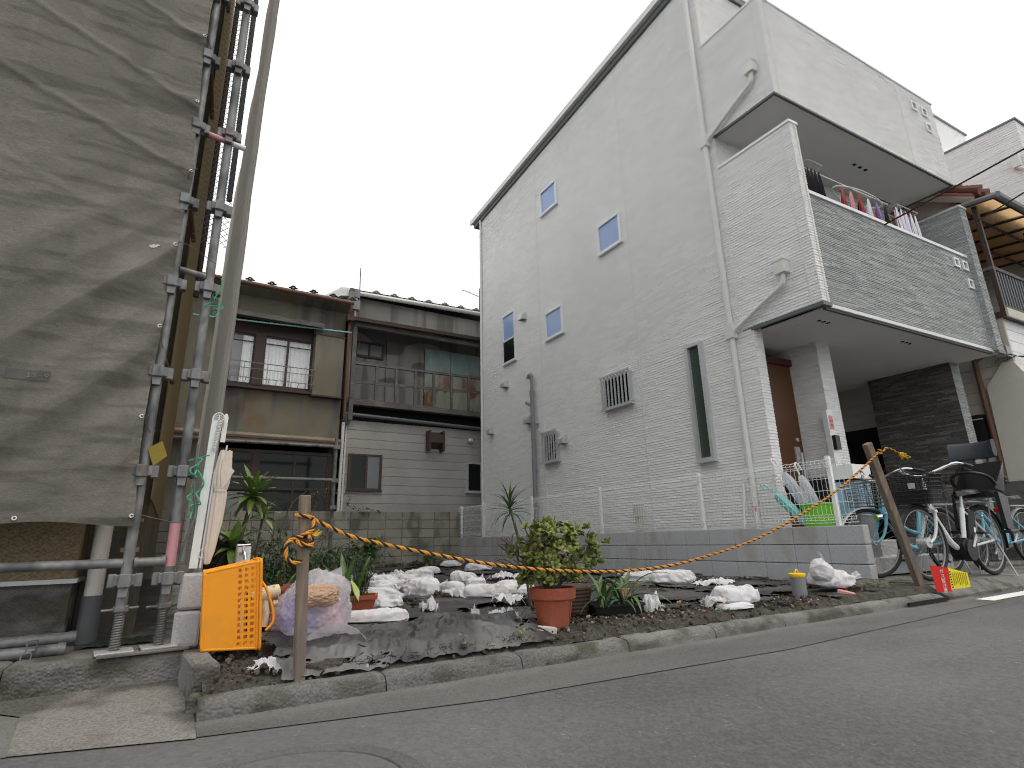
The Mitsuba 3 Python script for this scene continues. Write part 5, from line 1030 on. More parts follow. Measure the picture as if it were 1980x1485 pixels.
# gas-pipe warning sign, folded, with its lettering
GS = thing('warning_sign', 'small folded red and yellow sign on the kerb beside the leaning stake', 'sign')
so = A(5.99, 2.60, 0.075); ux = A(0.62, 0.78, 0); ux /= np.linalg.norm(ux)
def signplate(o, ux, w, h, skew, mname):
    m = extr(Polygon([(0, 0), (w, 0), (w-skew, h), (-skew*0.6, h)]), 0.003); return onplane(m, o, ux, A(0, -0.10, 0.995))
ux1 = A(0.80, -0.60, 0.02); ux1 /= np.linalg.norm(ux1); ux2 = A(0.90, -0.44, -0.05); ux2 /= np.linalg.norm(ux2); up_ = A(0, 0, 1.0)
part(GS, 'red_panel', onplane(extr(Polygon([(0.0, 0), (0.125, 0.0), (0.135, 0.205), (-0.015, 0.235)]), 0.003), so, ux1, up_), 'red_sign', False)
o2 = so+ux1*0.131
part(GS, 'yellow_panel', onplane(extr(Polygon([(-0.005, 0.02), (0.185, 0.045), (0.185, 0.165), (0.008, 0.205)]), 0.003), o2, ux2, up_), 'yellow_sign', False)
KAT = {'ga': [[(.1, .70), (.80, .70), (.72, .12), (.58, .2)], [(.42, .95), (.40, .6), (.1, .1)], [(.80, .98), (.86, .86)], [(.92, 1.0), (.98, .88)]],
       'su': [[(.15, .85), (.80, .85), (.55, .45), (.1, .1)], [(.55, .45), (.92, .1)]],
       'kan': [[(.2, 1), (.1, .8)], [(.15, .9), (.45, .9)], [(.6, 1), (.5, .8)], [(.55, .9), (.95, .9)], [(.1, .72), (.9, .72)], [(.1, .72), (.1, .6)], [(.9, .72), (.9, .6)], [(.25, .56), (.75, .56), (.75, .36), (.25, .36)], [(.25, .56), (.25, .0), (.8, .0), (.8, .2), (.25, .2)]],
       'chu': [[(.1, .9), (.22, .8)], [(.05, .6), (.18, .5)], [(.05, .05), (.25, .35)], [(.6, 1), (.68, .88)], [(.35, .75), (.95, .75)], [(.4, .42), (.9, .42)], [(.65, .75), (.65, .05)], [(.3, .05), (1, .05)]],
       'i': [[(.5, 1), (.5, .9)], [(.15, .88), (.85, .88)], [(.35, .85), (.4, .72)], [(.65, .85), (.6, .72)], [(.05, .7), (.95, .7)], [(.25, .6), (.75, .6), (.75, .32), (.25, .32), (.25, .6)], [(.25, .46), (.75, .46)], [(.1, .2), (.05, .02)], [(.25, .22), (.3, .02), (.75, .02), (.78, .15)], [(.5, .25), (.55, .15)], [(.85, .25), (.95, .1)]]}
def glyph(k, h): 
    from shapely import affinity
    return affinity.scale(stroke2(KAT[k], 0.095), h, h, origin=(0, 0))
from shapely import affinity
for j, k_ in enumerate(('ga', 'su', 'kan', 'chu', 'i')):
    gp_ = affinity.translate(glyph(k_, 0.036), 0.055, 0.160-0.041*j)
    gs = [gp_] if gp_.geom_type == 'Polygon' else list(gp_.geoms)
    part(GS, 'character', onplane(cat(*[extr(q, 0.0012) for q in gs]), so-A(0, 0.0045, 0)+A(0, 0, 0)-np.cross(up_, ux1)*0.0, ux1, up_), 'marking', False)
part(GS, 'hazard_stripe', cat(*[onplane(extr(Polygon([(0.002+0.0, 0.03+0.022*i), (0.018, 0.036+0.022*i), (0.018, 0.046+0.022*i), (0.002, 0.04+0.022*i)]), 0.0012), o2-A(0, 0.0045, 0), ux2, up_) for i in range(7)]), 'black_plastic', False)
part(GS, 'print_line', cat(*[onplane(extr(Polygon([(0.032+0.018*i, 0.055+0.01*(i % 3)), (0.036+0.018*i, 0.055+0.01*(i % 3)), (0.036+0.018*i, 0.165), (0.032+0.018*i, 0.165)]), 0.0012), o2-A(0, 0.0045, 0), ux2, up_) for i in range(8)]), 'door_dark', False)

# concrete block pier, white board, wire coil, umbrella
pi_ = thing('block_pier', 'two grey concrete blocks stacked as a pier beside the yellow basket', 'pier')
for i, z in enumerate((0.225, 0.405)):
    m = rough_block(0.118-0.004*i, 0.10, 0.172, 80+i, 0.0016); part(pi_, 'block', xf(m, rot([0, 0, 1], 2*i), (0.112+0.004*i, 3.42, z)), 'block_grey', 40, )
part(pi_, 'mortar', rough_block(0.03, 0.08, 0.26, 83, 0.006).apply_translation((0.172, 3.43, 0.26)), 'concrete', 40)
wb = thing('white_board', 'tall narrow white plastic board standing upright on the block pier', 'board')
a = np.linspace(0, math.pi, 14); L_ = 0.75
pol = Polygon([(-0.019, 0), (0.019, 0)]+[(0.021*math.cos(t), L_+0.021*math.sin(t)) for t in a])
bo_, bt_ = A(0.107, 3.385, 0.515), A(0.128, 3.375, 1.28)
yd = (bt_-bo_)/np.linalg.norm(bt_-bo_)
part(wb, 'panel', onplane(extr(pol, 0.012), bo_, A(1, 0, 0)-yd*yd[0], yd), 'board_white', 20)
part(wb, 'edge_strip', tube([bo_+A(0.032, -0.008, 0.0), bo_+yd*0.5+A(0.032, -0.008, 0)], 0.006, 8), 'white_trim')
pol2 = Polygon([(-0.012, 0), (0.012, 0)]+[(0.012*math.cos(t)*1.0, 0.13+0.03*math.sin(t)) for t in a])
part(wb, 'arm', onplane(extr(pol2, 0.012), A(0.172, 3.39, 1.17), A(1, 0, 0), A(0.02, 0, 1)), 'white_trim', 20)
a = np.linspace(0, 2*math.pi, 17)[:-1]; part(wb, 'ring', tube(np.stack([0.140+0.016*np.cos(a), 3.37+0*a, 0.585+0.022*np.sin(a)], 1), 0.003, 6, closed=True), 'white_trim')
wc = thing('wire_coil', 'white plastic coil clipped at the top of the tall white board', 'coil')
a = np.linspace(0, 2*math.pi*20, 420); rr = np.where(a > a[-1]*0.2, 0.010, 0.030)
part(wc, 'spring', tube(np.stack([0.150+0.010*np.cos(a)-0.015*a/a[-1], 3.36+0.012*np.sin(a), 1.29-0.17*a/a[-1]], 1), 0.0025, 5), 'white_trim', True)
for i in range(4):
    a = np.linspace(-0.25, math.pi+0.25, 18); part(wc, 'loop', tube(np.stack([0.140+0.030*np.cos(a), 3.365+0.006*i+0*a, 1.288-0.012*i+0.040*np.sin(a)], 1), 0.0034, 6), 'white_trim')
part(wc, 'stem', tube([(0.141, 3.36, 1.315), (0.142, 3.36, 1.22)], 0.003, 6), 'white_trim')
um = thing('umbrella', 'closed cream umbrella hanging head down beside the white board', 'umbrella')
prf = [(0.024, 1.118), (0.026, 1.10), (0.029, 1.06), (0.034, 1.00), (0.031, 0.95), (0.026, 0.915), (0.023, 0.905), (0.027, 0.89), (0.026, 0.75), (0.020, 0.60), (0.011, 0.535), (0.0, 0.53)]
n = 40; a = np.linspace(0, 2*math.pi, n, endpoint=False)
P = np.array([[(0.178+(z-0.53)*0.03-0.012*(z < 0.8)*(0.8-z)/0.27+r*(1+0.14*math.cos(7*t+z*9))*math.cos(t)*1.15, 3.36+r*(1+0.14*math.cos(7*t+z*9))*math.sin(t)*0.8, z+0.006*math.sin(5*t)*(z > 1.1)) for t in a] for r, z in prf])
i = np.arange(len(prf)*n).reshape(len(prf), n); q = np.stack([i[:-1], i[1:], np.roll(i, -1, 1)[1:], np.roll(i, -1, 1)[:-1]], -1).reshape(-1, 4)
mu = mk(P.reshape(-1, 3), q); mu = mu.subdivide(); mu.vertices += (0.004*(meshkit.fbm(mu.vertices*A(60, 60, 18), 2, 3)-0.5))[:, None]*A(1, 1, 0)
part(um, 'canopy', mu, 'umbrella_cream', True)
fl = grid(np.array([[(0.19+0.02*u-0.01*v, 3.352-0.01*u, 1.035-0.02*u-0.11*v+0.07*u*v) for v in np.linspace(0, 1, 6)] for u in np.linspace(0, 1, 6)])*1.0)
fl.vertices[:, 0] += 0.022*np.clip(fl.vertices[:, 0]-0.19, 0, 1)*20*0.05
part(um, 'flap', mk([(0.182, 3.335, 1.075), (0.243, 3.330, 1.010), (0.214, 3.332, 0.945), (0.194, 3.334, 0.915), (0.178, 3.333, 0.99)], [[0, 4, 1], [1, 4, 2], [2, 4, 3]]), 'umbrella_cream', False)
part(um, 'strap', lathe([(0.0285, -0.006), (0.030, 0), (0.0285, 0.006)], 24, (0.187, 3.36, 0.905)), 'umbrella_cream', 30)
part(um, 'shaft', cyl((0.193, 3.36, 1.11), (0.195, 3.36, 1.15), 0.005, 8), 'alu')
# dark bag behind, tap on its stand
m = sandbag(0.34, 0.30, 0.62, 91, True); solo('refuse_sack', xf(m, rot([0, 0, 1], 30), (0.29, 3.95, 0.10)), 'black_plastic', 'black plastic sack behind the basket and umbrella', 'sack', True)
tpk = thing('water_tap', 'chrome water tap on a grey post behind the yellow basket', 'tap')
part(tpk, 'post', xf(cbox(0.075, 0.075, 0.56, 0.006), None, (0.362, 3.68, 0.34)), 'pale_pipe', False)
part(tpk, 'spout', tube(bez([(0.355, 3.63, 0.585), (0.356, 3.60, 0.588), (0.360, 3.575, 0.575), (0.366, 3.57, 0.545)], 6), 0.011, 10), 'chrome')
part(tpk, 'body', cat(cyl((0.352, 3.645, 0.585), (0.355, 3.61, 0.585), 0.014, 12), cyl((0.355, 3.61, 0.58), (0.355, 3.61, 0.618), 0.008, 10)), 'chrome')
part(tpk, 'handle', cat(tube([(0.322, 3.61, 0.622), (0.390, 3.61, 0.624)], 0.009, 8)), 'chrome')

# yellow laundry basket on its end
YB = thing('laundry_basket', 'orange yellow plastic basket tipped on its end against the block pier', 'basket')
def trap(l0, l1, d): return [(0, -l0/2), (d, -l1/2), (d, l1/2), (0, l0/2)]
D_, LA0, LA1, LB0, LB1 = 0.245, 0.335, 0.395, 0.22, 0.26
def holes(l0, l1, d, pos, rows, sz, pitch):
    return unary_union([sbox(x-sz/2, (k-(rows-1)/2)*pitch*(1+0.1*x/d)-sz/2, x+sz/2, (k-(rows-1)/2)*pitch*(1+0.1*x/d)+sz/2) for x in pos for k in range(rows)])
bor = A(0.156, 3.05, 0.335); ax_, ay_, az_ = A(0.995, -0.03, 0.075), A(-0.07, 0.0, 0.997), A(0.03, 1, 0)
ax_ /= np.linalg.norm(ax_); ay_ -= ax_*(ay_@ax_); ay_ /= np.linalg.norm(ay_); az_ = np.cross(ax_, ay_)      # toward -y
bor = A(0.158, 3.06, 0.335)
sideA = Polygon(trap(LA0, LA1, D_)).buffer(0.0)
pos = (0.152, 0.179, 0.206)
hA = holes(LA0, LA1, D_, pos, 13, 0.0155, 0.0255); hB = holes(LB0, LB1, D_, pos, 8, 0.0155, 0.0255)
back = -az_
def panel(poly, hl, o, x, y): return onplane(extr(poly.difference(hl), 0.003), o, x, y)
nrm_in = back
sl = (LB1-LB0)/2/D_; ta = ax_-back*sl; ta /= np.linalg.norm(ta); tb = ax_+back*sl; tb /= np.linalg.norm(tb)
part(YB, 'side', panel(sideA, hA, bor, ta, ay_), 'yellow_plastic', False)
part(YB, 'side', panel(sideA, hA, bor+back*LB0, tb, ay_), 'yellow_plastic', False)
sl2 = (LA1-LA0)/2/D_
for sg in (-1, 1):
    tx_ = ax_+ay_*sg*sl2; tx_ /= np.linalg.norm(tx_)
    part(YB, 'side', panel(Polygon(trap(LB0, LB1, D_)), hB, bor+back*LB0/2+ay_*sg*LA0/2, tx_, back), 'yellow_plastic', False)
bm = cbox(0.004, LA0+0.004, LB0+0.004, 0.001); part(YB, 'bottom', xf(bm, np.stack([ax_, ay_, back], 1), bor+back*LB0/2), 'yellow_plastic', False)
def rr_rect(l, w_, r=0.03, n=6):
    P = []
    for cx, cy, a0 in ((l/2-r, w_/2-r, 0), (-l/2+r, w_/2-r, 90), (-l/2+r, -w_/2+r, 180), (l/2-r, -w_/2+r, 270)):
        for t in np.linspace(a0, a0+90, n): P.append((cx+r*math.cos(math.radians(t)), cy+r*math.sin(math.radians(t))))
    return np.array(P)
for sA in (-1, 1):
    for sB in (-1, 1):
        q0 = bor+back*(LB0/2+sB*(LB0/2-0.002))+ay_*sA*(LA0/2-0.002); q1 = bor+ax_*D_+back*(LB0/2+sB*(LB1/2-0.002))+ay_*sA*(LA1/2-0.002)
        part(YB, 'corner', cyl(q0, q1, 0.0075, 10), 'yellow_plastic', 40)
bc = rr_rect(LA0, LB0, 0.012); part(YB, 'bottom_edge', tube(np.array([bor+ax_*0.004+back*LB0/2+ay_*p+back*q_ for p, q_ in bc]), 0.0085, 8, closed=True), 'yellow_plastic', True)
rc = rr_rect(LA1+0.012, LB1+0.012, 0.018)
rpts = np.array([bor+ax_*(D_-0.004)+back*LB0/2+ay_*p+back*q_ for p, q_ in rc])
part(YB, 'rim', cat(tube(rpts, 0.0065, 8, closed=True), tube(rpts-ax_*0.014, 0.004, 6, closed=True)), 'yellow_plastic', True)
hpts = bez([bor+ax_*D_+back*(-0.012)+ay_*0.10, bor+ax_*(D_+0.022)+back*(-0.016)+ay_*0.06, bor+ax_*(D_+0.050)+back*(-0.012)+ay_*(-0.03), bor+ax_*(D_+0.052)+back*(-0.012)+ay_*(-0.09), bor+ax_*(D_+0.02)+back*(-0.012)+ay_*(-0.125)], 8)
part(YB, 'handle', tube(hpts, 0.006, 8), 'yellow_plastic', True)
hd = thing('hair_dryer', 'cream appliance with coiled cord sticking out of the yellow basket', 'appliance')
hc = bor+ax_*(D_+0.02)+back*0.10
hm = lathe([(0.0, -0.06), (0.028, -0.055), (0.034, 0.0), (0.030, 0.05), (0.026, 0.075), (0.020, 0.078), (0.0, 0.075)], 24); part(hd, 'body', xf(hm, rot([0, 1, 0], 75), hc+ay_*0.03), 'cream_plastic', 40)
part(hd, 'grip', tube([hc+ay_*0.01, hc+ay_*(-0.06)+ax_*0.01, hc+ay_*(-0.12)], 0.020, 12), 'cream_plastic')
a = np.linspace(0, 2*math.pi*6, 130); cc = hc+ax_*0.045+ay_*(-0.02)
part(hd, 'cord', tube(np.array([cc+ax_*(0.030*t/a[-1])+A(0, -0.012*math.cos(t), 0.012*math.sin(t)) for t in a]), 0.0035, 6), 'cream_plastic', True)
part(hd, 'cord', tube(bez([cc+A(0.03, 0, 0), cc+A(0.015, -0.02, 0.05), cc+A(-0.01, -0.02, 0.09)], 8), 0.003, 6), 'cream_plastic', True)

# translucent plastic bag with clothes, tan bag on top
PB = thing('plastic_bag', 'translucent white plastic bag full of lilac cloth behind the first stake', 'plastic bag')
def lump(c, r, seed, amp=0.18, sub=4, f=3.0):
    m = trimesh.creation.icosphere(sub, 1.0); v = m.vertices
    d = 1+amp*2*(meshkit.fbm(v*1.3+seed, 3, seed)-0.5)-amp*0.9*np.abs(meshkit.fbm(v*f+seed*2, 3, seed+1)-0.5)+amp*0.35*(meshkit.noise(v*14+seed, seed)-0.5)-amp*0.9*np.abs(meshkit.fbm(v*f*2.2+seed*3, 2, seed+5)-0.5)
    return mk(v*d[:, None]*A(*r)+A(*c), m.faces)
m = lump((0.665, 3.14, 0.285), (0.200, 0.160, 0.190), 3, 0.22, 5, 3.5); m.vertices[:, 2] = np.maximum(m.vertices[:, 2], lot_z(m.vertices[:, 0], m.vertices[:, 1])+0.012); part(PB, 'film', m, 'thin_plastic', True)
part(PB, 'contents', lump((0.605, 3.16, 0.265), (0.12, 0.10, 0.125), 5, 0.25), 'lilac_cloth', True); part(PB, 'contents', lump((0.735, 3.16, 0.26), (0.095, 0.10, 0.11), 7, 0.25), 'pink_cloth', True, label='pale pink cloth inside the bag')
X, Y = np.meshgrid(np.linspace(0, 1, 40), np.linspace(0, 1, 26), indexing='ij')
part(PB, 'corner', grid(np.stack([0.64+0.15*X, 3.06+0.05*Y+0.03*vnoise(X, Y, 3, 2), 0.40+0.10*Y*(0.4+0.6*X)+0.03*vnoise(X, Y, 4, 5)], -1)), 'thin_plastic', True)
Pz = np.stack([0.56+0.34*X, 2.96-0.06*Y+0.02*vnoise(X, Y, 5, 7), 0.135+0.11*Y*np.sin(np.pi*np.clip(X*1.05, 0, 1))**0.5+0.05*np.abs(vnoise(X, Y, 5, 8))+0.02*vnoise(X, Y, 14, 9)], -1); Pz[..., 1] += 0.10*(1-Y)
part(PB, 'skirt', grid(Pz), 'thin_plastic', True)
m = lump((0.655, 3.02, 0.37), (0.118, 0.075, 0.062), 9, 0.26, 5, 2.0); solo('paper_bag', m, 'tan_bag', 'crumpled tan paper bag lying on the translucent plastic bag', 'bag', True)

# ================================================================ PLANTS
def blade(base, az, el, L, Wd, droop, tip=0.5, n=9, fold=0.12, twist=0.0, col=(0.06, 0.12, 0.03), col2=None, seed=0, wp=0.45):
    g = np.random.default_rng(seed); t = np.linspace(0, 1, n); ang = el-droop*t**1.3
    ds = L/(n-1); pts = [np.zeros(3)]; 
    h = A(math.cos(az), math.sin(az), 0)
    for k in range(1, n):
        a = 0.5*(ang[k]+ang[k-1]); pts.append(pts[-1]+ds*(math.cos(a)*h+math.sin(a)*A(0, 0, 1)))
    pts = np.array(pts); side = A(-math.sin(az), math.cos(az), 0)
    w = Wd*np.clip(np.sin(np.pi*np.clip(t, 0, 1)**wp)**0.8, 0.0, 1); w[0] = Wd*0.22; w[-1] = 0.0008
    up = np.array([-math.sin(a)*h+math.cos(a)*A(0, 0, 1) for a in ang]); tw = twist*t
    sd = np.cos(tw)[:, None]*side+np.sin(tw)[:, None]*up; wav = 0.06*Wd*np.sin(t*9+seed)[:, None]*up
    V = np.stack([pts+sd*w[:, None]/2+up*(fold*w)[:, None]+wav, pts, pts-sd*w[:, None]/2+up*(fold*w)[:, None]-wav], 1)+np.asarray(base, float)
    c = np.asarray(col)*(0.8+0.4*g.random()); c2 = np.asarray(col2 if col2 is not None else col)*(0.85+0.3*g.random())
    C = np.stack([c*(1-q)+c2*q for q in t]); C = np.stack([C*1.0, C*1.35, C*0.95], 1)
    return grid(V), C.reshape(-1, 3)
def leafpart(parent, args, kw):
    m, c = blade(*args, **kw); return part(parent, 'leaf', m, 'leaf', True, color=c)
rp = np.random.default_rng(12)
def rosette(parent, c, n, L, Wd, els, droop, col, col2=None, wp=0.62, fold=0.10, jit=0.25):
    for i in range(n):
        f = i/(n-1); el = els[0]+(els[1]-els[0])*f+jit*(rp.random()-0.5)
        leafpart(parent, (A(*c)+A(0, 0, 0.03*(1-f)), i*2.39996+0.3*rp.random(), el, L*(0.75+0.35*rp.random()), Wd*(0.85+0.3*rp.random()), droop*(0.6+0.8*rp.random())), dict(col=col, col2=col2, seed=int(rp.integers(1e6)), wp=wp, fold=fold))
GR = (0.085, 0.155, 0.030); GRL = (0.14, 0.21, 0.045); GD = (0.034, 0.075, 0.024)
pl1 = thing('frangipani_plant', 'tall rosette plant with long pointed leaves above the yellow basket', 'plant')
part(pl1, 'stem', tube(bez([(0.375, 4.0, 0.12), (0.385, 4.0, 0.4), (0.37, 4.0, 0.65), (0.395, 4.0, 0.80), (0.415, 4.0, 0.94)], 6), np.linspace(0.017, 0.012, 25), 8), 'bark')
rosette(pl1, (0.415, 4.0, 0.92), 32, 0.21, 0.050, (1.30, -0.65), 0.55, (0.075, 0.13, 0.03), (0.11, 0.165, 0.04))
pl2 = thing('frangipani_plant', 'small bright rosette plant right of the tall one, beside the stake', 'plant')
part(pl2, 'stem', tube(bez([(0.44, 4.05, 0.12), (0.47, 4.04, 0.5), (0.49, 4.02, 0.79)], 8), 0.008, 7), 'bark')
rosette(pl2, (0.49, 4.02, 0.79), 11, 0.13, 0.038, (1.2, -0.3), 0.6, GRL, GRL)
pl3 = thing('frangipani_plant', 'low darker rosette plant just behind the chrome tap', 'plant')
part(pl3, 'stem', tube(bez([(0.31, 3.9, 0.12), (0.315, 3.88, 0.35), (0.32, 3.85, 0.60)], 8), 0.012, 8), 'bark')
rosette(pl3, (0.32, 3.84, 0.60), 18, 0.19, 0.052, (1.3, -0.6), 0.7, (0.05, 0.11, 0.02), GRL)
# nandina-like bush: fine dark leaflets on thin stems
def bush(name, lab, stems, leafL, leafW, nl, cols, spread, seed, thick=0.004, catn='plant', elr=(-0.4, 1.0)):
    k = thing(name, lab, catn); g = np.random.default_rng(seed); V, F, C = [], [], []; off = 0; st = []
    for (bx, by, bz), (tx_, ty_, tz_) in stems:
        mid = A((bx+tx_)/2, (by+ty_)/2, (bz+tz_)/2)+spread*0.25*g.standard_normal(3)
        path = bez([(bx, by, bz), mid, (tx_, ty_, tz_)], 8); st.append(tube(path, np.linspace(thick, thick*0.4, len(path)), 5))
        for _ in range(nl):
            q = path[int(len(path)*(0.25+0.74*g.random()))]; b = q+spread*0.55*g.standard_normal(3)*A(1, 1, 0.7)
            if b[2] < 0.12: b[2] = 0.12+0.05*g.random()
            m, c = blade(b, g.random()*6.28, elr[0]+(elr[1]-elr[0])*g.random(), leafL*(0.6+0.8*g.random()), leafW*(0.7+0.6*g.random()), 0.6*g.random(), n=4, fold=0.15, col=cols[g.integers(len(cols))], seed=int(g.integers(1e6)), wp=0.7)
            V.append(m.vertices); F.append(m.faces+off); C.append(c); off += len(m.vertices)
    part(k, 'stem', cat(*st), 'bark', True, kind='stuff')
    part(k, 'foliage', mk(np.vstack(V), np.vstack(F)), 'leaf', True, kind='stuff', color=np.vstack(C)); return k
g = np.random.default_rng(21)
def fan(cx, cy, n, r, z0, z1, r2): return [((cx+r*g.standard_normal()*0.4, cy+r*g.standard_normal()*0.4, z0), (cx+r2*g.standard_normal(), cy+r2*0.7*g.standard_normal(), z1*(0.75+0.35*g.random()))) for _ in range(n)]
bush('shrub', 'dark small leaved shrub behind the bag, left of the stake', fan(0.74, 4.9, 22, 0.12, 0.12, 0.74, 0.17), 0.05, 0.014, 50, [GD, (0.03, 0.075, 0.03), GR], 0.075, 1)
bush('shrub', 'dense low green shrub right behind the stake', fan(1.06, 5.0, 24, 0.14, 0.12, 0.62, 0.22), 0.04, 0.012, 52, [GD, (0.028, 0.062, 0.02), (0.05, 0.09, 0.02)], 0.08, 2)
bush('shrub', 'bluish leaved low shrub behind the yellow basket', fan(0.56, 4.5, 10, 0.08, 0.12, 0.52, 0.08), 0.05, 0.022, 40, [(0.03, 0.075, 0.05), GD], 0.05, 3)
bush('shrub', 'yellowish thin shrub peeping out right of the cream umbrella', fan(0.22, 4.7, 8, 0.05, 0.3, 1.0, 0.05), 0.03, 0.008, 50, [(0.15, 0.13, 0.03), (0.10, 0.11, 0.03)], 0.05, 4)
bush('rosemary_plant', 'bushy fine leaved plant growing in the terracotta planter', fan(1.25, 4.4, 26, 0.10, 0.22, 0.50, 0.11), 0.028, 0.005, 80, [GD, (0.03, 0.055, 0.03), (0.04, 0.07, 0.03)], 0.035, 5)
bush('weeds', 'climbing green weed at the foot of the old block wall', fan(3.7, 12.35, 14, 0.15, 0.1, 0.72, 0.16), 0.09, 0.05, 34, [GR, (0.045, 0.09, 0.02)], 0.09, 6)
bush('weeds', 'dark rough weeds along the foot of the old wall on the left', fan(2.75, 11.9, 22, 0.5, 0.1, 0.50, 0.55), 0.10, 0.03, 45, [GD, (0.035, 0.075, 0.02)], 0.14, 7)
bush('weeds', 'tiny tuft of weed at the middle of the old wall foot', fan(5.05, 12.2, 8, 0.12, 0.12, 0.32, 0.14), 0.09, 0.03, 24, [GR], 0.06, 8)
bush('creeper', 'thin creeper hanging over the top of the old block wall', [((3.25, 12.6, 1.45), (3.65, 12.55, 1.22)), ((3.2, 12.65, 1.35), (3.3, 12.6, 1.65)), ((3.5, 12.6, 1.36), (3.95, 12.55, 1.26))], 0.10, 0.035, 14, [(0.03, 0.07, 0.025)], 0.06, 9, 0.005)
bush('creeper', 'dry yellowish sprays sticking out above the wall beside the pipe post', [((1.9, 11.6, 1.3), (2.7, 11.5, 1.78)), ((2.2, 11.6, 1.4), (2.75, 11.5, 1.66)), ((2.3, 11.7, 1.2), (2.35, 11.6, 1.62))], 0.07, 0.025, 26, [(0.16, 0.12, 0.03), (0.12, 0.10, 0.03), GR], 0.05, 10, 0.006)
solo('cane', tube(bez([(0.69, 4.6, 0.45), (0.70, 4.6, 0.72), (0.76, 4.6, 0.92), (0.86, 4.6, 1.02)], 6), 0.004, 6), 'bark', 'thin arching dark twig left of the first stake', 'twig')
# strap-leaved plant in the long terracotta planter
tpl = thing('planter', 'long terracotta planter behind the plastic bag', 'planter')
def boxpot(cx, cy, l0, w0, l1, w1, z0, z1, rim, yaw):
    a = rr_rect(l0, w0, 0.02, 4); b = rr_rect(l1, w1, 0.025, 4); c = rr_rect(l1+0.024, w1+0.024, 0.03, 4); d = rr_rect(l1-0.02, w1-0.02, 0.02, 4)
    rings = [(a*0.0, z0), (a, z0), (b, z1-rim), (c, z1-rim), (c, z1), (d, z1), (d*0.97, z1-0.04), (d*0.0, z1-0.04)]
    P = np.array([[(x, y, z) for x, y in r] for r, z in rings]); n = P.shape[1]; i = np.arange(len(rings)*n).reshape(len(rings), n)
    q = np.stack([i[:-1], np.roll(i, -1, 1)[:-1], np.roll(i, -1, 1)[1:], i[1:]], -1).reshape(-1, 4); return xf(mk(P.reshape(-1, 3), q), rot([0, 0, 1], yaw), (cx, cy, 0))
part(tpl, 'tub', boxpot(1.24, 4.42, 0.24, 0.15, 0.30, 0.19, 0.11, 0.245, 0.03, -18), 'terracotta', 30)
tp2 = thing('planter', 'reddish planter half hidden between basket and plastic bag', 'planter')
part(tp2, 'tub', boxpot(0.62, 4.15, 0.30, 0.16, 0.36, 0.20, 0.12, 0.36, 0.03, 5), 'terracotta', 30)
asp = thing('aspidistra', 'broad strap leaved green plant behind the right side of the plastic bag', 'plant')
for i, (x, y, az, el, L, Wd, dr_o) in enumerate([(1.10, 4.3, 2.8, 1.35, 0.42, 0.065, 0.9), (1.12, 4.3, -1.2, 1.45, 0.36, 0.06, 0.5), (1.15, 4.32, 0.5, 1.1, 0.36, 0.05, 0.6), (1.10, 4.28, -2.0, 1.2, 0.30, 0.055, 0.8), (1.16, 4.35, 0.2, 0.9, 0.34, 0.05, 0.5), (1.13, 4.3, 1.6, 1.3, 0.40, 0.055, 0.4), (1.2, 4.3, 0.6, 1.25, 0.36, 0.045, 0.3), (1.09, 4.26, 3.6, 1.0, 0.33, 0.05, 1.3)]):
    leafpart(asp, (A(x, y, 0.20), az, el, L, Wd, dr_o), dict(col=(0.05, 0.10, 0.025), col2=(0.06, 0.12, 0.03), seed=i, wp=0.8, fold=0.14, n=12))
leafpart(asp, (A(1.14, 4.2, 0.36), -1.0, -0.9, 0.16, 0.06, 0.4), dict(col=(0.28, 0.32, 0.10), col2=(0.30, 0.34, 0.12), seed=40, wp=0.8, n=8))
bl = thing('broadleaf_weed', 'upright green leaves between the basket and the stake', 'plant')
for i in range(9):
    leafpart(bl, (A(0.58+0.15*rp.random(), 4.25+0.2*rp.random(), 0.15), 6.28*rp.random(), 1.0+0.45*rp.random(), 0.22+0.16*rp.random(), 0.035+0.015*rp.random(), 0.5), dict(col=(0.05, 0.10, 0.025), seed=50+i, wp=0.8))
# jade plant in its terracotta pot
JP = thing('flower_pot', 'large terracotta pot with a cracked side holding the jade plant', 'pot')
pcx, pcy = 1.985, 2.885
part(JP, 'tub', lathe([(0.0, 0.095), (0.082, 0.095), (0.086, 0.10), (0.118, 0.275), (0.130, 0.275), (0.136, 0.281), (0.138, 0.335), (0.134, 0.341), (0.122, 0.341), (0.119, 0.32), (0.0, 0.32)], 48, (pcx, pcy, 0)), 'terracotta', 40)
part(JP, 'soil', lathe([(0.0, 0.325), (0.06, 0.326), (0.119, 0.322)], 24, (pcx, pcy, 0)), 'soil', True)
part(JP, 'crack', tube([(pcx+0.050, pcy-0.077, 0.11), (pcx+0.054, pcy-0.086, 0.17), (pcx+0.052, pcy-0.100, 0.24), (pcx+0.055, pcy-0.107, 0.272)], 0.0012, 4), 'dark')
JD = thing('jade_plant', 'jade plant with thick oval leaves growing from the big terracotta pot', 'plant')
g = np.random.default_rng(31); tips = []; stm = []
def grow(p, d, r, L, depth):
    n_ = 5; q = [p]; d = d/np.linalg.norm(d)
    for i in range(n_):
        d = d+0.16*g.standard_normal(3); d[2] += 0.05; d /= np.linalg.norm(d); q.append(q[-1]+d*L/n_)
    q = np.array(q); stm.append(tube(q, np.linspace(r, r*0.75, len(q)), 7))
    e = q[-1]
    if depth == 0: tips.append((e, d)); return
    nb = 2 if depth > 1 else 3
    for j in range(nb):
        nd = d+0.85*g.standard_normal(3); nd[2] = nd[2]*0.7+0.12
        grow(e, nd, r*0.72, L*0.78, depth-1)
    if depth <= 2: tips.append((q[3], d+0.8*g.standard_normal(3)))
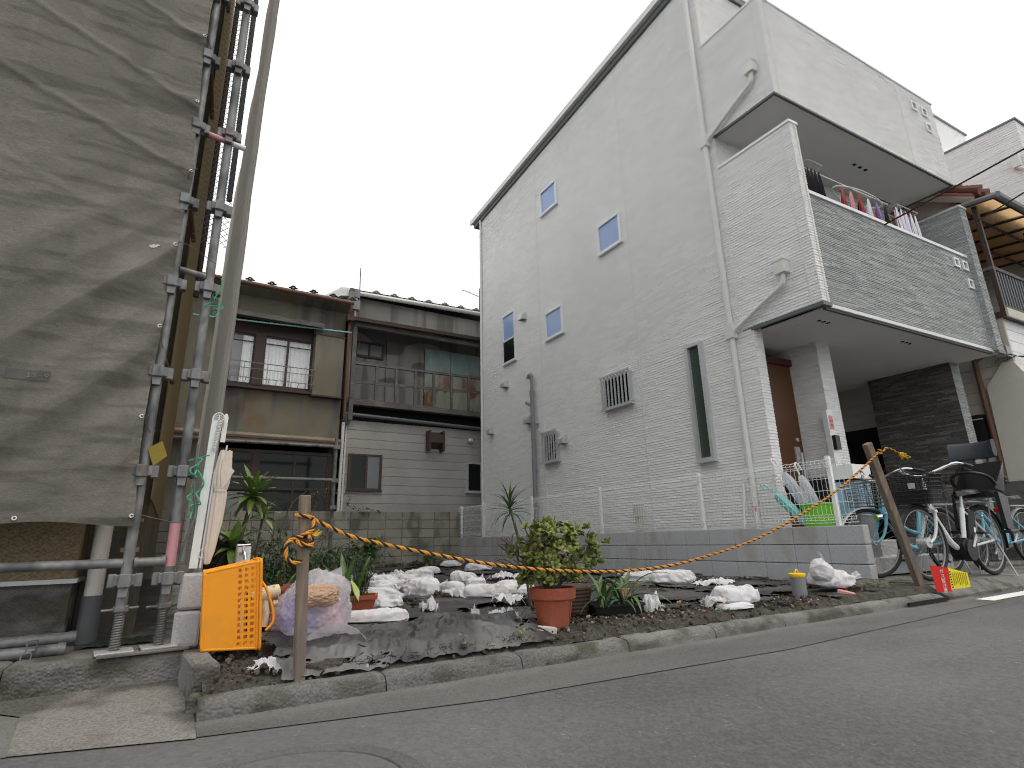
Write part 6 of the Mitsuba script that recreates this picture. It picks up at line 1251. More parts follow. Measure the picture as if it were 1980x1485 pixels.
for dv in ((-0.6, -0.2, 1.0), (0.1, 0.3, 1.2), (0.55, -0.25, 0.9), (-0.2, -0.5, 0.8), (0.25, 0.5, 0.9), (-0.75, 0.3, 0.55)):
    grow(A(pcx+0.03*dv[0], pcy+0.03*dv[1], 0.32), A(*dv), 0.011, 0.16, 3)
arm = bez([(pcx+0.06, pcy-0.05, 0.46), (pcx+0.16, pcy-0.04, 0.52), (pcx+0.24, pcy-0.03, 0.53), (pcx+0.28, pcy-0.03, 0.60)], 6); stm.append(tube(arm, np.linspace(0.008, 0.006, len(arm)), 6))
for i in range(26): tips.append((A(pcx+0.275, pcy-0.03, 0.585)+A(0.042, 0.05, 0.06)*g.standard_normal(3), g.standard_normal(3)))
# a fuller outline: tips spread through the crown and a skirt above the rim
for i in range(95):
    v = g.standard_normal(3); v /= np.linalg.norm(v); rr_ = 0.62+0.38*g.random()
    c = A(pcx+0.01, pcy, 0.545)+v*A(0.185, 0.18, 0.18)*rr_
    if c[2] > 0.37: tips.append((c, v+0.4*g.standard_normal(3)))
for i in range(34):
    t = 6.28*g.random(); tips.append((A(pcx+0.175*math.cos(t)*(0.7+0.5*g.random()), pcy+0.16*math.sin(t)*(0.7+0.5*g.random()), 0.375+0.07*g.random()), A(math.cos(t), math.sin(t), 0.2)))
tips = [t for t in tips if -0.20 < t[0][0]-pcx < 0.34 and abs(t[0][1]-pcy) < 0.24 and t[0][2] < 0.735 and t[0][2] > 0.345]
part(JD, 'stem', cat(*stm), 'bark', True)
u_, v_ = np.meshgrid(np.array([0, .2, .42, .62, .8, .93, 1.0]), np.linspace(0, 2*math.pi, 9)[:-1], indexing='ij')
wl = np.where(u_ > 0.58, 0.5*np.sqrt(np.clip(1-((u_-0.58)/0.42)**2, 0.003, 1)), 0.5*(0.16+0.84*sm(0, 0.6, u_)))
LV = np.stack([u_, wl*np.cos(v_)*0.72, wl*np.sin(v_)*0.22+0.16*u_*(1-u_)], -1)
ii = np.arange(7*8).reshape(7, 8); LQ = np.stack([ii[:-1], np.roll(ii, -1, 1)[:-1], np.roll(ii, -1, 1)[1:], ii[1:]], -1).reshape(-1, 4); LV = LV.reshape(-1, 3)
lm = mk(LV, LQ)
jcol = [(0.135, 0.19, 0.035), (0.105, 0.165, 0.03), (0.08, 0.13, 0.028), (0.19, 0.235, 0.055), (0.125, 0.18, 0.06)]
jv = []
for c in jcol:
    cc_ = np.array([np.asarray(c)*(0.85+0.3*u) if u < 0.93 else np.asarray((0.16, 0.10, 0.03)) for u in LV[:, 0]]); jv.append((mikit.ply(lm, 'leaf', True, color=cc_), cc_))
XF = []
for e, d in tips:
    d = np.asarray(d, float); d /= np.linalg.norm(d); d[2] = d[2]*0.6+0.35; d /= np.linalg.norm(d); x_, y_, _ = frame(d)
    nl = 6; ph = 6.28*g.random()
    for i in range(nl):
        a_ = ph+i*2.4; el = 0.25+0.85*(i/nl)+0.2*g.random()
        ld = d*math.sin(el)+math.cos(el)*(math.cos(a_)*x_+math.sin(a_)*y_); ld /= np.linalg.norm(ld)
        sd_ = np.cross(d, ld); sd_ /= np.linalg.norm(sd_)+1e-9; nn = np.cross(ld, sd_); s_ = 0.034+0.016*g.random()
        Mx = np.eye(4); Mx[:3, 0] = ld*s_; Mx[:3, 1] = sd_*s_; Mx[:3, 2] = nn*s_; Mx[:3, 3] = e-d*0.012*i/nl+0.004*g.standard_normal(3); XF.append((Mx, int(g.integers(5))))
XF.sort(key=lambda q: np.linalg.norm(q[0][:3, 3]-A(*CAM)))
for Mx, ci in XF[:300]:
    k = nkey('leaf', JD); scene[k] = {**jv[ci][0], 'to_world': T4(Mx.tolist())}
VV, FF, CC = [], [], []
for i, (Mx, ci) in enumerate(XF[300:]):
    VV.append(LV @ Mx[:3, :3].T+Mx[:3, 3]); FF.append(lm.faces+i*len(LV)); CC.append(jv[ci][1])
part(JD, 'foliage', mk(np.vstack(VV), np.vstack(FF)), 'leaf', True, kind='stuff', color=np.vstack(CC))
# dracaena behind the jade plant
DR = thing('dracaena', 'slender dracaena with a tuft of narrow leaves left of the jade plant', 'plant')
part(DR, 'stem', tube(bez([(2.47, 3.9, 0.12), (2.43, 3.9, 0.40), (2.38, 3.9, 0.60), (2.33, 3.9, 0.78), (2.30, 3.9, 0.86)], 6), np.linspace(0.013, 0.010, 25), 8), 'bark')
for i in range(34):
    f = i/33; leafpart(DR, ((2.30, 3.9, 0.82+0.06*(1-f)), i*2.39996, 1.35-1.75*f+0.25*rp.random(), 0.19+0.06*rp.random(), 0.017, 0.7+0.5*rp.random()), dict(col=(0.03, 0.06, 0.025), col2=(0.04, 0.08, 0.03), seed=300+i, wp=0.75, fold=0.2, n=8))
leafpart(DR, ((2.30, 3.9, 0.86), 0.5, 1.5, 0.22, 0.024, 0.05), dict(col=(0.07, 0.13, 0.02), seed=400, wp=0.8)); leafpart(DR, ((2.29, 3.9, 0.86), 2.6, 1.25, 0.16, 0.026, 0.05), dict(col=(0.06, 0.12, 0.02), seed=401, wp=0.8))
for dx, az in ((0.02, 2.2), (0.1, 0.8)):
    leafpart(DR, ((2.62+dx, 3.9, 0.70), az, 1.0, 0.16, 0.018, 0.4), dict(col=(0.03, 0.06, 0.025), seed=402, wp=0.8))
# strap-leaved plants in black trays right of the pot
TR = thing('plant_tray', 'black plastic tray with strap leaved plants right of the terracotta pot', 'planter')
part(TR, 'tub', boxpot(2.72, 3.20, 0.32, 0.20, 0.36, 0.24, 0.07, 0.180, 0.015, -22), 'dark_pot', 30)
CL = thing('clivia', 'clump of strap leaved plants growing in the black tray', 'plant')
for i in range(30):
    cx_, cy_ = [(2.56, 3.12), (2.80, 3.20), (2.72, 3.12)][i % 3]
    leafpart(CL, (A(cx_+0.03*rp.standard_normal(), cy_+0.03*rp.standard_normal(), 0.165), 6.28*rp.random(), 0.55+0.85*rp.random(), 0.22+0.22*rp.random(), 0.026+0.010*rp.random(), 0.6+1.2*rp.random()), dict(col=[(0.065, 0.12, 0.035), (0.09, 0.15, 0.045), (0.045, 0.10, 0.045)][i % 3], seed=500+i, wp=0.72, fold=0.2, n=10))
leafpart(CL, ((2.66, 3.05, 0.27), -0.8, 0.9, 0.22, 0.035, 2.2), dict(col=(0.13, 0.16, 0.03), col2=(0.2, 0.12, 0.03), seed=600, wp=0.8, n=10))
part(CL, 'dry_sheath', cat(*[tube([(2.80+0.02*math.cos(a), 3.16+0.02*math.sin(a), 0.20), (2.80+0.04*math.cos(a), 3.16+0.04*math.sin(a), 0.27)], 0.006, 5) for a in np.linspace(0, 6, 9)]), 'tan_bag')
cr = thing('corrugated_pot', 'brown ribbed pot wedged between the terracotta pot and the black tray', 'pot')
part(cr, 'tub', lathe([(0.0, 0.10)]+[(0.115+0.004*(i % 2)+0.004*i/2, 0.10+0.012*i) for i in range(17)]+[(0.13, 0.30), (0.10, 0.295), (0.0, 0.28)], 32, (2.46, 3.35, 0)), 'gutter_brown', 20)
bush('low_weed', 'seedlings sprouting at the kerb edge', [((1.28, 2.70, 0.08), (1.29, 2.69, 0.11)), ((1.62, 2.71, 0.09), (1.63, 2.70, 0.12)), ((3.2, 2.71, 0.09), (3.22, 2.70, 0.11)), ((5.5, 2.82, 0.1), (5.55, 2.82, 0.24)), ((5.35, 2.85, 0.1), (5.33, 2.84, 0.17))], 0.022, 0.014, 12, [GRL, (0.12, 0.16, 0.03)], 0.02, 14, 0.0015)

# ================================================================ BICYCLES
def bike(key, frame_m, pos, yaw, steer, sc, ebike):
    Mb = rot([0, 0, 1], yaw)*sc; p0 = A(*pos); R = 0.33
    def P(m): return xf(m, Mb, p0)
    ca, sa = math.cos(math.radians(steer)), math.sin(math.radians(steer)); pv = A(0.925, 0, 0)
    RS = np.array([[ca, -sa, 0], [sa, ca, 0], [0, 0, 1.0]])
    def S(m): return P(xf(xf(m, None, -pv), RS, pv))
    def add(par, n, m, mat, fn=P, smooth=30, **kw): return part(par, n, fn(m), mat, smooth, **kw)
    def ring(cx, r, w_, n=40):
        a = np.linspace(0, 2*math.pi, n, endpoint=False); return tube(np.stack([cx+r*np.cos(a), 0*a, R+r*np.sin(a)], 1), w_, 8, closed=True)
    for cx, fn in ((0.0, P), (1.10, S)):
        wk = add(key, 'wheel', cat(cyl((cx, -0.045, R), (cx, 0.045, R), 0.022 if not (ebike and cx > 1) else 0.045, 14)), 'alu', fn)
        add(wk, 'tyre', ring(cx, R-0.018, 0.018), 'rubber', fn, True); add(wk, 'rim', ring(cx, R-0.042, 0.009), 'rim_grey', fn, True)
        sp_ = []
        for i in range(28):
            a = i*2*math.pi/28; b = a+(0.35 if i % 2 else -0.35); y0 = 0.03 if i % 4 < 2 else -0.03
            sp_.append(cyl((cx+0.022*math.cos(b), y0, R+0.022*math.sin(b)), (cx+(R-0.045)*math.cos(a), 0, R+(R-0.045)*math.sin(a)), 0.0016, 4, caps=False))
        add(wk, 'spokes', cat(*sp_), 'rim_grey', fn, True, kind='stuff')
        a = np.radians(np.linspace(20, 195, 22) if cx == 0 else np.linspace(-8, 150, 20)); q = np.stack([[(cx+(R+0.018)*math.cos(t), y, R+(R+0.018-0.010*abs(y)/0.025)*math.sin(t)) for y in (-0.028, -0.015, 0, 0.015, 0.028)] for t in a]); add(key, 'mudguard', grid(q), 'alu' if not ebike else 'black_plastic', fn, True)
    fr = [tube(bez([(0.915, 0, 0.66), (0.82, 0, 0.50), (0.68, 0, 0.33), (0.56, 0, 0.27), (0.47, 0, 0.275)], 6), 0.027, 12), tube([(0.45, 0, 0.26), (0.33, 0, 0.64)], 0.020, 12), cyl((0.935, 0, 0.60), (0.905, 0, 0.79), 0.023, 14)]
    if not ebike: fr.append(tube(bez([(0.91, 0, 0.73), (0.75, 0, 0.56), (0.58, 0, 0.45), (0.41, 0, 0.41)], 6), 0.016, 10))
    for s_ in (-1, 1): fr += [tube([(0.45, 0.03*s_, 0.27), (0.0, 0.06*s_, R)], 0.011, 8), tube([(0.34, 0.02*s_, 0.60), (0.0, 0.06*s_, R)], 0.009, 8)]
    add(key, 'frame', cat(*fr), frame_m)
    add(key, 'fork', cat(*[tube(bez([(0.93, 0.05*s_, 0.60), (0.965, 0.055*s_, 0.48), (1.02, 0.055*s_, 0.38), (1.10, 0.055*s_, R)], 5), np.linspace(0.016, 0.010, 16), 8) for s_ in (-1, 1)], xf(cbox(0.05, 0.14, 0.03, 0.008), None, (0.935, 0, 0.605))), frame_m, S)
    bar = bez([(0.64, -0.28, 1.00), (0.76, -0.275, 1.02), (0.85, -0.24, 1.02), (0.93, -0.12, 0.96), (0.925, 0, 0.93), (0.93, 0.12, 0.96), (0.85, 0.24, 1.02), (0.76, 0.275, 1.02), (0.64, 0.28, 1.00)], 6)
    add(key, 'handlebar', cat(tube(bar, 0.0125, 10), cyl((0.908, 0, 0.77), (0.915, 0, 0.94), 0.013, 10)), 'chrome', S)
    for s_ in (-1, 1):
        add(key, 'grip', cyl((0.62, 0.28*s_, 0.997), (0.75, 0.277*s_, 1.02), 0.017, 10), 'black_plastic', S)
        add(key, 'brake_lever', cat(tube([(0.79, 0.27*s_, 1.0), (0.70, 0.285*s_, 0.965), (0.65, 0.285*s_, 0.965)], 0.006, 6), tube(bez([(0.79, 0.265*s_, 1.0), (0.90, 0.2*s_, 1.06), (0.98, 0.1*s_, 0.92), (0.95, 0.03*s_, 0.66)], 6), 0.004, 5)), 'black_plastic', S)
    # saddle, post, crank, pedals, chain case, stand, rack
    a = np.linspace(0, 1, 12); wv = 0.5*np.interp(a, [0, .3, .6, .8, 1], [0.20, 0.185, 0.08, 0.055, 0.03]); q = np.array([[(0.12+0.28*t, w_*c, 0.815+0.015*math.cos(3*t)-0.03*abs(c)**2.5-0.02*(abs(c) > 0.99)) for c in np.linspace(-1, 1, 9)] for t, w_ in zip(a, wv)])
    q2 = q.copy(); q2[..., 2] = 0.775+0.01*a[:, None]; q2[..., 1] *= 0.9
    add(key, 'saddle', cat(grid(q), grid(q2[::-1]), grid(np.stack([q[:, 0], q2[:, 0]], 1)), grid(np.stack([q2[:, -1], q[:, -1]], 1)), grid(np.stack([q[0], q2[0]], 0)[:, :])), 'black_plastic', P, 50)
    add(key, 'seat_post', cyl((0.33, 0, 0.62), (0.295, 0, 0.79), 0.013, 10), 'alu')
    add(key, 'chain_case', xf(cat(hull([(0.0, -0.07, R+0.045), (0.0, -0.07, R-0.045), (0.48, -0.07, 0.17), (0.48, -0.07, 0.37), (0.54, -0.07, 0.27), (0.0, -0.05, R+0.045), (0.0, -0.05, R-0.045), (0.48, -0.05, 0.17), (0.48, -0.05, 0.37), (0.54, -0.05, 0.27)])), rot([0, 0, 1], 0)) if not ebike else xf(hull([(x, y, z) for x, z in ((0.36, 0.20), (0.50, 0.17), (0.58, 0.22), (0.60, 0.32), (0.50, 0.36), (0.36, 0.33)) for y in (-0.06, 0.06)]), None), 'mid_grey' if not ebike else 'black_plastic', P, False)
    for s_, az in ((-1, 0.9), (1, -2.25)):
        ex_, ez_ = 0.46+0.165*math.cos(az), 0.275-0.165*math.sin(az)*1.0
        add(key, 'crank', tube([(0.46, 0.08*s_, 0.275), (ex_, 0.09*s_, ez_)], 0.011, 8), 'alu'); add(key, 'pedal', xf(cbox(0.09, 0.075, 0.022, 0.005), None, (ex_, 0.135*s_, ez_)), 'black_plastic', P, False)
    add(key, 'stand', cat(*[tube([(0.0, 0.08*s_, R-0.02), (-0.06, 0.15*s_, 0.0)], 0.007, 6) for s_ in (-1, 1)], tube([(-0.06, -0.15, 0.006), (-0.06, 0.15, 0.006)], 0.007, 6)), 'alu')
    add(key, 'rear_rack', cat(*[tube([(0.30, 0.05*s_, 0.70), (-0.20, 0.055*s_, 0.70), (-0.24, 0.03*s_, 0.70)], 0.006, 6) for s_ in (-1, 1)], *[cyl((x_, -0.055, 0.70), (x_, 0.055, 0.70), 0.005, 6) for x_ in (-0.2, -0.1, 0.0, 0.1, 0.2)], *[tube([(0.0, 0.075*s_, R), (-0.05, 0.06*s_, 0.70)], 0.006, 6) for s_ in (-1, 1)]), 'alu')
    # front basket
    x0, x1, y1, z0_, z1_ = 0.93, 1.19, 0.19, 0.68, 0.93; ms = []
    for z in np.linspace(z0_, z1_, 8): 
        f = 0.85+0.15*(z-z0_)/(z1_-z0_); r4 = np.array([((x0+x1)/2+px*f, py*f, z) for px, py in rr_rect(x1-x0, 2*y1, 0.05, 4)]); ms.append(tube(r4, 0.0042 if z < z1_-0.01 else 0.007, 5, closed=True))
    for px, py in rr_rect(x1-x0, 2*y1, 0.05, 4)[::1]: ms.append(tube([((x0+x1)/2+px*0.85, py*0.85, z0_), ((x0+x1)/2+px, py, z1_)], 0.0028, 4))
    for yy in np.linspace(-0.15, 0.15, 9): ms.append(tube([((x0+x1)/2-0.125, yy*1.05, z1_), ((x0+x1)/2-0.11, yy, z0_), ((x0+x1)/2+0.11, yy, z0_), ((x0+x1)/2+0.125, yy*1.05, z1_)], 0.0028, 4))
    bk = add(key, 'basket', cat(*ms), 'black_plastic' if ebike else 'wire_grey', S, True)
    if ebike:
        sh = np.array([[((x0+x1)/2+px*f_, py*f_, z) for px, py in np.vstack([rr_rect(x1-x0, 2*y1, 0.05, 5), rr_rect(x1-x0, 2*y1, 0.05, 5)[:1]])] for f_, z in ((0.845, z0_-0.005), (0.93, z0_+0.11))])
        add(bk, 'guard', grid(sh), 'black_plastic', S, True); add(bk, 'tray', hull([((x0+x1)/2+px*0.84, py*0.84, z) for px, py in rr_rect(x1-x0, 2*y1, 0.05, 3) for z in (z0_-0.01, z0_+0.002)]), 'black_plastic', S, False)
        add(bk, 'plate', xf(cbox(0.004, 0.06, 0.05, 0.001), None, (x1+0.006, 0.05, 0.83)), 'alu', S, False)
        add(key, 'battery', xf(cbox(0.10, 0.10, 0.36, 0.02), rot([0, 1, 0], -17), (0.30, 0, 0.45)), 'black_plastic', P, 30)
        add(key, 'battery_label', xf(cbox(0.03, 0.003, 0.05, 0.0005), rot([0, 1, 0], -17), (0.30, 0.052, 0.43)), 'white_trim', P, False)
        add(key, 'motor', cyl((0.47, -0.075, 0.25), (0.47, 0.075, 0.25), 0.095, 20), 'black_plastic')
        cs = nkey('child_seat', key); labels[cs] = {'label': 'black rear child seat with grey padded headrest'}
        zb = 0.74
        seat = hull([(x, y, z) for x, y, z in ((-0.20, -0.14, zb), (-0.20, 0.14, zb), (0.08, -0.13, zb), (0.08, 0.13, zb), (-0.20, -0.16, zb+0.09), (-0.20, 0.16, zb+0.09), (0.08, -0.15, zb+0.06), (0.08, 0.15, zb+0.06))])
        scene[cs] = mikit.ply(P(seat), 'black_plastic', 30)
        def slab(pts, th):
            pts = np.array(pts); return hull(np.vstack([pts, pts+A(-th, 0, 0)]))
        add(cs, 'backrest', cat(slab([(-0.20, -0.15, zb+0.06), (-0.20, 0.15, zb+0.06), (-0.26, -0.17, zb+0.36), (-0.26, 0.17, zb+0.36)], 0.025)), 'black_plastic', P, 30)
        for s_ in (-1, 1):
            add(cs, 'side_wing', hull([(-0.20, 0.15*s_, zb+0.05), (0.02, 0.165*s_, zb+0.08), (-0.26, 0.17*s_, zb+0.36), (-0.12, 0.19*s_, zb+0.26), (-0.20, 0.165*s_, zb+0.05), (0.02, 0.18*s_, zb+0.08), (-0.26, 0.19*s_, zb+0.36), (-0.12, 0.205*s_, zb+0.26)]), 'black_plastic', P, 30)
            add(cs, 'leg_guard', hull([(0.03, 0.17*s_, zb+0.05), (-0.14, 0.17*s_, zb+0.0), (0.06, 0.18*s_, zb-0.30), (-0.05, 0.18*s_, zb-0.33), (0.03, 0.20*s_, zb+0.05), (-0.14, 0.20*s_, zb+0.0), (0.06, 0.22*s_, zb-0.30), (-0.05, 0.22*s_, zb-0.33)]), 'black_plastic', P, 30)
            add(cs, 'footrest', xf(cbox(0.16, 0.10, 0.03, 0.01), None, (0.02, 0.21*s_, zb-0.33)), 'black_plastic', P, 30)
            add(cs, 'headrest_rod', cyl((-0.275, 0.06*s_, zb+0.33), (-0.285, 0.06*s_, zb+0.44), 0.012, 8), 'black_plastic')
        hp_ = []
        for t in np.linspace(-1, 1, 9): hp_.append([(-0.28+0.14*abs(t)**2.2+dx, 0.205*t*(1-0.05*abs(t)), z) for dx, z in ((0.03, zb+0.41), (0.045, zb+0.45), (0.045, zb+0.55), (0.02, zb+0.58), (-0.03, zb+0.58), (-0.045, zb+0.54), (-0.045, zb+0.44), (-0.02, zb+0.405), (0.03, zb+0.41))])
        hp_ = np.array(hp_); add(cs, 'headrest', cat(grid(hp_), mk(hp_[0][:8], [[0, i, i+1] for i in range(1, 7)]), mk(hp_[-1][:8], [[0, i+1, i] for i in range(1, 7)])), 'seat_grey', P, 50)
        add(cs, 'grab_bar', tube(bez([(-0.03, -0.175, zb+0.12), (0.06, -0.16, zb+0.20), (0.12, -0.08, zb+0.24), (0.13, 0.0, zb+0.25), (0.12, 0.08, zb+0.24), (0.06, 0.16, zb+0.20), (-0.03, 0.175, zb+0.12)], 5), 0.016, 10), 'black_plastic', P)
        add(key, 'reflector', xf(cbox(0.02, 0.06, 0.04, 0.004), None, (-0.36, 0.0, 0.62)), 'red_sign', P, False)
    else:
        add(key, 'headlight', xf(cyl((1.0, 0.06, 0.58), (1.06, 0.06, 0.57), 0.026, 12, 0.03), None), 'chrome', S)
        add(key, 'reflector', xf(cbox(0.02, 0.05, 0.035, 0.004), None, (-0.34, 0.0, 0.52)), 'red_sign', P, False)
GZ = 0.12
b1 = thing('bicycle', 'white electric bicycle with black child seat and black front basket', 'bicycle'); bike(b1, 'bike_white', (7.85, 2.80, GZ), 176.5, -3, 1.13, True)
b2 = thing('bicycle', 'light blue bicycle with grey wire basket half hidden behind the block wall end', 'bicycle'); bike(b2, 'bike_blue', (7.93, 3.24, GZ), 173, -15, 1.13, False)
b3 = thing('bicycle', 'blue bicycle at the right edge of the picture behind the white one', 'bicycle'); bike(b3, 'bike_blue', (10.05, 3.12, GZ), 172, 12, 1.13, False)

# ================================================================ BY THE PORCH
bu = thing('bucket', 'lime green plastic bucket holding umbrellas behind the mesh fence', 'bucket')
bx_ = HP(3.84, 0.05, 0.0)
part(bu, 'body', lathe([(0.0, 0.50), (0.155, 0.50), (0.185, 0.93), (0.197, 0.935), (0.197, 0.955), (0.180, 0.955), (0.178, 0.93), (0.150, 0.52), (0.0, 0.52)], 36, bx_), 'green_plastic', 40)
part(bu, 'base', lathe([(0.0, 0.50), (0.156, 0.50), (0.156, 0.52)], 24, bx_), 'green_plastic', 40)
def umbrella_closed(label, p, q, mat, hook, r=0.035):
    k = thing('umbrella', label, 'umbrella'); p, q = A(*p), A(*q); x, y, d = frame(q-p); L = np.linalg.norm(q-p)
    n = 24; a = np.linspace(0, 2*math.pi, n, endpoint=False); prf = [(0.004, 0), (r*0.55, 0.1), (r*0.9, 0.35), (r, 0.55), (r*0.9, 0.74), (r*0.45, 0.84)]
    P = np.array([[p+d*L*t+r_*(1+0.22*math.cos(8*w_))*(math.cos(w_)*x+math.sin(w_)*y) for w_ in a] for r_, t in prf]); i = np.arange(len(prf)*n).reshape(len(prf), n)
    part(k, 'canopy', mk(P.reshape(-1, 3), np.stack([i[:-1], i[1:], np.roll(i, -1, 1)[1:], np.roll(i, -1, 1)[:-1]], -1).reshape(-1, 4)), mat, True)
    part(k, 'shaft', cyl(p+d*L*0.7, p+d*L*0.93, 0.005, 8), 'alu')
    t = np.linspace(0, math.pi, 10); part(k, 'handle', tube(np.vstack([[p+d*L*0.86], [p+d*L*0.97]]+[p+d*L*(0.97+0.06*math.sin(w_))+hook*0.045*(1-math.cos(w_)) for w_ in t]+[[p+d*L*0.93+hook*0.09]]), 0.010, 10), 'white_trim' if mat != 'teal_cloth' else mat)
    return k
hk = A(0.6, 0.75, 0)
umbrella_closed('clear vinyl umbrella with white handle leaning tallest in the green bucket', bx_+A(0.06, -0.02, 0.56), HP(4.20, -0.10, 1.50), 'clear_vinyl', HX*-0.9, 0.06)
umbrella_closed('second clear umbrella leaning beside the first in the green bucket', bx_+A(0.09, -0.05, 0.56), HP(4.02, 0.0, 1.44), 'clear_vinyl', HX*0.9, 0.055)
umbrella_closed('mint green umbrella leaning leftmost out of the green bucket', bx_+A(0.02, 0.02, 0.56), HP(4.30, -0.20, 1.20), 'teal_cloth', HY*0.9, 0.05)
umbrella_closed('black handled umbrella leaning behind the clear ones in the bucket', bx_+A(0.04, 0.05, 0.56), HP(4.25, -0.02, 1.33), 'black_cloth', HY*0.9, 0.035)
k = thing('walking_cane', 'pink handled white cane standing by the corner of the house', 'cane')
part(k, 'shaft', cyl(HP(4.50, -0.20, 0.5), HP(4.52, -0.17, 0.92), 0.010, 8), 'white_trim'); part(k, 'handle', tube([HP(4.52, -0.17, 0.90), HP(4.51, -0.18, 0.96), HP(4.56, -0.17, 0.97)], 0.016, 8), 'pink_cloth')
solo('pole', cyl(HP(4.72, -0.22, 0.4), HP(4.70, -0.10, 1.27), 0.017, 10), 'alu_white', 'thin white pole leaning beside the front drainpipe', 'pole')
bxk = thing('storage_box', 'pale blue plastic storage box with white lid behind the fence end', 'box')
part(bxk, 'body', hb(3.52, 3.74, 0.30, 0.62, 0.80, 1.20), 'sky_blue', False); part(bxk, 'lid', hb(3.50, 3.76, 0.28, 0.64, 1.23, 1.40), 'pale_wall', False); part(bxk, 'band', hb(3.515, 3.745, 0.295, 0.625, 1.20, 1.23), 'dark', False); part(bxk, 'base', hb(3.53, 3.73, 0.31, 0.61, 0.32, 0.80), 'mid_grey', False)
solo('doormat_box', hb(3.95, 4.25, -0.02, 0.30, 0.50, 0.60), 'black_plastic', 'black low box beneath the umbrellas beside the bucket', 'box', False)
solo('trash_bin', hb(4.35, 4.55, 1.05, 1.2, 0.5, 1.35), 'black_plastic', 'tall black narrow bin standing by the entrance post', 'bin', False)

# ================================================================ LAUNDRY ON THE LOWER BALCONY
lp = thing('laundry_rod', 'aluminium laundry rod under the balcony ceiling', 'rod')
part(lp, 'rod', htube([(3.75, 0.3, 5.92), (3.75, 3.12, 5.92)], 0.014, 10), 'alu'); part(lp, 'bracket', tube([HP(3.75, 3.08, 5.92), HP(3.76, 3.14, 6.02), HP(3.80, 3.14, 6.0), HP(3.75, 3.13, 5.86)], 0.012, 6), 'grey_trim')
g = np.random.default_rng(9)
def cloth(s, t, ztop, w_, L_, mat, parent, seed):
    U, V = np.meshgrid(np.linspace(-0.5, 0.5, 8), np.linspace(0, 1, 8), indexing='ij'); o = s+0.03*np.sin(U*14+seed)*V
    P = HP(o, t+U*w_*(0.65+0.45*np.minimum(1, V*3)), ztop-V*L_); return part(parent, 'garment', grid(P), mat, True)
hg = thing('laundry_hanger', 'white oval peg hanger with many red, navy and white small garments', 'laundry')
part(hg, 'hoop', tube([HP(3.70+0.14*math.sin(a), 2.15+0.62*math.cos(a), 5.74) for a in np.linspace(0, 6.1, 30)], 0.010, 6, closed=True), 'white_trim')
for i in range(16): cloth(3.62+0.05*(i % 3), 1.58+0.077*i, 5.70, 0.075, 0.26+0.12*g.random(), ['red_dark', 'black_cloth', 'white_cloth', 'red_pink', 'white_cloth', 'lilac_cloth', 'red_dark'][i % 7], hg, i)
part(hg, 'hook', tube([HP(3.70, 1.8, 5.80), HP(3.75, 2.05, 5.93), HP(3.70, 2.5, 5.80)], 0.006, 5), 'red_pink')
hg2 = thing('laundry_hanger', 'square peg hanger with pink and white garments at the right end of the balcony', 'laundry')
part(hg2, 'hoop', tube([HP(s, t, 5.84) for s, t in ((3.60, 3.10), (3.60, 3.72), (3.85, 3.72), (3.85, 3.10))], 0.008, 6, closed=True), 'alu')
for i in range(9): cloth(3.64+0.06*(i % 2), 3.13+0.072*i, 5.81, 0.075, 0.40+0.1*g.random(), ['white_cloth', 'pink_cloth', 'white_cloth', 'lilac_cloth'][i % 4], hg2, i+30)
part(hg2, 'hook', tube([HP(3.7, 3.3, 5.84), HP(3.72, 3.4, 6.0), HP(3.7, 3.5, 5.84)], 0.004, 5), 'alu')
hg3 = thing('laundry_hanger', 'wire peg hanger with black socks at the left end of the balcony', 'laundry')
part(hg3, 'hoop', tube([HP(s, t, 5.93) for s, t in ((3.60, 0.80), (3.60, 1.16), (3.85, 1.16), (3.85, 0.80))], 0.006, 6, closed=True), 'alu')
for i in range(5): cloth(3.68, 0.82+0.085*i, 5.88, 0.065, 0.45, 'black_cloth', hg3, i+50)
solo('hanger', tube([HP(3.75, 2.75, 5.94), HP(3.65, 2.6, 5.85), HP(3.65, 3.0, 5.85), HP(3.75, 2.75, 5.94)], 0.008, 6), 'black_plastic', 'empty black coat hanger on the laundry rod', 'hanger')

# ================================================================ RIGHT-HAND NEIGHBOURS
NB = thing('tiled_house', 'cream boarded neighbour house with tile roof, balcony and amber awning right of the white house', 'house')
part(NB, 'wall', hb(3.42, 12.0, 5.24, 12.0, 0.1, 4.10), 'cream_wall', False)
part(NB, 'wall', hb(5.6, 12.0, 5.24, 12.0, 4.1, 6.6), 'roof_rust', False, label='brown upper wall set back behind the balcony')
m_ = cbox(1.0, 1.0, 1.0, 0.0)
def nboard(s0, s1, z0, z1): return hb(s0, s1, 5.215, 5.239, z0, z1)
for i in range(19):
    z = 0.30+0.20*i
    part(NB, 'board', nboard(3.46, 11.5, z+0.006, z+0.196), 'cream_wall', False)
for i in range(5):
    z = 3.10+0.20*i; part(NB, 'board', hb(3.395, 3.418, 5.26, 11.5, z+0.006, z+0.196), 'pale_wall', False)
part(NB, 'corner_post', hb(3.385, 3.458, 5.20, 5.258, 3.0, 4.1), 'cream_wall', False)
part(NB, 'conduit', htube([(4.22, 5.20, 2.45), (4.22, 5.20, 3.45)], 0.012, 8), 'cream_wall')
mt = part(NB, 'meter_box', hb(3.95, 4.22, 5.06, 5.214, 2.05, 2.50), 'black_plastic', False)
part(mt, 'dial', cat(htube([(3.94, 5.05, 2.42), (4.10, 5.05, 2.42)], 0.012, 6)), 'alu')
part(NB, 'downpipe', cat(tube(bez([HP(3.45, 5.14, 3.56), HP(3.60, 5.13, 3.54), HP(3.86, 5.13, 3.44), HP(3.88, 5.13, 3.25), HP(3.88, 5.13, 1.30)], 6), 0.042, 12)), 'rusty_brown')
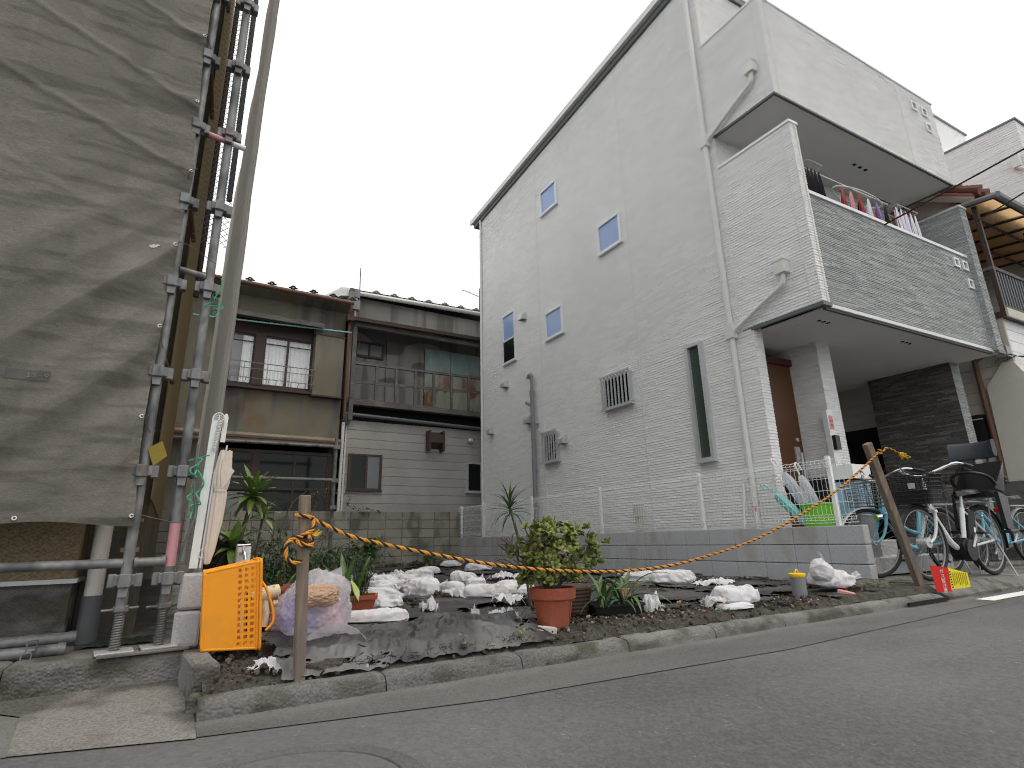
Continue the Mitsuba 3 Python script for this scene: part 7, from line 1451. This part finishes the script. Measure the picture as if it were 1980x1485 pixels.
part(NB, 'bay', hexa([HP(3.15, 5.12, 1.35), HP(3.15, 9.0, 1.35), HP(3.44, 9.0, 1.35), HP(3.84, 5.12, 1.35)], [HP(3.22, 5.12, 2.95), HP(3.22, 9.0, 2.95), HP(3.44, 9.0, 3.25), HP(3.80, 5.12, 2.95)]), 'cream_wall', False)
part(NB, 'bay_top', hexa([HP(3.22, 5.12, 2.951), HP(3.22, 9.0, 2.951), HP(3.42, 9.0, 2.951), HP(3.80, 5.12, 2.951)], [HP(3.38, 5.14, 3.30), HP(3.38, 9.0, 3.30), HP(3.42, 9.0, 3.31), HP(3.52, 5.14, 3.32)]), 'cream_wall', False)
part(NB, 'base', hexa([HP(3.05, 5.06, 0.1), HP(3.05, 9.0, 0.1), HP(3.5, 9.0, 0.1), HP(4.3, 5.06, 0.1)], [HP(3.05, 5.06, 1.345), HP(3.05, 9.0, 1.345), HP(3.5, 9.0, 1.345), HP(4.3, 5.06, 1.345)]), 'concrete', False)
part(NB, 'black_panel', hb(5.5, 6.6, 5.18, 5.212, 0.15, 2.60), 'dark', False)  # flat near-black panel on the lower boards
part(NB, 'cable_box', cat(hb(3.38, 3.52, 5.02, 5.18, 3.38, 3.56)), 'mid_grey', False)
g = np.random.default_rng(4); part(NB, 'cable', cat(*[tube(bez([HP(3.45, 5.1, 3.45), HP(3.45+0.2*g.standard_normal(), 5.05, 3.38+0.05*g.standard_normal()), HP(3.35, 5.2+0.2*g.random(), 3.40), HP(3.3, 5.8, 3.42)], 6), 0.006, 5) for _ in range(4)]), 'black_plastic')
# balcony of the tiled house
part(NB, 'balcony_floor', hb(3.30, 5.6, 5.16, 12.0, 4.10, 4.20), 'window_brown', False)
part(NB, 'balcony_fascia', hb(3.27, 3.298, 5.16, 12.0, 4.08, 4.24), 'cream_wall', False)
rl = part(NB, 'railing', cat(hb(3.30, 3.36, 5.16, 12.0, 4.98, 5.04), hb(3.31, 3.35, 5.22, 12.0, 4.28, 4.32), hb(3.30, 5.6, 5.16, 5.22, 4.98, 5.04)), 'old_wood', False)
for i in range(26): part(rl, 'bar', hb(3.315, 3.345, 5.34+0.11*i, 5.375+0.11*i, 4.321, 4.979), 'grey_trim', False)
for i in range(16): part(rl, 'bar', hb(3.48+0.13*i, 3.52+0.13*i, 5.175, 5.205, 4.2, 4.979), 'window_brown', False)
part(NB, 'balcony_post', hb(3.30, 3.37, 5.17, 5.235, 4.2, 6.24), 'window_brown', False); part(NB, 'balcony_post', hb(3.30, 3.37, 7.2, 7.265, 4.2, 6.24), 'window_brown', False)
part(NB, 'balcony_window', hb(5.57, 5.60, 5.6, 8.5, 4.25, 5.6), 'glass_dark', False)
# amber awning: frame and panels
def aw(s, t): 
    return HP(s, t, 6.22+0.30*(s-3.0)/2.6*1.0)
afr = part(NB, 'awning_frame', cat(*[tube([aw(s, 5.10), aw(s, 11.0)], 0.028, 4) for s in (3.02, 3.55, 4.1, 4.65, 5.2, 5.6)], *[tube([aw(3.0, t), aw(5.62, t)], 0.026, 4) for t in (5.12, 5.75, 6.4, 7.05, 7.7, 8.35, 9.0, 9.65)]), 'window_brown', False)
sS = [3.02, 3.55, 4.1, 4.65, 5.2, 5.6]; tS = [5.12, 5.75, 6.4, 7.05, 7.7, 8.35, 9.0]
for i in range(5):
    for j in range(6):
        a_, b_, c_, d_ = aw(sS[i]+0.01, tS[j]+0.01), aw(sS[i]+0.01, tS[j+1]-0.01), aw(sS[i+1]-0.01, tS[j+1]-0.01), aw(sS[i+1]-0.01, tS[j]+0.01)
        part(afr, 'panel', mk(np.array([a_, b_, c_, d_])+A(0, 0, 0.034), [[0, 1, 2, 3]]), 'amber', False)
part(NB, 'awning_gutter', cat(tube([aw(2.94, 5.02), aw(2.94, 11.0)], 0.06, 8), tube([aw(2.94, 5.03), aw(5.62, 5.03)], 0.045, 6)), 'mid_grey', 30)
# tile roof: gable end above the awning
vz = lambda s: 6.46+0.62*(s-3.25)
part(NB, 'gable_wall', hexa([HP(3.7, 5.34, 6.45), HP(3.7, 11, 6.45), HP(7.0, 11, 6.45), HP(7.0, 5.34, 6.45)], [HP(3.7, 5.34, vz(3.7)-0.1), HP(3.7, 11, vz(3.7)-0.1), HP(7.0, 11, vz(7.0)-0.1), HP(7.0, 5.34, vz(7.0)-0.1)]), 'umbrella_cream', False)
part(NB, 'bargeboard', tube([HP(3.30, 5.14, vz(3.30)-0.12), HP(7.0, 5.14, vz(7.0)-0.12)], 0.075, 4), 'umbrella_cream', False)
part(NB, 'verge_trim', tube([HP(3.26, 5.08, vz(3.26)-0.03), HP(7.0, 5.08, vz(7.0)-0.03)], 0.04, 8), 'red_pink')
rt = part(NB, 'roof', cat(hexa([HP(3.2, 5.05, vz(3.2)-0.02), HP(3.2, 11, vz(3.2)-0.02), HP(7.0, 11, vz(7.0)-0.02), HP(7.0, 5.05, vz(7.0)-0.02)], [HP(3.2, 5.05, vz(3.2)+0.05), HP(3.2, 11, vz(3.2)+0.05), HP(7.0, 11, vz(7.0)+0.05), HP(7.0, 5.05, vz(7.0)+0.05)]), hexa([HP(7.0, 5.05, vz(7)-0.02), HP(7.0, 11, vz(7)-0.02), HP(10.5, 11, 6.6), HP(10.5, 5.05, 6.6)], [HP(7.0, 5.05, vz(7)+0.05), HP(7.0, 11, vz(7)+0.05), HP(10.5, 11, 6.67), HP(10.5, 5.05, 6.67)])), 'roof_rust', False)
for i in range(12):
    s = 3.28+0.26*i
    for j in range(4):
        part(rt, 'tile', tube([HP(s-0.14, 5.06+0.27*j, vz(s-0.14)+0.06), HP(s+0.14, 5.06+0.27*j, vz(s+0.14)+0.04)], [0.085, 0.075], 8), 'roof_rust', 30)
# white siding house further right
WH = thing('white_house', 'white sided house with flat parapet beyond the tile roof at the right edge', 'house')
def hbx(s0, s1, t0, t1, z0, z1): return hb(s0, s1, t0, t1, z0, z1)
part(WH, 'wall', hbx(3.56, 5.3, 9.5, 16, 0.1, 10.0), 'pale_wall', False)
m, uv = relief(HP(3.56, 9.5, 5.0)[()], HY, -NS, 1.74, 5.0, 0.06, 0.6, 0.003, 0.009, 71); part(WH, 'siding', m, 'siding_white', False, kind='stuff', uv=uv)
m, uv = relief(HP(3.56, 9.5, 5.0)[()], HX, -HY, 6.0, 5.0, 0.06, 0.6, 0.003, 0.009, 72); part(WH, 'siding', m, 'siding_white', False, kind='stuff', uv=uv)
part(WH, 'coping', cat(hbx(3.52, 5.3, 9.46, 9.6, 10.0, 10.04), hbx(3.52, 3.68, 9.6, 16, 10.0, 10.04)), 'mid_grey', False)
part(WH, 'rain_hopper', cat(hbx(3.64, 3.80, 9.36, 9.48, 8.75, 9.05), htube([(3.72, 9.42, 8.75), (3.58, 9.40, 8.62)], 0.04, 8)), 'pale_pipe', False)
PH = thing('pale_house', 'pale plain parapet rising just behind the upper balcony of the white house', 'house')
part(PH, 'wall', hb(5.35, 11.0, 9.8, 12.3, 0.1, 11.88), 'pale_wall', False); part(PH, 'coping', hb(5.31, 11.05, 9.75, 12.35, 11.88, 11.93), 'mid_grey', False)
# overhead wires
def wire_sag(p, q, sag, n=24):
    t = np.linspace(0, 1, n)[:, None]; return A(*p)*(1-t)+A(*q)*t-A(0, 0, 1)*(4*sag*t*(1-t))

for lab, p, q in (('upper black service cable crossing the right edge before the white house', (7.989, 1.2, 4.927), (8.192, 3.0, 4.841)), ('lower thin black service cable crossing in front of the amber awning', (7.367, 1.2, 4.17), (8.053, 2.2, 4.259))):
    p, q = A(*p), A(*q); d = q-p
    solo('overhead_cable', tube(wire_sag(p-d*1.0, q+d*(0.12 if 'upper' in lab else 0.02), 0.02), 0.011 if 'upper' in lab else 0.008, 6), 'black_plastic', lab, 'cable', True)
